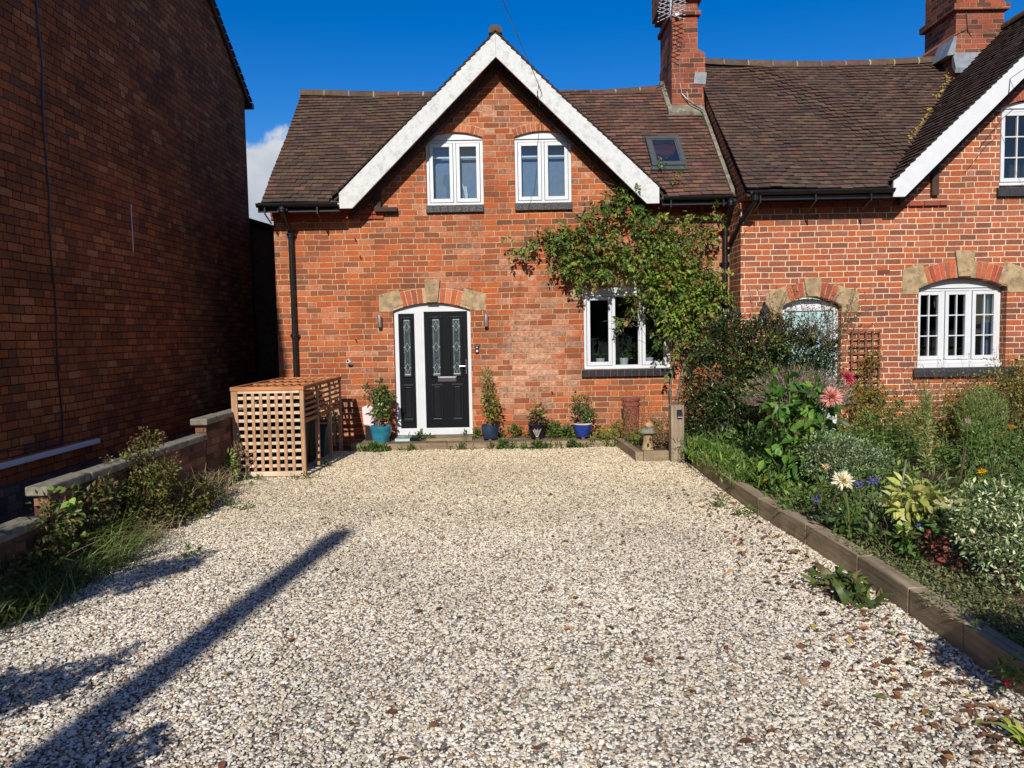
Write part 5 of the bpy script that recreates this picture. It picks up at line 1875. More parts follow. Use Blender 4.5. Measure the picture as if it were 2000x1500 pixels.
def sprays(name, blobs, count, per, length, size, cols, parent, wr=0.52, out=-0.5, fall=-0.75):
    """hanging leafy shoots that start inside the mass and arch outwards and down"""
    B_ = np.array(blobs)
    w_ = B_[:, 3] ** 1.6
    P_, D_, C_ = [], [], []
    st_ = MB()
    for i in range(count):
        b = B_[rng.choice(len(B_), p=w_ / w_.sum())]
        p = Vector(b[:3]) + Vector(tuple(unit(rng.normal(0, 1, (1, 3)))[0])) * float(b[3]) * random.uniform(0.4, 0.95)
        p.y = min(p.y, 11.92)
        d = Vector((random.gauss(0, 0.6), out + random.gauss(0, 0.25), random.gauss(0.15, 0.4))).normalized()
        L_ = length * random.uniform(0.5, 1.25)
        pts_ = [p.copy()]
        for k in range(6):
            d = (d + Vector((0, 0, fall * 0.28)) + Vector((random.gauss(0, 0.12), random.gauss(0, 0.08), 0))).normalized()
            p = p + d * L_ / 6
            p.y = min(p.y, 11.94)
            pts_.append(p.copy())
        st_.tube(pts_, [0.003, 0.0028, 0.0025, 0.002, 0.0018, 0.0015, 0.001], 4, cap=False)
        base_ = np.array(cols[rng.choice(len(cols))]) * random.uniform(0.75, 1.3)
        for k in range(per):
            t = random.uniform(0.08, 1.0) * 5.99
            q = pts_[int(t)].lerp(pts_[int(t) + 1], t - int(t))
            P_.append(q)
            side = -1 if k % 2 else 1
            dd_ = (pts_[int(t) + 1] - pts_[int(t)]).normalized()
            sx_ = dd_.cross(Vector((0, -1, 0.3))).normalized() * side
            v = dd_ * 0.5 + sx_ * 0.9 + Vector((random.gauss(0, 0.25), random.gauss(-0.15, 0.25), random.gauss(-0.3, 0.25)))
            D_.append(v)
            C_.append(base_ * random.uniform(0.8, 1.2))
    n_ = len(P_)
    L_ = size * rng.uniform(0.6, 1.3, n_)
    leaves(name, P_, D_, L_, L_ * wr, np.clip(np.array(C_), 0.004, 0.9), M['leaf'], parent)
    st_.build('shoots', M['twig'], parent)


GRN = [(0.085, 0.145, 0.028), (0.12, 0.18, 0.034), (0.06, 0.105, 0.024), (0.07, 0.125, 0.026), (0.16, 0.185, 0.04), (0.15, 0.11, 0.035)]
sprays('hanging_foliage', B3, 270, 22, 0.3, 0.062, GRN, cp)
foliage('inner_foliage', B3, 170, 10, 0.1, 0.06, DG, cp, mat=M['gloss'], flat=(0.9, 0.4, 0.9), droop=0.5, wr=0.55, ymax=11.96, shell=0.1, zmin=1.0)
foliage('young_foliage', [(2.4, 11.62, 2.6, 0.35), (2.6, 11.6, 2.2, 0.4), (3.0, 11.6, 2.2, 0.25), (2.1, 11.6, 2.3, 0.25), (2.45, 11.6, 1.8, 0.25), (3.2, 11.6, 2.2, 0.15), (1.75, 11.7, 3.85, 0.1), (2.2, 11.65, 3.0, 0.25)], 150, 13, 0.085, 0.066,
        [(0.13, 0.19, 0.03), (0.17, 0.22, 0.04), (0.10, 0.16, 0.03)], cp, flat=(1, 0.6, 1), droop=0.4, wr=0.6, ymax=11.9)
# wisps that reach up over the tiles
foliage('roof_sprays', [(2.6, 11.9, 4.15, 0.12), (2.55, 11.75, 4.0, 0.1), (2.35, 12.0, 4.3, 0.08), (3.0, 11.5, 3.62, 0.12)], 14, 7, 0.05, 0.045, YG, cp, droop=0.2)

# --- evergreen shrub in front of the corner
HB = [(2.70,10.2,1.48,0.3),(2.95,10.2,1.62,0.32),(3.3,10.2,1.55,0.34),(3.81,10.2,1.38,0.34),(4.14,10.2,1.3,0.26),(2.66,10.2,1.1,0.34),(3.0,10.2,0.91,0.4),(2.66,10.2,0.64,0.34),(2.5,10.2,0.85,0.26),(3.07,10.2,0.5,0.4),(3.41,10.2,1.15,0.4),(3.81,10.2,1.1,0.34),(3.27,10.2,0.25,0.34),(2.93,10.2,0.25,0.34),(3.41,10.2,0.77,0.4),(4.1,10.2,1.0,0.28),(3.9,10.2,0.8,0.35),(3.55,10.2,1.66,0.2),(3.9,10.2,1.62,0.16),(2.5,10.2,0.3,0.24),(2.6,9.9,0.35,0.3),(2.75,9.8,0.7,0.3)]
hd_ = thing('evergreen_shrub', 'tall dark evergreen shrub with spiky sprays in front of the teal door', 'shrub', (3.3, 10.2, 0.1))
m = MB()
for k in range(12):
    x0_ = random.uniform(3.0, 3.6)
    b = random.choice(HB)
    m.tube(wig((x0_, 10.25, 0.1), (b[0], b[1] + random.uniform(-0.2, 0.2), b[2]), 6, 0.08), [0.02, 0.018, 0.015, 0.012, 0.01, 0.007, 0.004], 5)
sp_s, sp_e = [], []
for k in range(110):
    x = random.uniform(3.2, 4.35)
    p = Vector((x, 10.2 + random.uniform(-0.25, 0.25), random.uniform(1.3, 1.65)))
    sp_s.append(p)
    sp_e.append(p + Vector((random.uniform(-0.3, 0.35), random.uniform(-0.1, 0.1), random.uniform(0.15, 0.75))))
for k in range(16):
    p = Vector((random.uniform(4.1, 4.3), 10.2, random.uniform(1.2, 1.8)))
    sp_s.append(p)
    sp_e.append(p + Vector((random.uniform(0.2, 0.75), random.uniform(-0.1, 0.1), random.uniform(0.0, 0.5))))
for k in range(10):
    p = Vector((random.uniform(2.45, 2.7), 9.95, random.uniform(0.9, 1.3)))
    sp_s.append(p)
    sp_e.append(p + Vector((random.uniform(0.3, 0.9), -0.25, random.uniform(-0.9, -0.3))))
twigs(m, sp_s, sp_e, 0.005, 0.0018, 5, 0.03)
m.build('stem', M['twig'], hd_)
foliage('foliage', HB, 2300, 16, 0.085, 0.046, [(0.014, 0.026, 0.010), (0.022, 0.037, 0.013), (0.032, 0.05, 0.017), (0.05, 0.075, 0.026)], hd_, mat=M['gloss'], wr=0.5, shell=0.55)
P_, D_ = [], []
for a, b in zip(sp_s, sp_e):
    for k in range(34):
        t = random.uniform(0.1, 1)
        P_.append(a.lerp(b, t) + Vector((random.gauss(0, 0.014), random.gauss(0, 0.014), random.gauss(0, 0.014))))
        D_.append((random.gauss(0, 1), random.gauss(0, 1), random.gauss(0.3, 0.8)))
leaves('spray_leaves', P_, D_, rng.uniform(0.018, 0.036, len(P_)), rng.uniform(0.010, 0.018, len(P_)), pal(len(P_), [(0.045, 0.06, 0.02), (0.06, 0.075, 0.03), (0.03, 0.045, 0.016), (0.12, 0.06, 0.035)], weights=[3, 2, 3, 0.7]), M['gloss'], hd_)
foliage('red_foliage', [(2.45, 10.1, 0.75, 0.2), (2.6, 9.95, 0.6, 0.22), (2.4, 10.1, 0.95, 0.15), (2.55, 10.0, 0.4, 0.2)], 90, 10, 0.06, 0.04, [(0.10, 0.09, 0.03), (0.16, 0.06, 0.04), (0.07, 0.09, 0.03), (0.2, 0.12, 0.1)], hd_)
foliage('sunlit_foliage', [(3.3, 9.85, 1.45, 0.3), (2.95, 9.85, 1.2, 0.3), (2.8, 9.8, 0.8, 0.3), (3.7, 9.85, 1.7, 0.2)], 70, 8, 0.07, 0.042, [(0.1, 0.14, 0.03), (0.14, 0.17, 0.04)], hd_)

# --- dry brown bush in front of it
dd = thing('dead_bush', 'domed dry brown twiggy bush in front of the evergreen shrub', 'shrub', (3.35, 9.0, 0.1))
n = 2600
base = np.stack([rng.normal(3.33, 0.16, n), rng.normal(9.0, 0.1, n), rng.uniform(0.35, 0.75, n)], 1)
ang = rng.uniform(-1.25, 1.25, n)
D_ = np.stack([np.sin(ang) * 1.0, rng.normal(-0.1, 0.45, n), np.cos(ang) * 0.75 + 0.05], 1)
D_ = unit(D_)
rr_ = 0.50 + 0.14 * rng.random(n)
pos = np.array([3.35, 9.0, 0.68]) + D_ * (rr_ * rng.uniform(0.55, 1.0, n))[:, None] * np.array([1.1, 0.8, 0.95])
blades('dry_twigs', pos, D_ + rng.normal(0, 0.35, (n, 3)), rng.uniform(0.05, 0.16, n), rng.uniform(0.004, 0.008, n), [(0.27, 0.2, 0.155), (0.2, 0.145, 0.11), (0.34, 0.26, 0.2), (0.13, 0.09, 0.07)], M['dry'], dd, bend=0.4)
m = MB()
for k in range(110):
    a_ = random.uniform(-1.2, 1.2)
    e = Vector((3.35 + 0.52 * math.sin(a_), 9.0 + random.uniform(-0.35, 0.35), 0.66 + 0.5 * math.cos(a_)))
    m.tube(wig((3.35 + random.uniform(-0.1, 0.1), 9.0, 0.1), e, 5, 0.05), [0.006, 0.005, 0.0045, 0.004, 0.003, 0.002], 4, cap=False)
m.build('stem', M['twig'], dd)


# --- dahlias
def bloom(name, c, r, face, cols, parent, n=150, tip=None):
    c = np.array(c)
    f = np.array(face, float)
    f /= np.linalg.norm(f)
    a = np.cross(f, [0.1, 0.2, 1.0])
    a /= np.linalg.norm(a)
    b = np.cross(f, a)
    t = rng.uniform(0, 2 * PI, n)
    e = rng.random(n) ** 0.8
    el = e * 1.45
    D_ = (np.cos(t) * np.sin(el))[:, None] * a + (np.sin(t) * np.sin(el))[:, None] * b + np.cos(el)[:, None] * f
    L_ = r * (0.55 + 0.5 * e) * rng.uniform(0.85, 1.1, n)
    C_ = pal(n, cols, 0.1)
    if tip is not None:
        k = np.clip((0.35 - e) / 0.35, 0, 1)[:, None]
        C_ = C_ * (1 - k) + np.array(tip) * k
    return leaves(name, np.tile(c, (n, 1)) + D_ * r * 0.08, D_, L_, L_ * rng.uniform(0.14, 0.2, n), C_, M['petal'], parent, up=np.tile(f, (n, 1)) + rng.normal(0, 0.3, (n, 3)), bend=0.7)


dh = thing('dahlia', 'leafy green dahlia with two spiky pink blooms in the raised bed', 'flower plant', (2.85, 7.5, 0.1))
DB = [(2.51,7.5,1.15,0.07),(2.73,7.5,1.08,0.14),(2.96,7.5,1.03,0.15),(2.61,7.5,0.92,0.14),(2.86,7.5,0.86,0.18),(3.04,7.5,0.81,0.14),(2.61,7.5,0.66,0.15),(2.86,7.5,0.61,0.18),(2.53,7.5,0.46,0.11),(2.76,7.5,0.37,0.15),(3.0,7.5,0.5,0.12),(2.66,7.5,0.3,0.12)]
m = MB()
for b in DB:
    m.tube(wig((2.8 + random.uniform(-0.08, 0.08), 7.52, 0.1), (b[0], b[1], b[2]), 5, 0.03), [0.009, 0.008, 0.007, 0.006, 0.005, 0.004], 6)
m.tube(wig((2.85, 7.5, 0.3), (3.19, 7.42, 1.19), 5, 0.03), 0.005, 6)
m.tube(wig((2.85, 7.5, 0.3), (3.04, 7.28, 1.02), 5, 0.03), 0.005, 6)
m.tube([(2.70, 7.45, 0.1), (2.70, 7.45, 1.3)], 0.007, 6)
m.build('stem', M['stem'], dh)
foliage('foliage', DB, 80, 6, 0.1, 0.12, [(0.05, 0.12, 0.025), (0.07, 0.15, 0.03), (0.04, 0.09, 0.02), (0.10, 0.18, 0.035)], dh, shape='oval', wr=0.55, droop=0.25, flat=(1, 0.9, 1))
bloom('bloom', (3.235, 7.4, 1.215), 0.085, (0.3, -0.75, 0.45), [lin(208, 84, 112), lin(222, 120, 136), lin(190, 56, 92)], dh, 170)
bloom('bloom', (3.02, 7.25, 1.05), 0.105, (-0.1, -0.9, 0.25), [lin(228, 168, 164), lin(236, 194, 180), lin(218, 132, 138)], dh, 260, tip=lin(222, 130, 130))
wd_ = thing('dahlia', 'white dahlia bloom with a yellow centre on a tall stem behind the timber edging', 'flower plant', (2.45, 5.6, 0.1))
m = MB()
m.tube(wig((2.50, 5.65, 0.1), (2.42, 5.58, 0.58), 5, 0.02), 0.006, 6)
m.tube([(2.44, 5.6, 0.55), (2.47, 5.6, 0.35), (2.49, 5.62, 0.1)], 0.009, 6)
m.build('stem', M['stem'], wd_)
bloom('bloom', (2.412, 5.57, 0.585), 0.084, (-0.15, -0.8, 0.5), [lin(244, 236, 222), lin(250, 246, 240), lin(240, 226, 200)], wd_, 150, tip=lin(236, 190, 96))
bloom('bud', (2.36, 5.75, 0.66), 0.035, (-0.1, -0.6, 0.6), [lin(240, 200, 190), lin(236, 214, 160)], wd_, 40)
foliage('foliage', [(2.47, 5.65, 0.25, 0.12), (2.6, 5.75, 0.2, 0.12), (2.4, 5.85, 0.2, 0.1)], 26, 6, 0.06, 0.075, DG + MG, wd_, shape='oval')

# --- silver variegated shrub
sv = thing('silver_shrub', 'small silvery variegated shrub right of the pink dahlia', 'shrub', (3.2, 7.3, 0.1))
SB_ = [(2.93,7.3,0.56,0.13),(3.13,7.3,0.52,0.16),(3.33,7.3,0.47,0.16),(3.52,7.3,0.4,0.13),(3.03,7.3,0.34,0.17),(3.28,7.3,0.28,0.17),(3.53,7.3,0.25,0.14),(2.88,7.3,0.44,0.12),(3.13,7.2,0.18,0.15),(3.38,7.2,0.16,0.15)]
foliage('foliage', SB_, 700, 11, 0.06, 0.036, SLV + [(0.08, 0.11, 0.05)], sv, droop=-0.3, wr=0.36, jit=0.25)
m = MB()
for b in SB_:
    m.tube(wig((3.2, 7.3, 0.08), b[:3], 4, 0.03), 0.005, 5)
m.build('stem', M['twig'], sv)

# --- yellow variegated plant
yv = thing('variegated_plant', 'yellow and cream variegated leafy plant near the timber edging', 'plant', (2.85, 5.3, 0.1))
YB = [(2.69,5.3,0.52,0.06),(2.79,5.3,0.54,0.09),(2.9,5.3,0.5,0.09),(2.99,5.3,0.45,0.06),(2.74,5.3,0.45,0.07),(2.87,5.3,0.41,0.09)]
foliage('foliage', YB, 40, 7, 0.06, 0.085, [(0.5, 0.5, 0.16), (0.6, 0.58, 0.3), (0.34, 0.4, 0.09), (0.16, 0.24, 0.05)], yv, mat=M['petal'], shape='oval', wr=0.45, jit=0.12, weights=[4, 3, 2, 1])
foliage('lower_foliage', [(2.95, 5.2, 0.32, 0.12), (3.05, 5.15, 0.25, 0.12), (2.85, 5.25, 0.25, 0.1)], 24, 6, 0.06, 0.1, DG + MG, yv, mat=M['gloss'], shape='oval')
m = MB()
for b in YB:
    m.tube(wig((2.88, 5.32, 0.08), b[:3], 4, 0.02), 0.005, 5)
m.build('stem', M['twig'], yv)

# --- grey green pittosporum in the right corner
pt_ = thing('variegated_shrub', 'rounded grey green white edged shrub at the right edge', 'shrub', (3.1, 4.6, 0.1))
PB = [(2.71,4.6,0.56,0.08),(2.79,4.6,0.62,0.1),(2.91,4.6,0.65,0.12),(3.03,4.6,0.62,0.13),(2.78,4.6,0.45,0.11),(2.9,4.55,0.45,0.14),(3.04,4.55,0.42,0.15),(2.92,4.5,0.3,0.12),(3.06,4.45,0.24,0.13),(2.84,4.55,0.33,0.08),(2.94,4.6,0.76,0.04),(3.2,4.6,0.48,0.2),(3.3,4.5,0.25,0.18)]
foliage('foliage', PB, 300, 14, 0.06, 0.034, [(0.18, 0.24, 0.13), (0.3, 0.36, 0.22), (0.09, 0.14, 0.06), (0.45, 0.48, 0.34), (0.06, 0.10, 0.04)], pt_, mat=M['gloss'], wr=0.42, droop=-0.3, jit=0.22)
m = MB()
for b in PB:
    m.tube(wig((3.05, 4.65, 0.08), b[:3], 5, 0.03), 0.006, 5)
m.build('stem', M['twig'], pt_)
gb = thing('glossy_shrub', 'glossy dark green shrub behind the grey green shrub at the right edge', 'shrub', (3.6, 5.1, 0.1))
foliage('foliage', [(3.45, 5.1, 0.4, 0.18), (3.6, 5.2, 0.55, 0.2), (3.8, 5.3, 0.4, 0.25), (3.55, 5.0, 0.2, 0.2)], 60, 9, 0.08, 0.07, DG + MG, gb, mat=M['gloss'], shape='oval', wr=0.45)
rp = thing('red_leaved_plant', 'small plant with red autumn leaves and a blue flower behind the edging', 'plant', (2.72, 4.95, 0.1))
foliage('foliage', [(2.72, 4.9, 0.30, 0.06), (2.74, 4.85, 0.22, 0.06), (2.76, 4.8, 0.16, 0.07), (2.70, 4.95, 0.38, 0.04)], 26, 5, 0.035, 0.04, [(0.3, 0.08, 0.06), (0.22, 0.10, 0.06), (0.34, 0.16, 0.11), (0.10, 0.05, 0.04)], rp, mat=M['petal'], shape='oval', wr=0.7)
bloom('flower', (2.66, 4.98, 0.40), 0.02, (-0.2, -0.6, 0.7), [lin(90, 100, 210), lin(110, 120, 226)], rp, 24)
foliage('green_leaves', [(2.60, 5.05, 0.3, 0.07), (2.62, 5.0, 0.2, 0.07)], 18, 6, 0.04, 0.055, MG, rp, shape='oval', wr=0.5)
bf = thing('bellflower', 'low green plant with violet bell flowers right of the white dahlia', 'flower plant', (2.7, 5.9, 0.1))
foliage('foliage', [(2.62, 5.9, 0.25, 0.12), (2.78, 6.0, 0.28, 0.14), (2.95, 6.1, 0.25, 0.14), (2.7, 5.7, 0.2, 0.12), (2.55, 6.05, 0.2, 0.1)], 90, 8, 0.05, 0.04, MG + SLV[2:], bf)
for (x, y, z) in ((2.60, 5.7, 0.53), (2.70, 5.75, 0.55), (2.745, 5.75, 0.55), (2.35, 5.9, 0.38)):
    bloom('flower', (x, y, z), 0.04, (-0.2, -0.6, 0.4), [lin(98, 84, 180), lin(124, 110, 204)], bf, 26)
m = MB()
for (x, y, z) in ((2.60, 5.7, 0.53), (2.72, 5.75, 0.55)):
    m.tube(wig((x + 0.02, y, 0.1), (x, y, z), 4, 0.02), 0.004, 5)
m.build('stem', M['stem'], bf)

# --- marigolds and feathery green beside the post
mg = thing('marigold_clump', 'feathery bright green marigold clump with yellow flowers right of the post', 'flower plant', (2.5, 8.7, 0.1))
n = 3600
t = rng.random(n)
P_ = np.stack([2.26 + rng.normal(0.1, 0.12, n) + 0.42 * rng.random(n) * t, 9.75 - 2.2 * t + rng.normal(0, 0.1, n), 0.1 + rng.random(n) ** 1.5 * 0.22], 1)
D_ = np.stack([rng.normal(-0.05, 0.5, n), rng.normal(-0.1, 0.5, n), rng.uniform(0.3, 1.2, n)], 1)
blades('foliage', P_, D_, rng.uniform(0.05, 0.16, n), rng.uniform(0.008, 0.018, n), [(0.075, 0.135, 0.025), (0.05, 0.10, 0.02), (0.11, 0.165, 0.035)], M['leaf'], mg, bend=1.6)
for (x, y, z) in ((2.24, 8.75, 0.25), (2.33, 8.6, 0.27), (2.28, 8.35, 0.2), (2.31, 8.25, 0.22), (2.22, 8.3, 0.13), (2.45, 7.6, 0.22), (2.52, 7.5, 0.23), (2.49, 7.52, 0.2)):
    bloom('flower', (x, y, z), 0.03, (-0.1, -0.7, 0.8), [lin(250, 200, 30), lin(246, 170, 20)], mg, 34)
foliage('broad_leaves', [(2.35, 7.7, 0.16, 0.12), (2.5, 7.3, 0.16, 0.14), (2.42, 7.0, 0.14, 0.12), (2.6, 6.8, 0.16, 0.14), (2.4, 6.5, 0.15, 0.12)], 110, 7, 0.06, 0.05, MG, mg, droop=-0.3, wr=0.4)

# --- trellis climber
tc_ = thing('trellis_climber', 'yellowing small leaved climber on the brown trellis', 'climber', (5.15, 11.1, 0.1))
TB = [(5.2,11.2,1.1,0.16),(5.3,11.2,1.25,0.12),(5.12,11.15,0.8,0.2),(4.97,11.15,0.58,0.17),(5.27,11.15,0.6,0.2),(4.94,11.1,0.3,0.17),(5.2,11.1,0.3,0.2),(5.38,11.2,0.75,0.15),(5.28,11.2,1.38,0.07)]
foliage('foliage', TB, 190, 11, 0.06, 0.04, [(0.2, 0.17, 0.03), (0.26, 0.22, 0.04), (0.12, 0.12, 0.03), (0.07, 0.09, 0.03), (0.2, 0.1, 0.03)], tc_, flat=(1, 0.6, 1))
m = MB()
for b in TB:
    m.tube(wig((5.15, 11.25, 0.1), b[:3], 5, 0.05), 0.006, 5)
m.build('stem', M['twig'], tc_)

# --- loose shrubs under the neighbour's window
RB = [(5.57,10.4,0.36,0.28),(5.3,10.4,0.25,0.24),(5.92,10.4,0.46,0.32),(6.12,10.4,0.74,0.3),(6.27,10.4,0.3,0.4),(6.5,10.4,0.8,0.34),(6.75,10.4,0.98,0.34),(6.89,10.4,0.54,0.42),(6.69,10.4,0.25,0.38),(5.93,10.4,0.15,0.32),(7.1,10.4,0.8,0.42),(7.3,10.4,1.1,0.32),(6.9,10.4,1.1,0.25)]
ru = thing('loose_shrub', 'loose reddish green shrub spreading under the right hand cottage window', 'shrub', (6.4, 10.4, 0.1))
foliage('foliage', RB, 1000, 9, 0.085, 0.046, [(0.13, 0.13, 0.035), (0.09, 0.12, 0.035), (0.2, 0.12, 0.05), (0.17, 0.08, 0.04), (0.15, 0.19, 0.05)], ru, shell=0.2, weights=[4, 5, 1.6, 0.9, 4])
m = MB()
st_, en_ = [], []
for k in range(120):
    b = random.choice(RB)
    x = b[0] + random.uniform(-0.2, 0.2)
    st_.append(Vector((x, 10.4 + random.uniform(-0.2, 0.2), 0.1)))
    en_.append(Vector((x + random.uniform(-0.15, 0.15), 10.4 + random.uniform(-0.2, 0.2), b[2] + random.uniform(0, 0.45))))
twigs(m, st_, en_, 0.004, 0.0015, 5, 0.03)
m.build('stem', M['twig'], ru)
fn_ = thing('feathery_shrub', 'soft feathery green bush below the right hand cottage window', 'shrub', (6.1, 9.9, 0.1))
n = 2400
P_ = np.array([6.08, 9.9, 0.5]) + ball(n) * np.array([0.32, 0.25, 0.4])
blades('foliage', P_, np.stack([rng.normal(0, 0.5, n), rng.normal(0, 0.5, n), rng.uniform(0.2, 1, n)], 1), rng.uniform(0.05, 0.12, n), rng.uniform(0.004, 0.008, n), [(0.12, 0.17, 0.05), (0.09, 0.13, 0.04), (0.16, 0.2, 0.07)], M['leaf'], fn_)


# --- tall weedy plants
def tall_weed(label, x, y, z0, h, spread, n, cols, seed):
    t_ = thing('tall_weed', label, 'weed', (x, y, z0), 'tall narrow weeds in the far bed')
    m = MB()
    m.tube(wig((x, y, z0), (x + random.uniform(-0.04, 0.04), y, z0 + h), 6, 0.02), [0.009, 0.008, 0.007, 0.006, 0.005, 0.004, 0.003], 6)
    tops = []
    for k in range(10):
        zz = z0 + h * random.uniform(0.55, 0.8)
        e = Vector((x + random.uniform(-1, 1) * spread, y + random.uniform(-1, 1) * spread, z0 + h * random.uniform(0.85, 1.0)))
        m.tube(wig((x, y, zz), e, 4, 0.02), 0.003, 4)
        tops.append(e)
    m.build('stem', M['stem'], t_)
    tt = rng.random(n)
    P_ = np.stack([x + rng.normal(0, 0.012, n), y + rng.normal(0, 0.012, n), z0 + h * (0.05 + 0.8 * tt)], 1)
    k = rng.integers(0, 10, n // 2)
    q = rng.random((n // 2, 1))
    T_ = np.array([list(e) for e in tops])[k]
    base_ = np.array([x, y, z0 + h * 0.65])
    P2 = base_ + (T_ - base_) * q + rng.normal(0, 0.012, (n // 2, 3))
    P_ = np.concatenate([P_, P2])
    nn = len(P_)
    D_ = np.stack([rng.normal(0, 1, nn), rng.normal(0, 1, nn), rng.uniform(0.2, 1.4, nn)], 1)
    L_ = np.concatenate([rng.uniform(0.05, 0.12, n) * (1.1 - 0.5 * tt), rng.uniform(0.02, 0.045, n // 2)])
    blades('foliage', P_, D_, L_, L_ * 0.13, cols, M['leaf'], t_, bend=1.4)


tall_weed('tall narrow feathery weed standing in front of the right hand window', 4.55, 8.4, 0.1, 1.03, 0.17, 700, [(0.2, 0.22, 0.09), (0.15, 0.18, 0.07), (0.26, 0.25, 0.12)], 1)
tall_weed('tall narrow feathery weed near the right edge below the window', 5.75, 9.0, 0.1, 0.75, 0.12, 380, [(0.17, 0.19, 0.07), (0.13, 0.15, 0.06)], 2)
st2 = MB()
st2.tube([(4.22, 7.3, 0.05), (4.18, 7.1, 0.33), (4.16, 7.0, 0.58)], [0.012, 0.012, 0.009], 7)
tag(st2.build('garden_stick', M['twig']), 'single brown stick stuck upright in the bare soil of the bed', 'stick')
cn_ = MB()
cn_.tube([(3.0, 6.0, 0.18), (3.12, 6.1, 0.45), (3.2, 6.2, 0.62)], 0.006, 6)
tag(cn_.build('garden_cane', M['coping']), 'thin pale cane leaning right beside the yellow variegated plant', 'cane')
ds = thing('seedhead_plant', 'sparse thin dark seed stems rising in front of the pale window frame', 'plant', (6.4, 10.9, 0.1))
m = MB()
st_, en_ = [], []
for k in range(40):
    x = random.uniform(5.5, 7.3)
    st_.append(Vector((x, 10.9, 0.1)))
    en_.append(Vector((x + random.uniform(-0.2, 0.2), 10.9 + random.uniform(-0.2, 0.2), random.uniform(0.8, 1.4))))
twigs(m, st_, en_, 0.003, 0.0012, 5, 0.05)
m.build('stem', M['twig'], ds)
P_, D_ = [], []
for a, b in zip(st_, en_):
    for k in range(7):
        t = random.uniform(0.5, 1)
        P_.append(a.lerp(b, t) + Vector((random.gauss(0, 0.03), random.gauss(0, 0.03), 0)))
        D_.append((random.gauss(0, 1), random.gauss(0, 1), random.gauss(0, 1)))
leaves('seed_heads', P_, D_, 0.03, 0.016, pal(len(P_), AUT + DRY), M['leaf'], ds)

# --- ground cover
n = 30000
X_ = 2.9 + 6.5 * rng.random(n) ** 1.2
Y_ = 5.8 + 5.2 * rng.random(n)
cl_ = np.sin(X_ * 2.1 + 1.3 * np.sin(Y_ * 1.7)) + np.cos(Y_ * 2.3 + X_) + rng.normal(0, 0.5, n)
bare = (((X_ - 3.95) / 0.55) ** 2 + ((Y_ - 7.9) / 0.7) ** 2 < 1) | (((X_ - 4.1) / 0.4) ** 2 + ((Y_ - 6.9) / 0.4) ** 2 < 1)
keep = (cl_ > -1.2) & ~bare
P_ = np.stack([X_, Y_, 0.12 + 0.2 * rng.random(n) * np.clip(cl_ + 1, 0.1, 1.6)], 1)[keep]
n = len(P_)
leaves('ground_cover', P_, np.stack([rng.normal(0, 1, n), rng.normal(-0.3, 0.8, n), rng.normal(0.5, 0.5, n)], 1), rng.uniform(0.04, 0.085, n), rng.uniform(0.018, 0.04, n),
       pal(n, MG + MG + DG + [(0.15, 0.2, 0.05)], 0.25), M['leaf'])
tag(bpy.data.objects['ground_cover'], 'low mixed green ground cover over the far bed', 'ground cover', kind='stuff')
n = 1500
blades('thin_grass', np.stack([2.9 + 5.5 * rng.random(n), 6 + 5 * rng.random(n), np.full(n, 0.1)], 1), np.stack([rng.normal(0, 0.5, n), rng.normal(0, 0.5, n), np.ones(n)], 1), rng.uniform(0.08, 0.22, n), 0.007,
       [(0.14, 0.18, 0.06), (0.2, 0.2, 0.09), (0.26, 0.22, 0.12)], M['leaf'], None)
tag(bpy.data.objects['thin_grass'], 'thin scattered grass blades in the far bed', 'grass', kind='stuff')
fl_ = [((5.72, 9.6, 0.5), 'small pink flower on a thin stem among the far bed greenery', lin(230, 150, 214)), ((5.95, 9.4, 0.33), 'orange marigold flower at the far right of the bed', lin(240, 120, 20)),
       ((4.5, 7.3, 0.3), 'yellow flower low in front of the upright stick', lin(246, 190, 20)), ((5.3, 8.4, 0.3), 'orange flower in the middle of the far bed', lin(244, 140, 20)),
       ((6.2, 9.5, 0.42), 'deep orange flower close to the right edge of the bed', lin(236, 110, 24)), ((4.95, 8.9, 0.3), 'small orange flower left of the stick in the far bed', lin(246, 150, 30))]
for (p, lb_, cc) in fl_:
    t_ = thing('garden_flower', lb_, 'flower', (p[0], p[1], 0.1))
    bloom('bloom', p, 0.045, (-0.3, -0.7, 0.7), [cc], t_, 40)
    m = MB()
    m.tube([(p[0], p[1], 0.1), p], 0.004, 5)
    m.build('stem', M['stem'], t_)

# creeping thyme along the timber edge
n = 14000
Y_ = 2.4 + 4.6 * rng.random(n)
X_ = 2.43 + rng.random(n) ** 1.3 * 0.5 - 0.1 * (np.sin(Y_ * 5.0) > 0.3)
P_ = np.stack([X_, Y_, 0.12 + 0.06 * rng.random(n)], 1)
leaves('creeping_thyme', P_, np.stack([rng.normal(-0.3, 1, n), rng.normal(0, 1, n), rng.normal(0.5, 0.4, n)], 1), rng.uniform(0.018, 0.036, n), rng.uniform(0.008, 0.014, n),
       pal(n, [(0.11, 0.14, 0.06), (0.08, 0.11, 0.04), (0.16, 0.18, 0.09), (0.14, 0.12, 0.09)], 0.25), M['leaf'])
tag(bpy.data.objects['creeping_thyme'], 'mat of creeping grey green thyme behind the timber edging', 'ground cover', kind='stuff')
ub = thing('undergrowth', 'tangle of low green plants between the white dahlia and the grey shrub', 'plant', (2.7, 6.3, 0.1))
foliage('foliage', [(2.55, 6.4, 0.2, 0.15), (2.75, 6.6, 0.22, 0.18), (2.95, 6.5, 0.2, 0.18), (2.5, 5.3, 0.2, 0.1), (2.6, 5.45, 0.22, 0.12), (3.1, 5.9, 0.22, 0.2), (3.3, 6.2, 0.2, 0.2), (2.7, 6.9, 0.2, 0.15), (3.2, 5.4, 0.2, 0.15)], 210, 9, 0.07, 0.05, DG + MG, ub, zmin=0.1)
m = MB()
st_, en_ = [], []
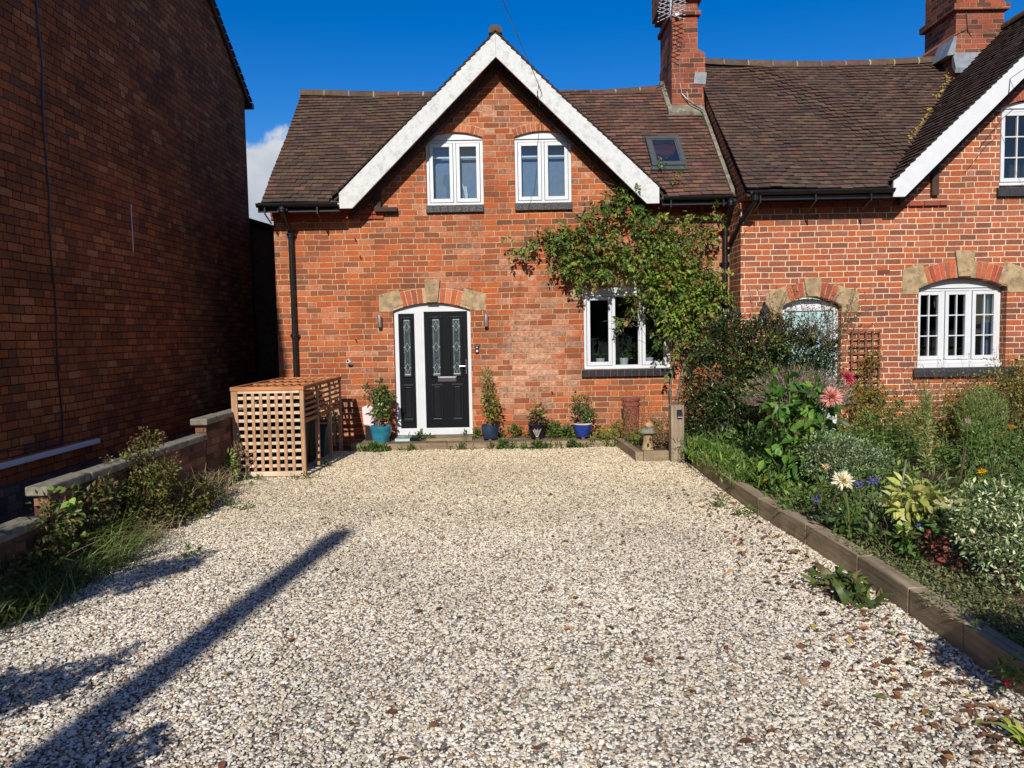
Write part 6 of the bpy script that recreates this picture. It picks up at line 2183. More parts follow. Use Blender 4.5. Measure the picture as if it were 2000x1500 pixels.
for k in range(46):
    x, y = random.uniform(2.45, 3.1), random.uniform(5.0, 6.6)
    st_.append(Vector((x, y, 0.1)))
    en_.append(Vector((x + random.uniform(-0.25, 0.2), y + random.uniform(-0.1, 0.1), random.uniform(0.2, 0.5))))
twigs(m, st_, en_, 0.003, 0.0015, 4, 0.03)
m.build('dry_stalks', M['twig'], ub)

# --- dock weed on the gravel
dk = thing('dock_weed', 'leafy green weed growing from the gravel against the timber edging', 'weed', (2.2, 4.85, 0))
n = 120
a_ = rng.uniform(0, 2 * PI, n)
P_ = np.stack([2.13 + rng.normal(0, 0.06, n), 4.85 + rng.normal(0, 0.17, n), np.full(n, 0.01)], 1)
el = rng.uniform(0.1, 1.2, n)
D_ = np.stack([np.cos(a_) * np.cos(el) - 0.2, np.sin(a_) * np.cos(el), np.sin(el)], 1)
L_ = rng.uniform(0.06, 0.19, n)
leaves('foliage', P_, D_, L_, L_ * rng.uniform(0.18, 0.32, n), pal(n, [(0.07, 0.11, 0.028), (0.05, 0.08, 0.022), (0.11, 0.15, 0.045), (0.04, 0.055, 0.02), (0.12, 0.09, 0.04)]), M['leaf'], dk, 'blade', bend=1.8)

# strappy plant and pink flowers in the near right corner
cr = thing('corner_plant', 'yellow green strap leaved plant at the lower right corner of the gravel', 'plant', (2.05, 2.95, 0))
n = 16
a_ = rng.uniform(0, 2 * PI, n)
P_ = np.stack([2.08 + rng.normal(0, 0.03, n), 2.98 + rng.normal(0, 0.05, n), np.full(n, 0.01)], 1)
D_ = np.stack([np.cos(a_) * 0.8 - 0.25, np.sin(a_) * 0.6, rng.uniform(0.2, 0.7, n)], 1)
leaves('foliage', P_, D_, rng.uniform(0.1, 0.17, n), rng.uniform(0.03, 0.045, n), pal(n, [(0.3, 0.34, 0.06), (0.2, 0.28, 0.05), (0.4, 0.4, 0.12)]), M['leaf'], cr, 'blade', bend=1.4)
sn = thing('snapdragon', 'small plant with magenta flowers in the shade against the timber edging', 'flower plant', (2.27, 3.45, 0))
foliage('foliage', [(2.26, 3.45, 0.1, 0.05), (2.27, 3.4, 0.16, 0.04)], 14, 6, 0.03, 0.035, MG, sn)
bloom('flower', (2.22, 3.38, 0.09), 0.025, (-0.5, -0.6, 0.4), [lin(214, 30, 90), lin(230, 70, 90)], sn, 26)
bloom('flower', (2.33, 3.42, 0.2), 0.022, (-0.5, -0.6, 0.4), [lin(220, 40, 80)], sn, 24)

# overgrown perennials filling the bed
for (lb_, bl_, cols_, sz_, k_) in (
        ('leafy green perennial clump left of the pink dahlia beside the marigolds', [(2.62, 8.5, 0.3, 0.2), (2.75, 8.9, 0.4, 0.25), (2.5, 9.2, 0.3, 0.2), (2.9, 8.4, 0.3, 0.2)], DG + MG, 0.06, 120),
        ('tall green perennial clump between the trellis and the narrow feathery weed', [(4.4, 9.3, 0.4, 0.25), (4.7, 9.5, 0.5, 0.28), (4.2, 9.0, 0.3, 0.22), (5.0, 9.7, 0.45, 0.28), (4.65, 9.4, 0.75, 0.16)], MG + AUT[2:] + YG[2:], 0.05, 190),
        ('mixed green perennial clump low in the middle of the far bed', [(4.7, 7.6, 0.25, 0.2), (5.0, 8.0, 0.32, 0.25), (5.3, 8.5, 0.35, 0.25), (5.6, 8.9, 0.35, 0.28), (4.5, 6.9, 0.2, 0.2)], MG + DG, 0.05, 190),
        ('bushy green perennial clump behind the grey green shrub near the right edge', [(4.3, 6.2, 0.3, 0.22), (4.6, 6.6, 0.3, 0.25), (4.0, 5.9, 0.25, 0.2), (4.9, 6.9, 0.3, 0.25)], MG + DG, 0.055, 150)):
    t_ = thing('perennial_clump', lb_, 'plant', (bl_[0][0], bl_[0][1], 0.1))
    foliage('foliage', bl_, k_, 9, 0.075, sz_, cols_, t_, droop=-0.3, wr=0.42, zmin=0.1)
    m = MB()
    st_ = [Vector((b_[0] + random.uniform(-b_[3], b_[3]), b_[1] + random.uniform(-0.1, 0.1), 0.1)) for b_ in bl_ for q_ in range(6)]
    en_ = [p_ + Vector((random.uniform(-0.12, 0.12), random.uniform(-0.08, 0.08), random.uniform(0.3, 0.75))) for p_ in st_]
    twigs(m, st_, en_, 0.004, 0.0015, 5, 0.03)
    m.build('stem', M['stem'], t_)

# --- fallen leaves
n = 700
t = rng.random(n)
X_ = np.where(t < 0.72, 2.2 - np.abs(rng.normal(0, 0.30, n)), rng.uniform(-1.8, 2.0, n))
Y_ = np.where(t < 0.72, 2.7 + 5.2 * rng.random(n) ** 1.6, rng.uniform(2.6, 8.5, n))
X_ = np.minimum(X_, 2.17)
P_ = np.stack([X_, Y_, np.full(n, 0.022)], 1)
D_ = np.stack([rng.normal(0, 1, n), rng.normal(0, 1, n), rng.normal(0.05, 0.15, n)], 1)
L_ = rng.uniform(0.025, 0.065, n)
leaves('fallen_leaves', P_, D_, L_, L_ * rng.uniform(0.4, 0.7, n), pal(n, [(0.2, 0.08, 0.04), (0.28, 0.12, 0.05), (0.14, 0.07, 0.04), (0.4, 0.2, 0.06), (0.5, 0.4, 0.1), (0.16, 0.18, 0.05), (0.3, 0.2, 0.13)], 0.25, [4, 3, 4, 1.2, 0.6, 1.2, 2.5]), M['litter'], None, 'oval',
       up=np.tile([0, 0, 1.0], (n, 1)) + rng.normal(0, 0.25, (n, 3)))
tag(bpy.data.objects['fallen_leaves'], 'scattered brown and orange fallen leaves on the gravel', 'leaves', kind='stuff')

# --- weeds along the step and lattice store
SW = [(-2.05, 11.2, 0.14, 22, 'ferny weed clump in front of the teal pot'), (-1.5, 11.2, 0.09, 8, 'low weed on the gravel edge below the sidelight'), (-0.75, 11.22, 0.1, 10, 'low weed against the step edging below the front door'),
      (-0.15, 11.2, 0.14, 14, 'weed clump against the step edging below the slate pot'), (0.35, 11.2, 0.14, 16, 'weed clump against the step edging below the navy pot'), (0.85, 11.2, 0.12, 12, 'weed clump against the step edging left of the cobalt pot'),
      (0.02, 11.85, 0.2, 14, 'leafy weed at the wall right of the slate pot'), (0.62, 11.85, 0.26, 24, 'leafy weed at the wall left of the cobalt pot'), (0.82, 11.7, 0.2, 18, 'round leaved weed touching the cobalt pot'), (-0.56, 11.85, 0.15, 10, 'small weed at the wall between door frame and slate pot'),
      (-1.42, 11.7, 0.12, 9, 'small grey green weed at the foot of the white door mullion'), (1.45, 11.3, 0.26, 30, 'yellowing fern at the corner where the step meets the small bed'), (1.62, 11.6, 0.3, 24, 'yellow green clump left of the terracotta chimney pot'), (-2.5, 9.15, 0.07, 5, 'tiny weed by the right foot of the lattice store'), (-3.2, 9.12, 0.07, 6, 'tiny weed under the lattice front panel'), (-2.45, 10.0, 0.07, 5, 'tiny weed beside the second post of the lattice store')]
for (x, y, h, k, lb_) in SW:
    t_ = thing('weed', lb_, 'weed', (x, y, 0.0))
    zb = 0.09 if y > 11.3 else 0.0
    w_ = 0.1 + h * 0.55
    cols = YG if 'yellow' in lb_ else MG + DG[:2]
    foliage('foliage', [(x, y, zb + h * 0.4, h * 0.5), (x - w_, y, zb + h * 0.22, h * 0.3), (x + w_, y, zb + h * 0.22, h * 0.3)], k * 3, 7, 0.04, 0.05 if h > 0.1 else 0.035, cols, t_, droop=-0.4, wr=0.4, zmin=zb)


# --- pots
def potted(label, x, y, z, prof, mat, extra=None):
    t_ = thing('potted_plant', label, 'potted plant', (x, y, z))
    H_ = prof[-1][1]
    ro = prof[-1][0]
    inner = [(ro - 0.018, H_), (ro - 0.022, H_ - 0.04)]
    p = MB().lathe([(0.0, 0.0)] + prof + inner + [(0.0, H_ - 0.04)], (x, y, z), 36, cap=False).build('pot', mat, t_, smooth=True)
    MB().lathe([(0.0, H_ - 0.035), (ro - 0.02, H_ - 0.037)], (x, y, z), 20, cap=False).build('potting_soil', M['soil'], p)
    return t_, p


def feet(p, x, y, z, r):
    for k in range(3):
        t = -PI / 2 + 2 * PI * k / 3
        MB().obox((x + r * math.cos(t), y + r * math.sin(t), z - 0.012), (0.05, 0.04, 0.028), Matrix.Rotation(t, 3, 'Z')).build('pot_foot', M['terracotta'], p, bevel=0.004)


x, y = -2.01, 11.62
t_, p = potted('large glossy camellia in a ribbed teal pot left of the front door', x, y, 0.09, [(0.115, 0.0), (0.125, 0.02), (0.15, 0.12), (0.163, 0.2), (0.168, 0.215), (0.166, 0.25)], M['teal_glaze'])
m = MB()
for k in range(7):
    m.tube(wig((x + random.uniform(-0.04, 0.04), y, 0.3), (x + random.uniform(-0.18, 0.18), y + random.uniform(-0.1, 0.1), random.uniform(0.6, 1.05)), 5, 0.02), [0.008, 0.007, 0.006, 0.005, 0.004, 0.003], 5)
m.build('stem', M['bark'], t_)
foliage('foliage', [(x - 0.01, y, 0.58, 0.15), (x + 0.02, y, 0.72, 0.16), (x + 0.03, y, 0.86, 0.12), (x + 0.02, y, 0.98, 0.06), (x + 0.01, y, 1.06, 0.04), (x - 0.18, y, 0.88, 0.06), (x + 0.14, y, 0.8, 0.07), (x - 0.2, y, 0.8, 0.05)], 75, 7, 0.055, 0.062,
        [(0.05, 0.095, 0.025), (0.075, 0.13, 0.03), (0.10, 0.15, 0.04), (0.035, 0.07, 0.02)], t_, mat=M['gloss'], shape='oval', wr=0.55)
x = -0.345
t_, p = potted('tall narrow yellowing shrub in a slate blue pot right of the front door', x, y, 0.115, [(0.10, 0.0), (0.112, 0.02), (0.132, 0.12), (0.136, 0.17), (0.133, 0.20), (0.137, 0.21)], M['slate_glaze'])
feet(p, x, y, 0.115, 0.09)
m = MB()
for k in range(8):
    m.tube(wig((x + random.uniform(-0.03, 0.03), y, 0.3), (x - 0.02 + random.uniform(-0.07, 0.07), y + random.uniform(-0.05, 0.05), random.uniform(0.7, 1.12)), 5, 0.02), 0.004, 5)
m.build('stem', M['twig'], t_)
foliage('foliage', [(x, y, 0.45, 0.1), (x + 0.01, y, 0.6, 0.12), (x, y, 0.72, 0.11)], 46, 8, 0.05, 0.055, [(0.12, 0.13, 0.03), (0.2, 0.19, 0.04), (0.08, 0.10, 0.03)], t_, shape='oval', wr=0.4)
foliage('upper_foliage', [(x - 0.03, y, 0.86, 0.10), (x - 0.04, y, 0.98, 0.10), (x - 0.05, y, 1.08, 0.08)], 60, 8, 0.05, 0.045, [(0.15, 0.17, 0.06), (0.11, 0.13, 0.05), (0.2, 0.21, 0.09)], t_, wr=0.25, droop=-0.6)
x = 0.365
t_, p = potted('small leafy plant in a navy pot painted with cream stalks', x, y, 0.115, [(0.085, 0.0), (0.095, 0.02), (0.118, 0.12), (0.127, 0.175), (0.134, 0.18), (0.134, 0.20)], M['navy_glaze'])
feet(p, x, y, 0.115, 0.075)
m = MB()
for k, dx in enumerate((-0.045, -0.028, -0.01, 0.008, 0.026, 0.045)):
    pts_ = []
    for q in range(5):
        zz = 0.02 + (0.11 + 0.02 * (k % 2)) * q / 4
        rad = 0.0985 + 0.22 * zz * 0.9
        xx = dx * (0.25 + 1.1 * q / 4)
        pts_.append((x + xx, y - math.sqrt(max(rad * rad - xx * xx, 1e-4)), 0.115 + zz))
    m.tube(pts_, [0.002, 0.002, 0.003, 0.006, 0.004], 5)
m.build('painted_stalks', M['cream_glaze'], p)
foliage('foliage', [(x - 0.02, y, 0.42, 0.09), (x + 0.03, y, 0.5, 0.1), (x - 0.05, y, 0.54, 0.07), (x + 0.08, y, 0.44, 0.06)], 46, 6, 0.045, 0.055, [(0.10, 0.13, 0.03), (0.14, 0.17, 0.05), (0.07, 0.09, 0.03), (0.14, 0.06, 0.05)], t_, shape='oval')
foliage('lower_foliage', [(x, y, 0.36, 0.1)], 26, 6, 0.04, 0.05, [(0.05, 0.045, 0.03), (0.09, 0.04, 0.035)], t_, shape='oval')
x = 1.06
t_, p = potted('rounded dark leaved rose in a cobalt blue pot under the window', x, y, 0.115, [(0.095, 0.0), (0.108, 0.02), (0.135, 0.12), (0.142, 0.175), (0.143, 0.20)], M['cobalt_glaze'])
feet(p, x, y, 0.115, 0.085)
MB().lathe([(0.144, 0.19), (0.153, 0.195), (0.153, 0.212), (0.135, 0.215)], (x, y, 0.115), 36, cap=False).build('pot_rim', M['cream_glaze'], p, smooth=True)
foliage('foliage', [(x - 0.02, y, 0.46, 0.15), (x + 0.08, y, 0.52, 0.14), (x - 0.1, y, 0.6, 0.12), (x + 0.02, y, 0.66, 0.12), (x - 0.12, y, 0.74, 0.05), (x + 0.16, y, 0.45, 0.1)], 88, 8, 0.05, 0.042, [(0.04, 0.075, 0.022), (0.06, 0.10, 0.03), (0.085, 0.13, 0.04)], t_, mat=M['gloss'])
m = MB()
st_ = [Vector((x + random.uniform(-0.05, 0.05), y, 0.32)) for k in range(22)]
en_ = [Vector((x + 0.12 + random.uniform(-0.06, 0.1), y + 0.05, random.uniform(0.75, 1.05))) if k < 14 else Vector((x + random.uniform(-0.15, 0.1), y, random.uniform(0.6, 0.8))) for k in range(22)]
twigs(m, st_, en_, 0.004, 0.0015, 5, 0.03)
m.build('stem', M['twig'], t_)

# window plants in white pots on the inner sill
for k, (x, lb_) in enumerate(((1.42, 'white pot with an orchid behind the left window light'), (1.80, 'white pot with an orchid behind the middle window light'), (2.2, 'white pot behind the right window light, half hidden by the climber'))):
    y = 12.30
    t_ = thing('indoor_pot', lb_, 'potted plant', (x, y, 1.09), 'white pots on the inner sill')
    MB().lathe([(0.0, 0.0), (0.055, 0.0), (0.072, 0.14), (0.072, 0.15), (0.06, 0.15), (0.0, 0.14)], (x, y, 1.13), 20, cap=False).build('pot', M['pot_white'], t_, smooth=True)
    n = 7
    a_ = rng.uniform(0, 2 * PI, n)
    leaves('foliage', np.tile([x, y, 1.27], (n, 1)), np.stack([np.cos(a_), np.sin(a_) * 0.5, rng.uniform(0.2, 0.8, n)], 1), 0.16, 0.04, pal(n, MG), M['gloss'], t_, 'blade', bend=2.0)
    m = MB()
    m.tube(wig((x, y, 1.27), (x + 0.1 * (k - 0.3), y, 1.52), 5, 0.03), 0.004, 5)
    m.build('stem', M['stem'], t_)
shelf = MB().box(1.18, 2.45, 12.14, 12.42, 1.075, 1.125)
tag(shelf.build('inner_sill', M['upvc'], w3), None, None)
# coral sprig on the upstairs sill
t_ = thing('sill_ornament', 'pale branching sprig standing inside the left upstairs window', 'ornament', (-0.63, 12.13, 3.75))
m = MB()
for k in range(9):
    m.tube(wig((-0.64, 12.138, 3.76), (-0.64 + random.uniform(-0.08, 0.06), 12.14, 3.86 + random.random() * 0.2), 4, 0.015), 0.006, 5)
m.build('sprig', M['pot_white'], t_)

# things by the step
pj = thing('plastic_container', 'pale pink plastic container leaning on the wall behind the teal pot', 'container', (-2.2, 11.85, 0.09))
m = MB()
m.prism([(-2.31, 0.33), (-2.13, 0.30), (-2.10, 0.58), (-2.18, 0.66), (-2.33, 0.60)], 'y', 11.8, 11.93)
m.build('body', M['pink_plastic'], pj, bevel=0.02)
m = MB()
m.tube([(-2.15, 11.86, 0.62), (-2.12, 11.84, 0.74), (-2.10, 11.82, 0.80)], [0.02, 0.03, 0.016], 10)
m.build('spout', M['black_paint'], pj)
MB().box(-2.28, -2.16, 11.8, 11.93, 0.09, 0.32).build('stand', M['black_paint'], pj)
sb_ = MB()
sb_.prism([(11.6, 0.092), (11.95, 0.092), (11.95, 0.135), (11.62, 0.135)], 'x', -1.80, -1.57)
tag(sb_.build('stone_slab', M['slab'], None, bevel=0.005), 'grey green slab lying on the step in front of the sidelight', 'slab')
sb_ = MB().box(-1.56, -1.42, 11.62, 11.9, 0.092, 0.15)
tag(sb_.build('boot_scraper', M['bin_black'], None, bevel=0.005), 'small dark block on the step beside the grey green slab', 'block')
tcp = thing('terracotta_chimney_pot', 'tall terracotta chimney pot standing under the window sill', 'chimney pot', (1.80, 11.62, 0.08))
MB().lathe([(0.125, 0.0), (0.115, 0.05), (0.118, 0.45), (0.122, 0.49), (0.138, 0.5), (0.138, 0.53), (0.125, 0.54), (0.128, 0.565), (0.142, 0.58), (0.142, 0.61), (0.12, 0.62), (0.105, 0.6), (0.1, 0.1)], (1.80, 11.62, 0.08), 32, cap=False).build('pot', M['terracotta'], tcp, smooth=True)
dt = thing('withered_plant', 'thin dry stems rising around the terracotta chimney pot', 'plant', (1.95, 11.3, 0.1))
m = MB()
st_ = [Vector((random.uniform(1.5, 2.5), random.uniform(10.7, 11.7), 0.1)) for k in range(90)]
en_ = [p + Vector((random.uniform(-0.15, 0.15), random.uniform(-0.1, 0.1), random.uniform(0.3, 0.85))) for p in st_]
twigs(m, st_, en_, 0.003, 0.0012, 5, 0.04)
m.build('stem', M['twig'], dt)
P_, D_ = [], []
for a, b in zip(st_, en_):
    for k in range(9):
        t = random.uniform(0.2, 1)
        P_.append(a.lerp(b, t) + Vector((random.gauss(0, 0.02), random.gauss(0, 0.02), 0)))
        D_.append((random.gauss(0, 1), random.gauss(0, 1), random.gauss(0.2, 1)))
leaves('seed_heads', P_, D_, 0.03, 0.012, pal(len(P_), DRY + YG + AUT), M['leaf'], dt)
pinkstem = thing('dry_bush', 'small dry pinkish bush between the ornament and the square post', 'shrub', (2.0, 10.35, 0.1))
foliage('foliage', [(1.98, 10.3, 0.3, 0.1), (2.0, 10.3, 0.42, 0.1), (1.95, 10.3, 0.2, 0.1)], 60, 8, 0.05, 0.03, [(0.24, 0.13, 0.09), (0.2, 0.15, 0.1), (0.12, 0.1, 0.05)], pinkstem)
gr_ = thing('corner_greenery', 'low green clump left of the stone ornament', 'plant', (1.75, 10.7, 0.1))
foliage('foliage', [(1.72, 10.6, 0.18, 0.1), (1.8, 10.8, 0.22, 0.12), (1.7, 10.9, 0.2, 0.1), (2.0, 11.0, 0.3, 0.12)], 60, 7, 0.05, 0.045, MG + YG, gr_)
# stone house ornament
og = thing('garden_ornament', 'little stone toadstool house with an orange hat in the corner bed', 'ornament', (1.83, 10.35, 0.1))
m = MB()
m.lathe([(0.085, 0.0), (0.08, 0.02), (0.062, 0.12), (0.058, 0.2), (0.065, 0.215)], (1.83, 10.35, 0.1), 18)
m.build('stalk', M['stone'], og, smooth=True)
MB().lathe([(0.066, 0.216), (0.112, 0.228), (0.108, 0.248), (0.075, 0.30), (0.0, 0.31)], (1.83, 10.35, 0.1), 22, cap=False).build('cap', M['coping'], og, smooth=True)
m = MB()
m.lathe([(0.05, 0.305), (0.062, 0.33), (0.05, 0.37), (0.0, 0.38)], (1.845, 10.33, 0.1), 14, cap=False)
m.build('upper_figure', M['stone'], og, smooth=True)
MB().lathe([(0.048, 0.362), (0.036, 0.39), (0.0, 0.425)], (1.845, 10.33, 0.1), 14, cap=False).build('hat', M['terra_orange'] if 'terra_orange' in M else plain('orange_glaze', lin(190, 92, 50), 0.5), og, smooth=True)
m = MB()
m.box(1.805, 1.835, 10.275, 10.30, 0.12, 0.19)
m.tube([(1.85, 10.30, 0.245), (1.85, 10.278, 0.245)], 0.014, 10)
m.build('doorway', M['room'], og)

# --- weeds in front of the dwarf wall
og_ = thing('oregano_bush', 'seedy oregano bush with dark flower heads leaning over the dwarf wall', 'shrub', (-3.25, 6.9, 0))
OB = [(-3.40,6.7,0.62,0.06),(-3.30,6.9,0.78,0.10),(-3.34,6.8,0.64,0.14),(-3.42,6.6,0.45,0.12),(-3.28,6.8,0.4,0.18),(-3.24,7.0,0.46,0.16),(-3.22,6.7,0.22,0.18),(-3.18,7.2,0.2,0.19),(-3.12,7.5,0.12,0.16),(-3.18,6.9,0.1,0.16),(-3.05,7.2,0.08,0.12)]
foliage('foliage', OB, 520, 9, 0.055, 0.036, [(0.09, 0.11, 0.03), (0.06, 0.085, 0.025), (0.13, 0.13, 0.04), (0.12, 0.08, 0.03)], og_)
foliage('flower_foliage', [(-3.32, 6.9, 0.88, 0.07), (-3.42, 6.8, 0.78, 0.06), (-3.24, 6.95, 0.8, 0.07), (-3.48, 6.55, 0.68, 0.04), (-3.15, 7.0, 0.6, 0.08)], 46, 10, 0.035, 0.022, [(0.10, 0.055, 0.04), (0.14, 0.08, 0.05), (0.07, 0.04, 0.035)], og_)
m = MB()
st_ = [Vector((-3.25 + random.uniform(-0.12, 0.15), 6.9 + random.uniform(-0.25, 0.5), 0)) for k in range(60)]
en_ = [Vector((b[0], b[1], b[2])) + Vector((random.uniform(-0.1, 0.1), random.uniform(-0.1, 0.1), random.uniform(-0.05, 0.1))) for b in [random.choice(OB) for k in range(60)]]
twigs(m, st_, en_, 0.004, 0.0015, 5, 0.03)
m.build('stem', M['twig'], og_)
sg = thing('sapling', 'young sapling with round pale green leaves in front of the low wall', 'sapling', (-3.2, 5.55, 0))
m = MB()
stem = wig((-3.22, 5.55, 0), (-3.28, 5.55, 0.66), 6, 0.03)
m.tube(stem, [0.007, 0.006, 0.006, 0.005, 0.004, 0.003, 0.002], 6)
m.build('stem', M['twig'], sg)
n = 44
k = rng.random(n)
P_ = np.stack([-3.22 - 0.06 * k + rng.normal(0, 0.06, n), 5.55 + rng.normal(0, 0.05, n), 0.22 + 0.46 * k], 1)
leaves('foliage', P_, np.stack([rng.normal(0, 1, n), rng.normal(-0.5, 0.7, n), rng.normal(-0.1, 0.5, n)], 1), rng.uniform(0.05, 0.085, n), rng.uniform(0.04, 0.065, n), pal(n, [(0.14, 0.2, 0.05), (0.18, 0.25, 0.07), (0.09, 0.14, 0.04)]), M['leaf'], sg, 'oval')


def tuft(label, x, y, n, L_, w_, cols, lean=(0.3, 0, 1), spread=0.5, rad=0.1):
    t_ = thing('grass_tuft', label, 'grass', (x, y, 0), 'grass tufts along the dwarf wall')
    P_ = np.stack([x + rng.normal(0, rad, n), y + rng.normal(0, rad * 1.5, n), np.full(n, 0.0)], 1)
    D_ = np.array(lean) + rng.normal(0, spread, (n, 3))
    D_[:, 2] = np.abs(D_[:, 2]) + 0.2
    blades('blades', P_, D_, rng.uniform(0.5, 1, n) * L_, w_, cols, M['leaf'], t_, bend=3.2)


GR = [(0.10, 0.15, 0.035), (0.14, 0.19, 0.05), (0.2, 0.2, 0.09), (0.07, 0.11, 0.03)]
tuft('long arching grass tuft spilling onto the gravel at the lower left', -3.1, 5.7, 190, 0.46, 0.007, [tuple(c * 0.75 for c in g_) for g_ in GR], (0.7, 0.05, 0.8), 0.4)  # this and the next two tufts have shade painted into their greens
tuft('dense grass tuft with shade put into its colour at the far lower left', -3.2, 4.75, 420, 0.3, 0.011, [(0.03, 0.055, 0.014), (0.045, 0.07, 0.018), (0.06, 0.085, 0.024)], (0.4, 0, 1), 0.5, 0.14)
tuft('short green grass tuft between the sapling and the low wall', -3.15, 5.25, 200, 0.26, 0.010, [(0.04, 0.07, 0.018), (0.06, 0.09, 0.024)], (0.4, 0, 1), 0.5)
tuft('pale dry grass tuft right of the oregano bush', -3.2, 8.15, 120, 0.42, 0.006, DRY + [(0.36, 0.29, 0.2)], (0.1, 0.25, 1), 0.35, 0.1)
tuft('sparse dry grass beside the oregano bush', -3.15, 7.6, 60, 0.45, 0.006, DRY, (0.1, 0.1, 1), 0.3, 0.12)
tuft('dry straw tuft in front of the oregano bush', -3.1, 6.3, 80, 0.36, 0.006, DRY, (0.5, -0.2, 0.8), 0.5, 0.12)
wb = thing('bramble', 'dark rambling weeds below the coping between the oregano and the sapling', 'weed', (-3.25, 6.2, 0))
foliage('foliage', [(-3.3, 6.2, 0.18, 0.16), (-3.25, 5.9, 0.14, 0.14), (-3.3, 6.5, 0.25, 0.16), (-3.2, 7.7, 0.15, 0.14), (-3.25, 8.1, 0.1, 0.12), (-3.3, 5.3, 0.15, 0.14), (-3.35, 4.9, 0.2, 0.16), (-3.25, 4.5, 0.16, 0.18), (-3.33, 5.45, 0.42, 0.14), (-3.36, 5.9, 0.42, 0.15), (-3.36, 6.2, 0.45, 0.14), (-3.4, 5.6, 0.25, 0.14)], 420, 9, 0.07, 0.045, [(0.04, 0.06, 0.018), (0.06, 0.08, 0.024), (0.08, 0.09, 0.03), (0.09, 0.06, 0.03)], wb, zmin=0.01)
tw_ = thing('seedling', 'pale green narrow leaved seedling by the wall near the lattice store', 'weed', (-3.3, 8.95, 0))
foliage('foliage', [(-3.36, 8.95, 0.3, 0.07), (-3.32, 8.95, 0.2, 0.07), (-3.3, 8.9, 0.1, 0.06)], 26, 6, 0.035, 0.06, [(0.2, 0.26, 0.07), (0.13, 0.18, 0.05)], tw_, wr=0.25)
foliage('seed_fluff', [(-3.28, 9.05, 0.42, 0.07), (-3.25, 9.05, 0.5, 0.05), (-3.25, 9.1, 0.3, 0.06)], 30, 6, 0.03, 0.02, DRY, tw_)
m = MB()
for k in range(7):
    m.tube(wig((-3.28, 9.0, 0), (-3.28 + random.uniform(-0.08, 0.08), 9.03, 0.5), 5, 0.02), 0.003, 5)
m.tube([(-3.45, 9.0, 0.1), (-3.1, 9.2, 0.35)], 0.004, 5)
m.tube([(-3.45, 8.95, 0.05), (-3.1, 9.2, 0.24)], 0.004, 5)
m.build('stem', M['twig'], tw_)
GWD = [(-2.95, 7.7, 'small weed on the gravel right of the oregano bush'), (-2.75, 7.55, 'creeping weed on the open gravel near the dwarf wall'), (-2.55, 5.95, 'tiny weed on the gravel right of the grass tuft'), (-3.15, 8.75, 'leafy weed at the gravel edge near the lattice store'), (1.95, 7.3, 'small weed on the gravel beside the timber edging'), (2.1, 6.9, 'grassy weed against the timber edging below the marigolds')]
for (x, y, lb_) in GWD:
    t_ = thing('weed', lb_, 'weed', (x, y, 0))
    foliage('foliage', [(x, y, 0.05, 0.06), (x + 0.08, y + 0.02, 0.03, 0.04), (x - 0.08, y, 0.03, 0.04)], 16, 6, 0.035, 0.032, MG, t_, zmin=0.01)


# --- trees and hedges out of view whose shadows reach the gravel
def shade_shrub(name, label, spots, base, size=0.05):
    """spots: (x, y, height, radius)"""
    t_ = thing(name, label, 'shrub', base, 'street side planting')
    m = MB()
    for s in spots:
        m.tube(wig(base, (s[0], s[1], s[2]), 6, 0.06), [0.03, 0.026, 0.02, 0.016, 0.012, 0.009, 0.006], 6)
    m.build('stem', M['bark'], t_)
    foliage('foliage', [(s[0], s[1], s[2], s[3]) for s in spots], int(70 * sum((s[3] / 0.2) ** 2 for s in spots)), 12, 0.09, size, DG + MG, t_, shape='oval', shell=0.05)


def at_shadow(sx_, sy_, h, r):
    k = h / math.tan(SUN_EL)
    return (sx_ - math.sin(SUN_AZ) * k, sy_ - math.cos(SUN_AZ) * k, h, r)


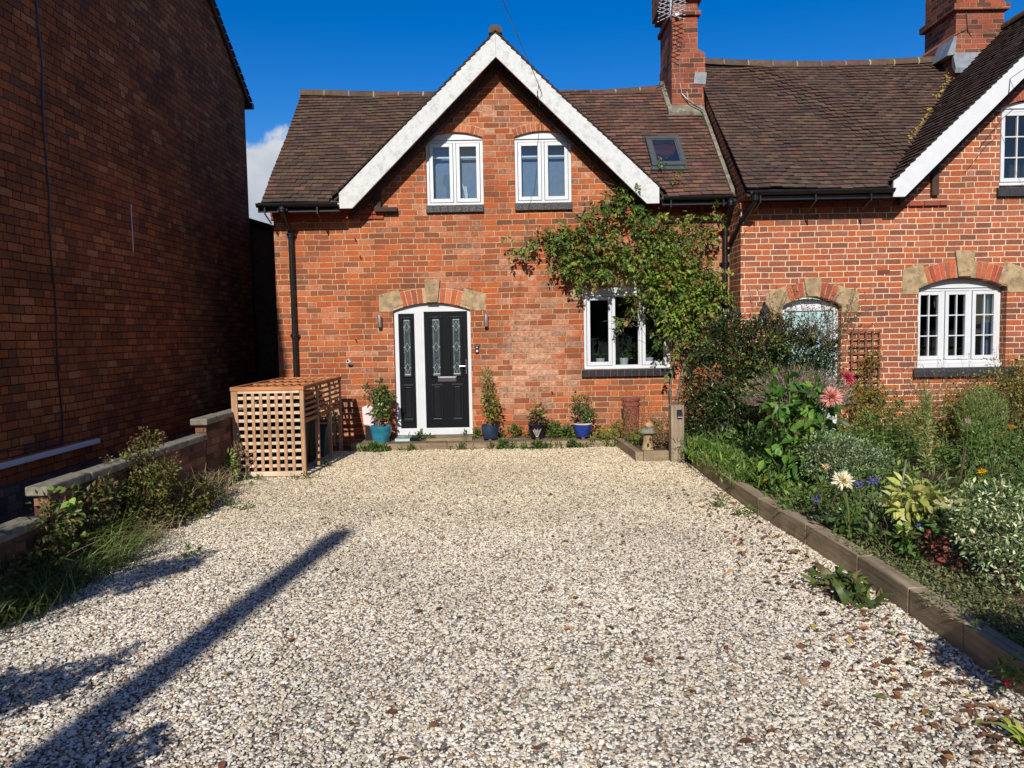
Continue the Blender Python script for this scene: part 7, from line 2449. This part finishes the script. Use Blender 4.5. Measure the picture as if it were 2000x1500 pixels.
shade_shrub('street_shrub', 'bushy leaning shrub by the street behind the viewer on the left', [at_shadow(-2.5, 5.7, 2.3, 0.13), at_shadow(-2.7, 5.5, 2.25, 0.2), at_shadow(-2.95, 5.2, 2.2, 0.2), at_shadow(-3.15, 5.0, 2.1, 0.28), at_shadow(-3.35, 4.7, 2.0, 0.34), at_shadow(-3.5, 4.3, 2.0, 0.4), at_shadow(-3.3, 5.3, 2.1, 0.3)], (-3.7, 1.2, 0))
shade_shrub('street_shrub', 'second lower shrub behind the viewer close to the left wall', [at_shadow(-2.15, 3.98, 1.5, 0.08), at_shadow(-2.3, 3.8, 1.5, 0.12), at_shadow(-2.5, 3.6, 1.4, 0.18), at_shadow(-2.75, 3.4, 1.35, 0.22)], (-3.1, 1.0, 0))
shade_shrub('street_shrub', 'dense clipped bush behind the viewer beside the timber edging', [(2.2, 1.9, 0.6, 0.26), (2.12, 2.1, 1.02, 0.2), (2.3, 2.3, 0.98, 0.2), (2.45, 1.9, 0.6, 0.3), (2.42, 2.1, 0.95, 0.26), (2.75, 2.15, 1.0, 0.3), (3.1, 2.0, 0.9, 0.4), (3.5, 2.1, 0.8, 0.45), (3.9, 2.0, 0.9, 0.45), (3.2, 1.6, 0.5, 0.4)], (3.1, 1.9, 0))
shade_shrub('street_shrub', 'low bush behind the viewer at the gravel corner', [at_shadow(-1.6, 3.0, 1.3, 0.12), at_shadow(-1.8, 2.85, 1.3, 0.2)], (-2.2, 0.4, 0))

# --- tree far behind, seen between the houses
ft = thing('distant_tree', 'small light green tree seen in the gap left of the cottage', 'tree', (-5.6, 24, 0))
m = MB()
m.tube(wig((-6.2, 24, 0), (-6.6, 24, 5.0), 6, 0.1), [0.16, 0.14, 0.12, 0.1, 0.07, 0.05, 0.03], 8)
for k in range(10):
    m.tube(wig((-6.5, 24, 3.4 + 0.15 * k), (-6.5 + random.uniform(-0.8, 0.8), 24 + random.uniform(-0.6, 0.6), 4.4 + 0.15 * k), 4, 0.06), [0.04, 0.03, 0.02, 0.015, 0.01], 5)
m.build('trunk', M['bark'], ft)
foliage('crown', [(-6.6, 24, 5.0, 0.55), (-6.2, 24, 4.6, 0.6), (-6.9, 24, 4.5, 0.55), (-6.4, 24, 3.9, 0.7), (-6.0, 24, 5.2, 0.35), (-6.9, 24, 5.3, 0.3)], 150, 12, 0.16, 0.10, [(0.12, 0.16, 0.06), (0.09, 0.12, 0.04), (0.16, 0.2, 0.08)], ft, shell=0.3)

# --- planting across the street, seen only mirrored in the glass
hg = thing('street_hedge', 'tall dark hedge across the street behind the viewer', 'hedge', (0, -24, 0))
foliage('foliage', [(x, -24 + random.uniform(-0.5, 0.5), z, 1.6) for x in range(-26, 27, 2) for z in (1.2, 3.2, 5.0)], 2600, 6, 0.6, 0.5, DG, hg, shape='oval', shell=0.6)
MB().box(-27, 27, -24.6, -23.6, 0, 5.6).build('dark_backing', M['room'], hg)  # dark box added inside the hedge to keep its mirror image dark
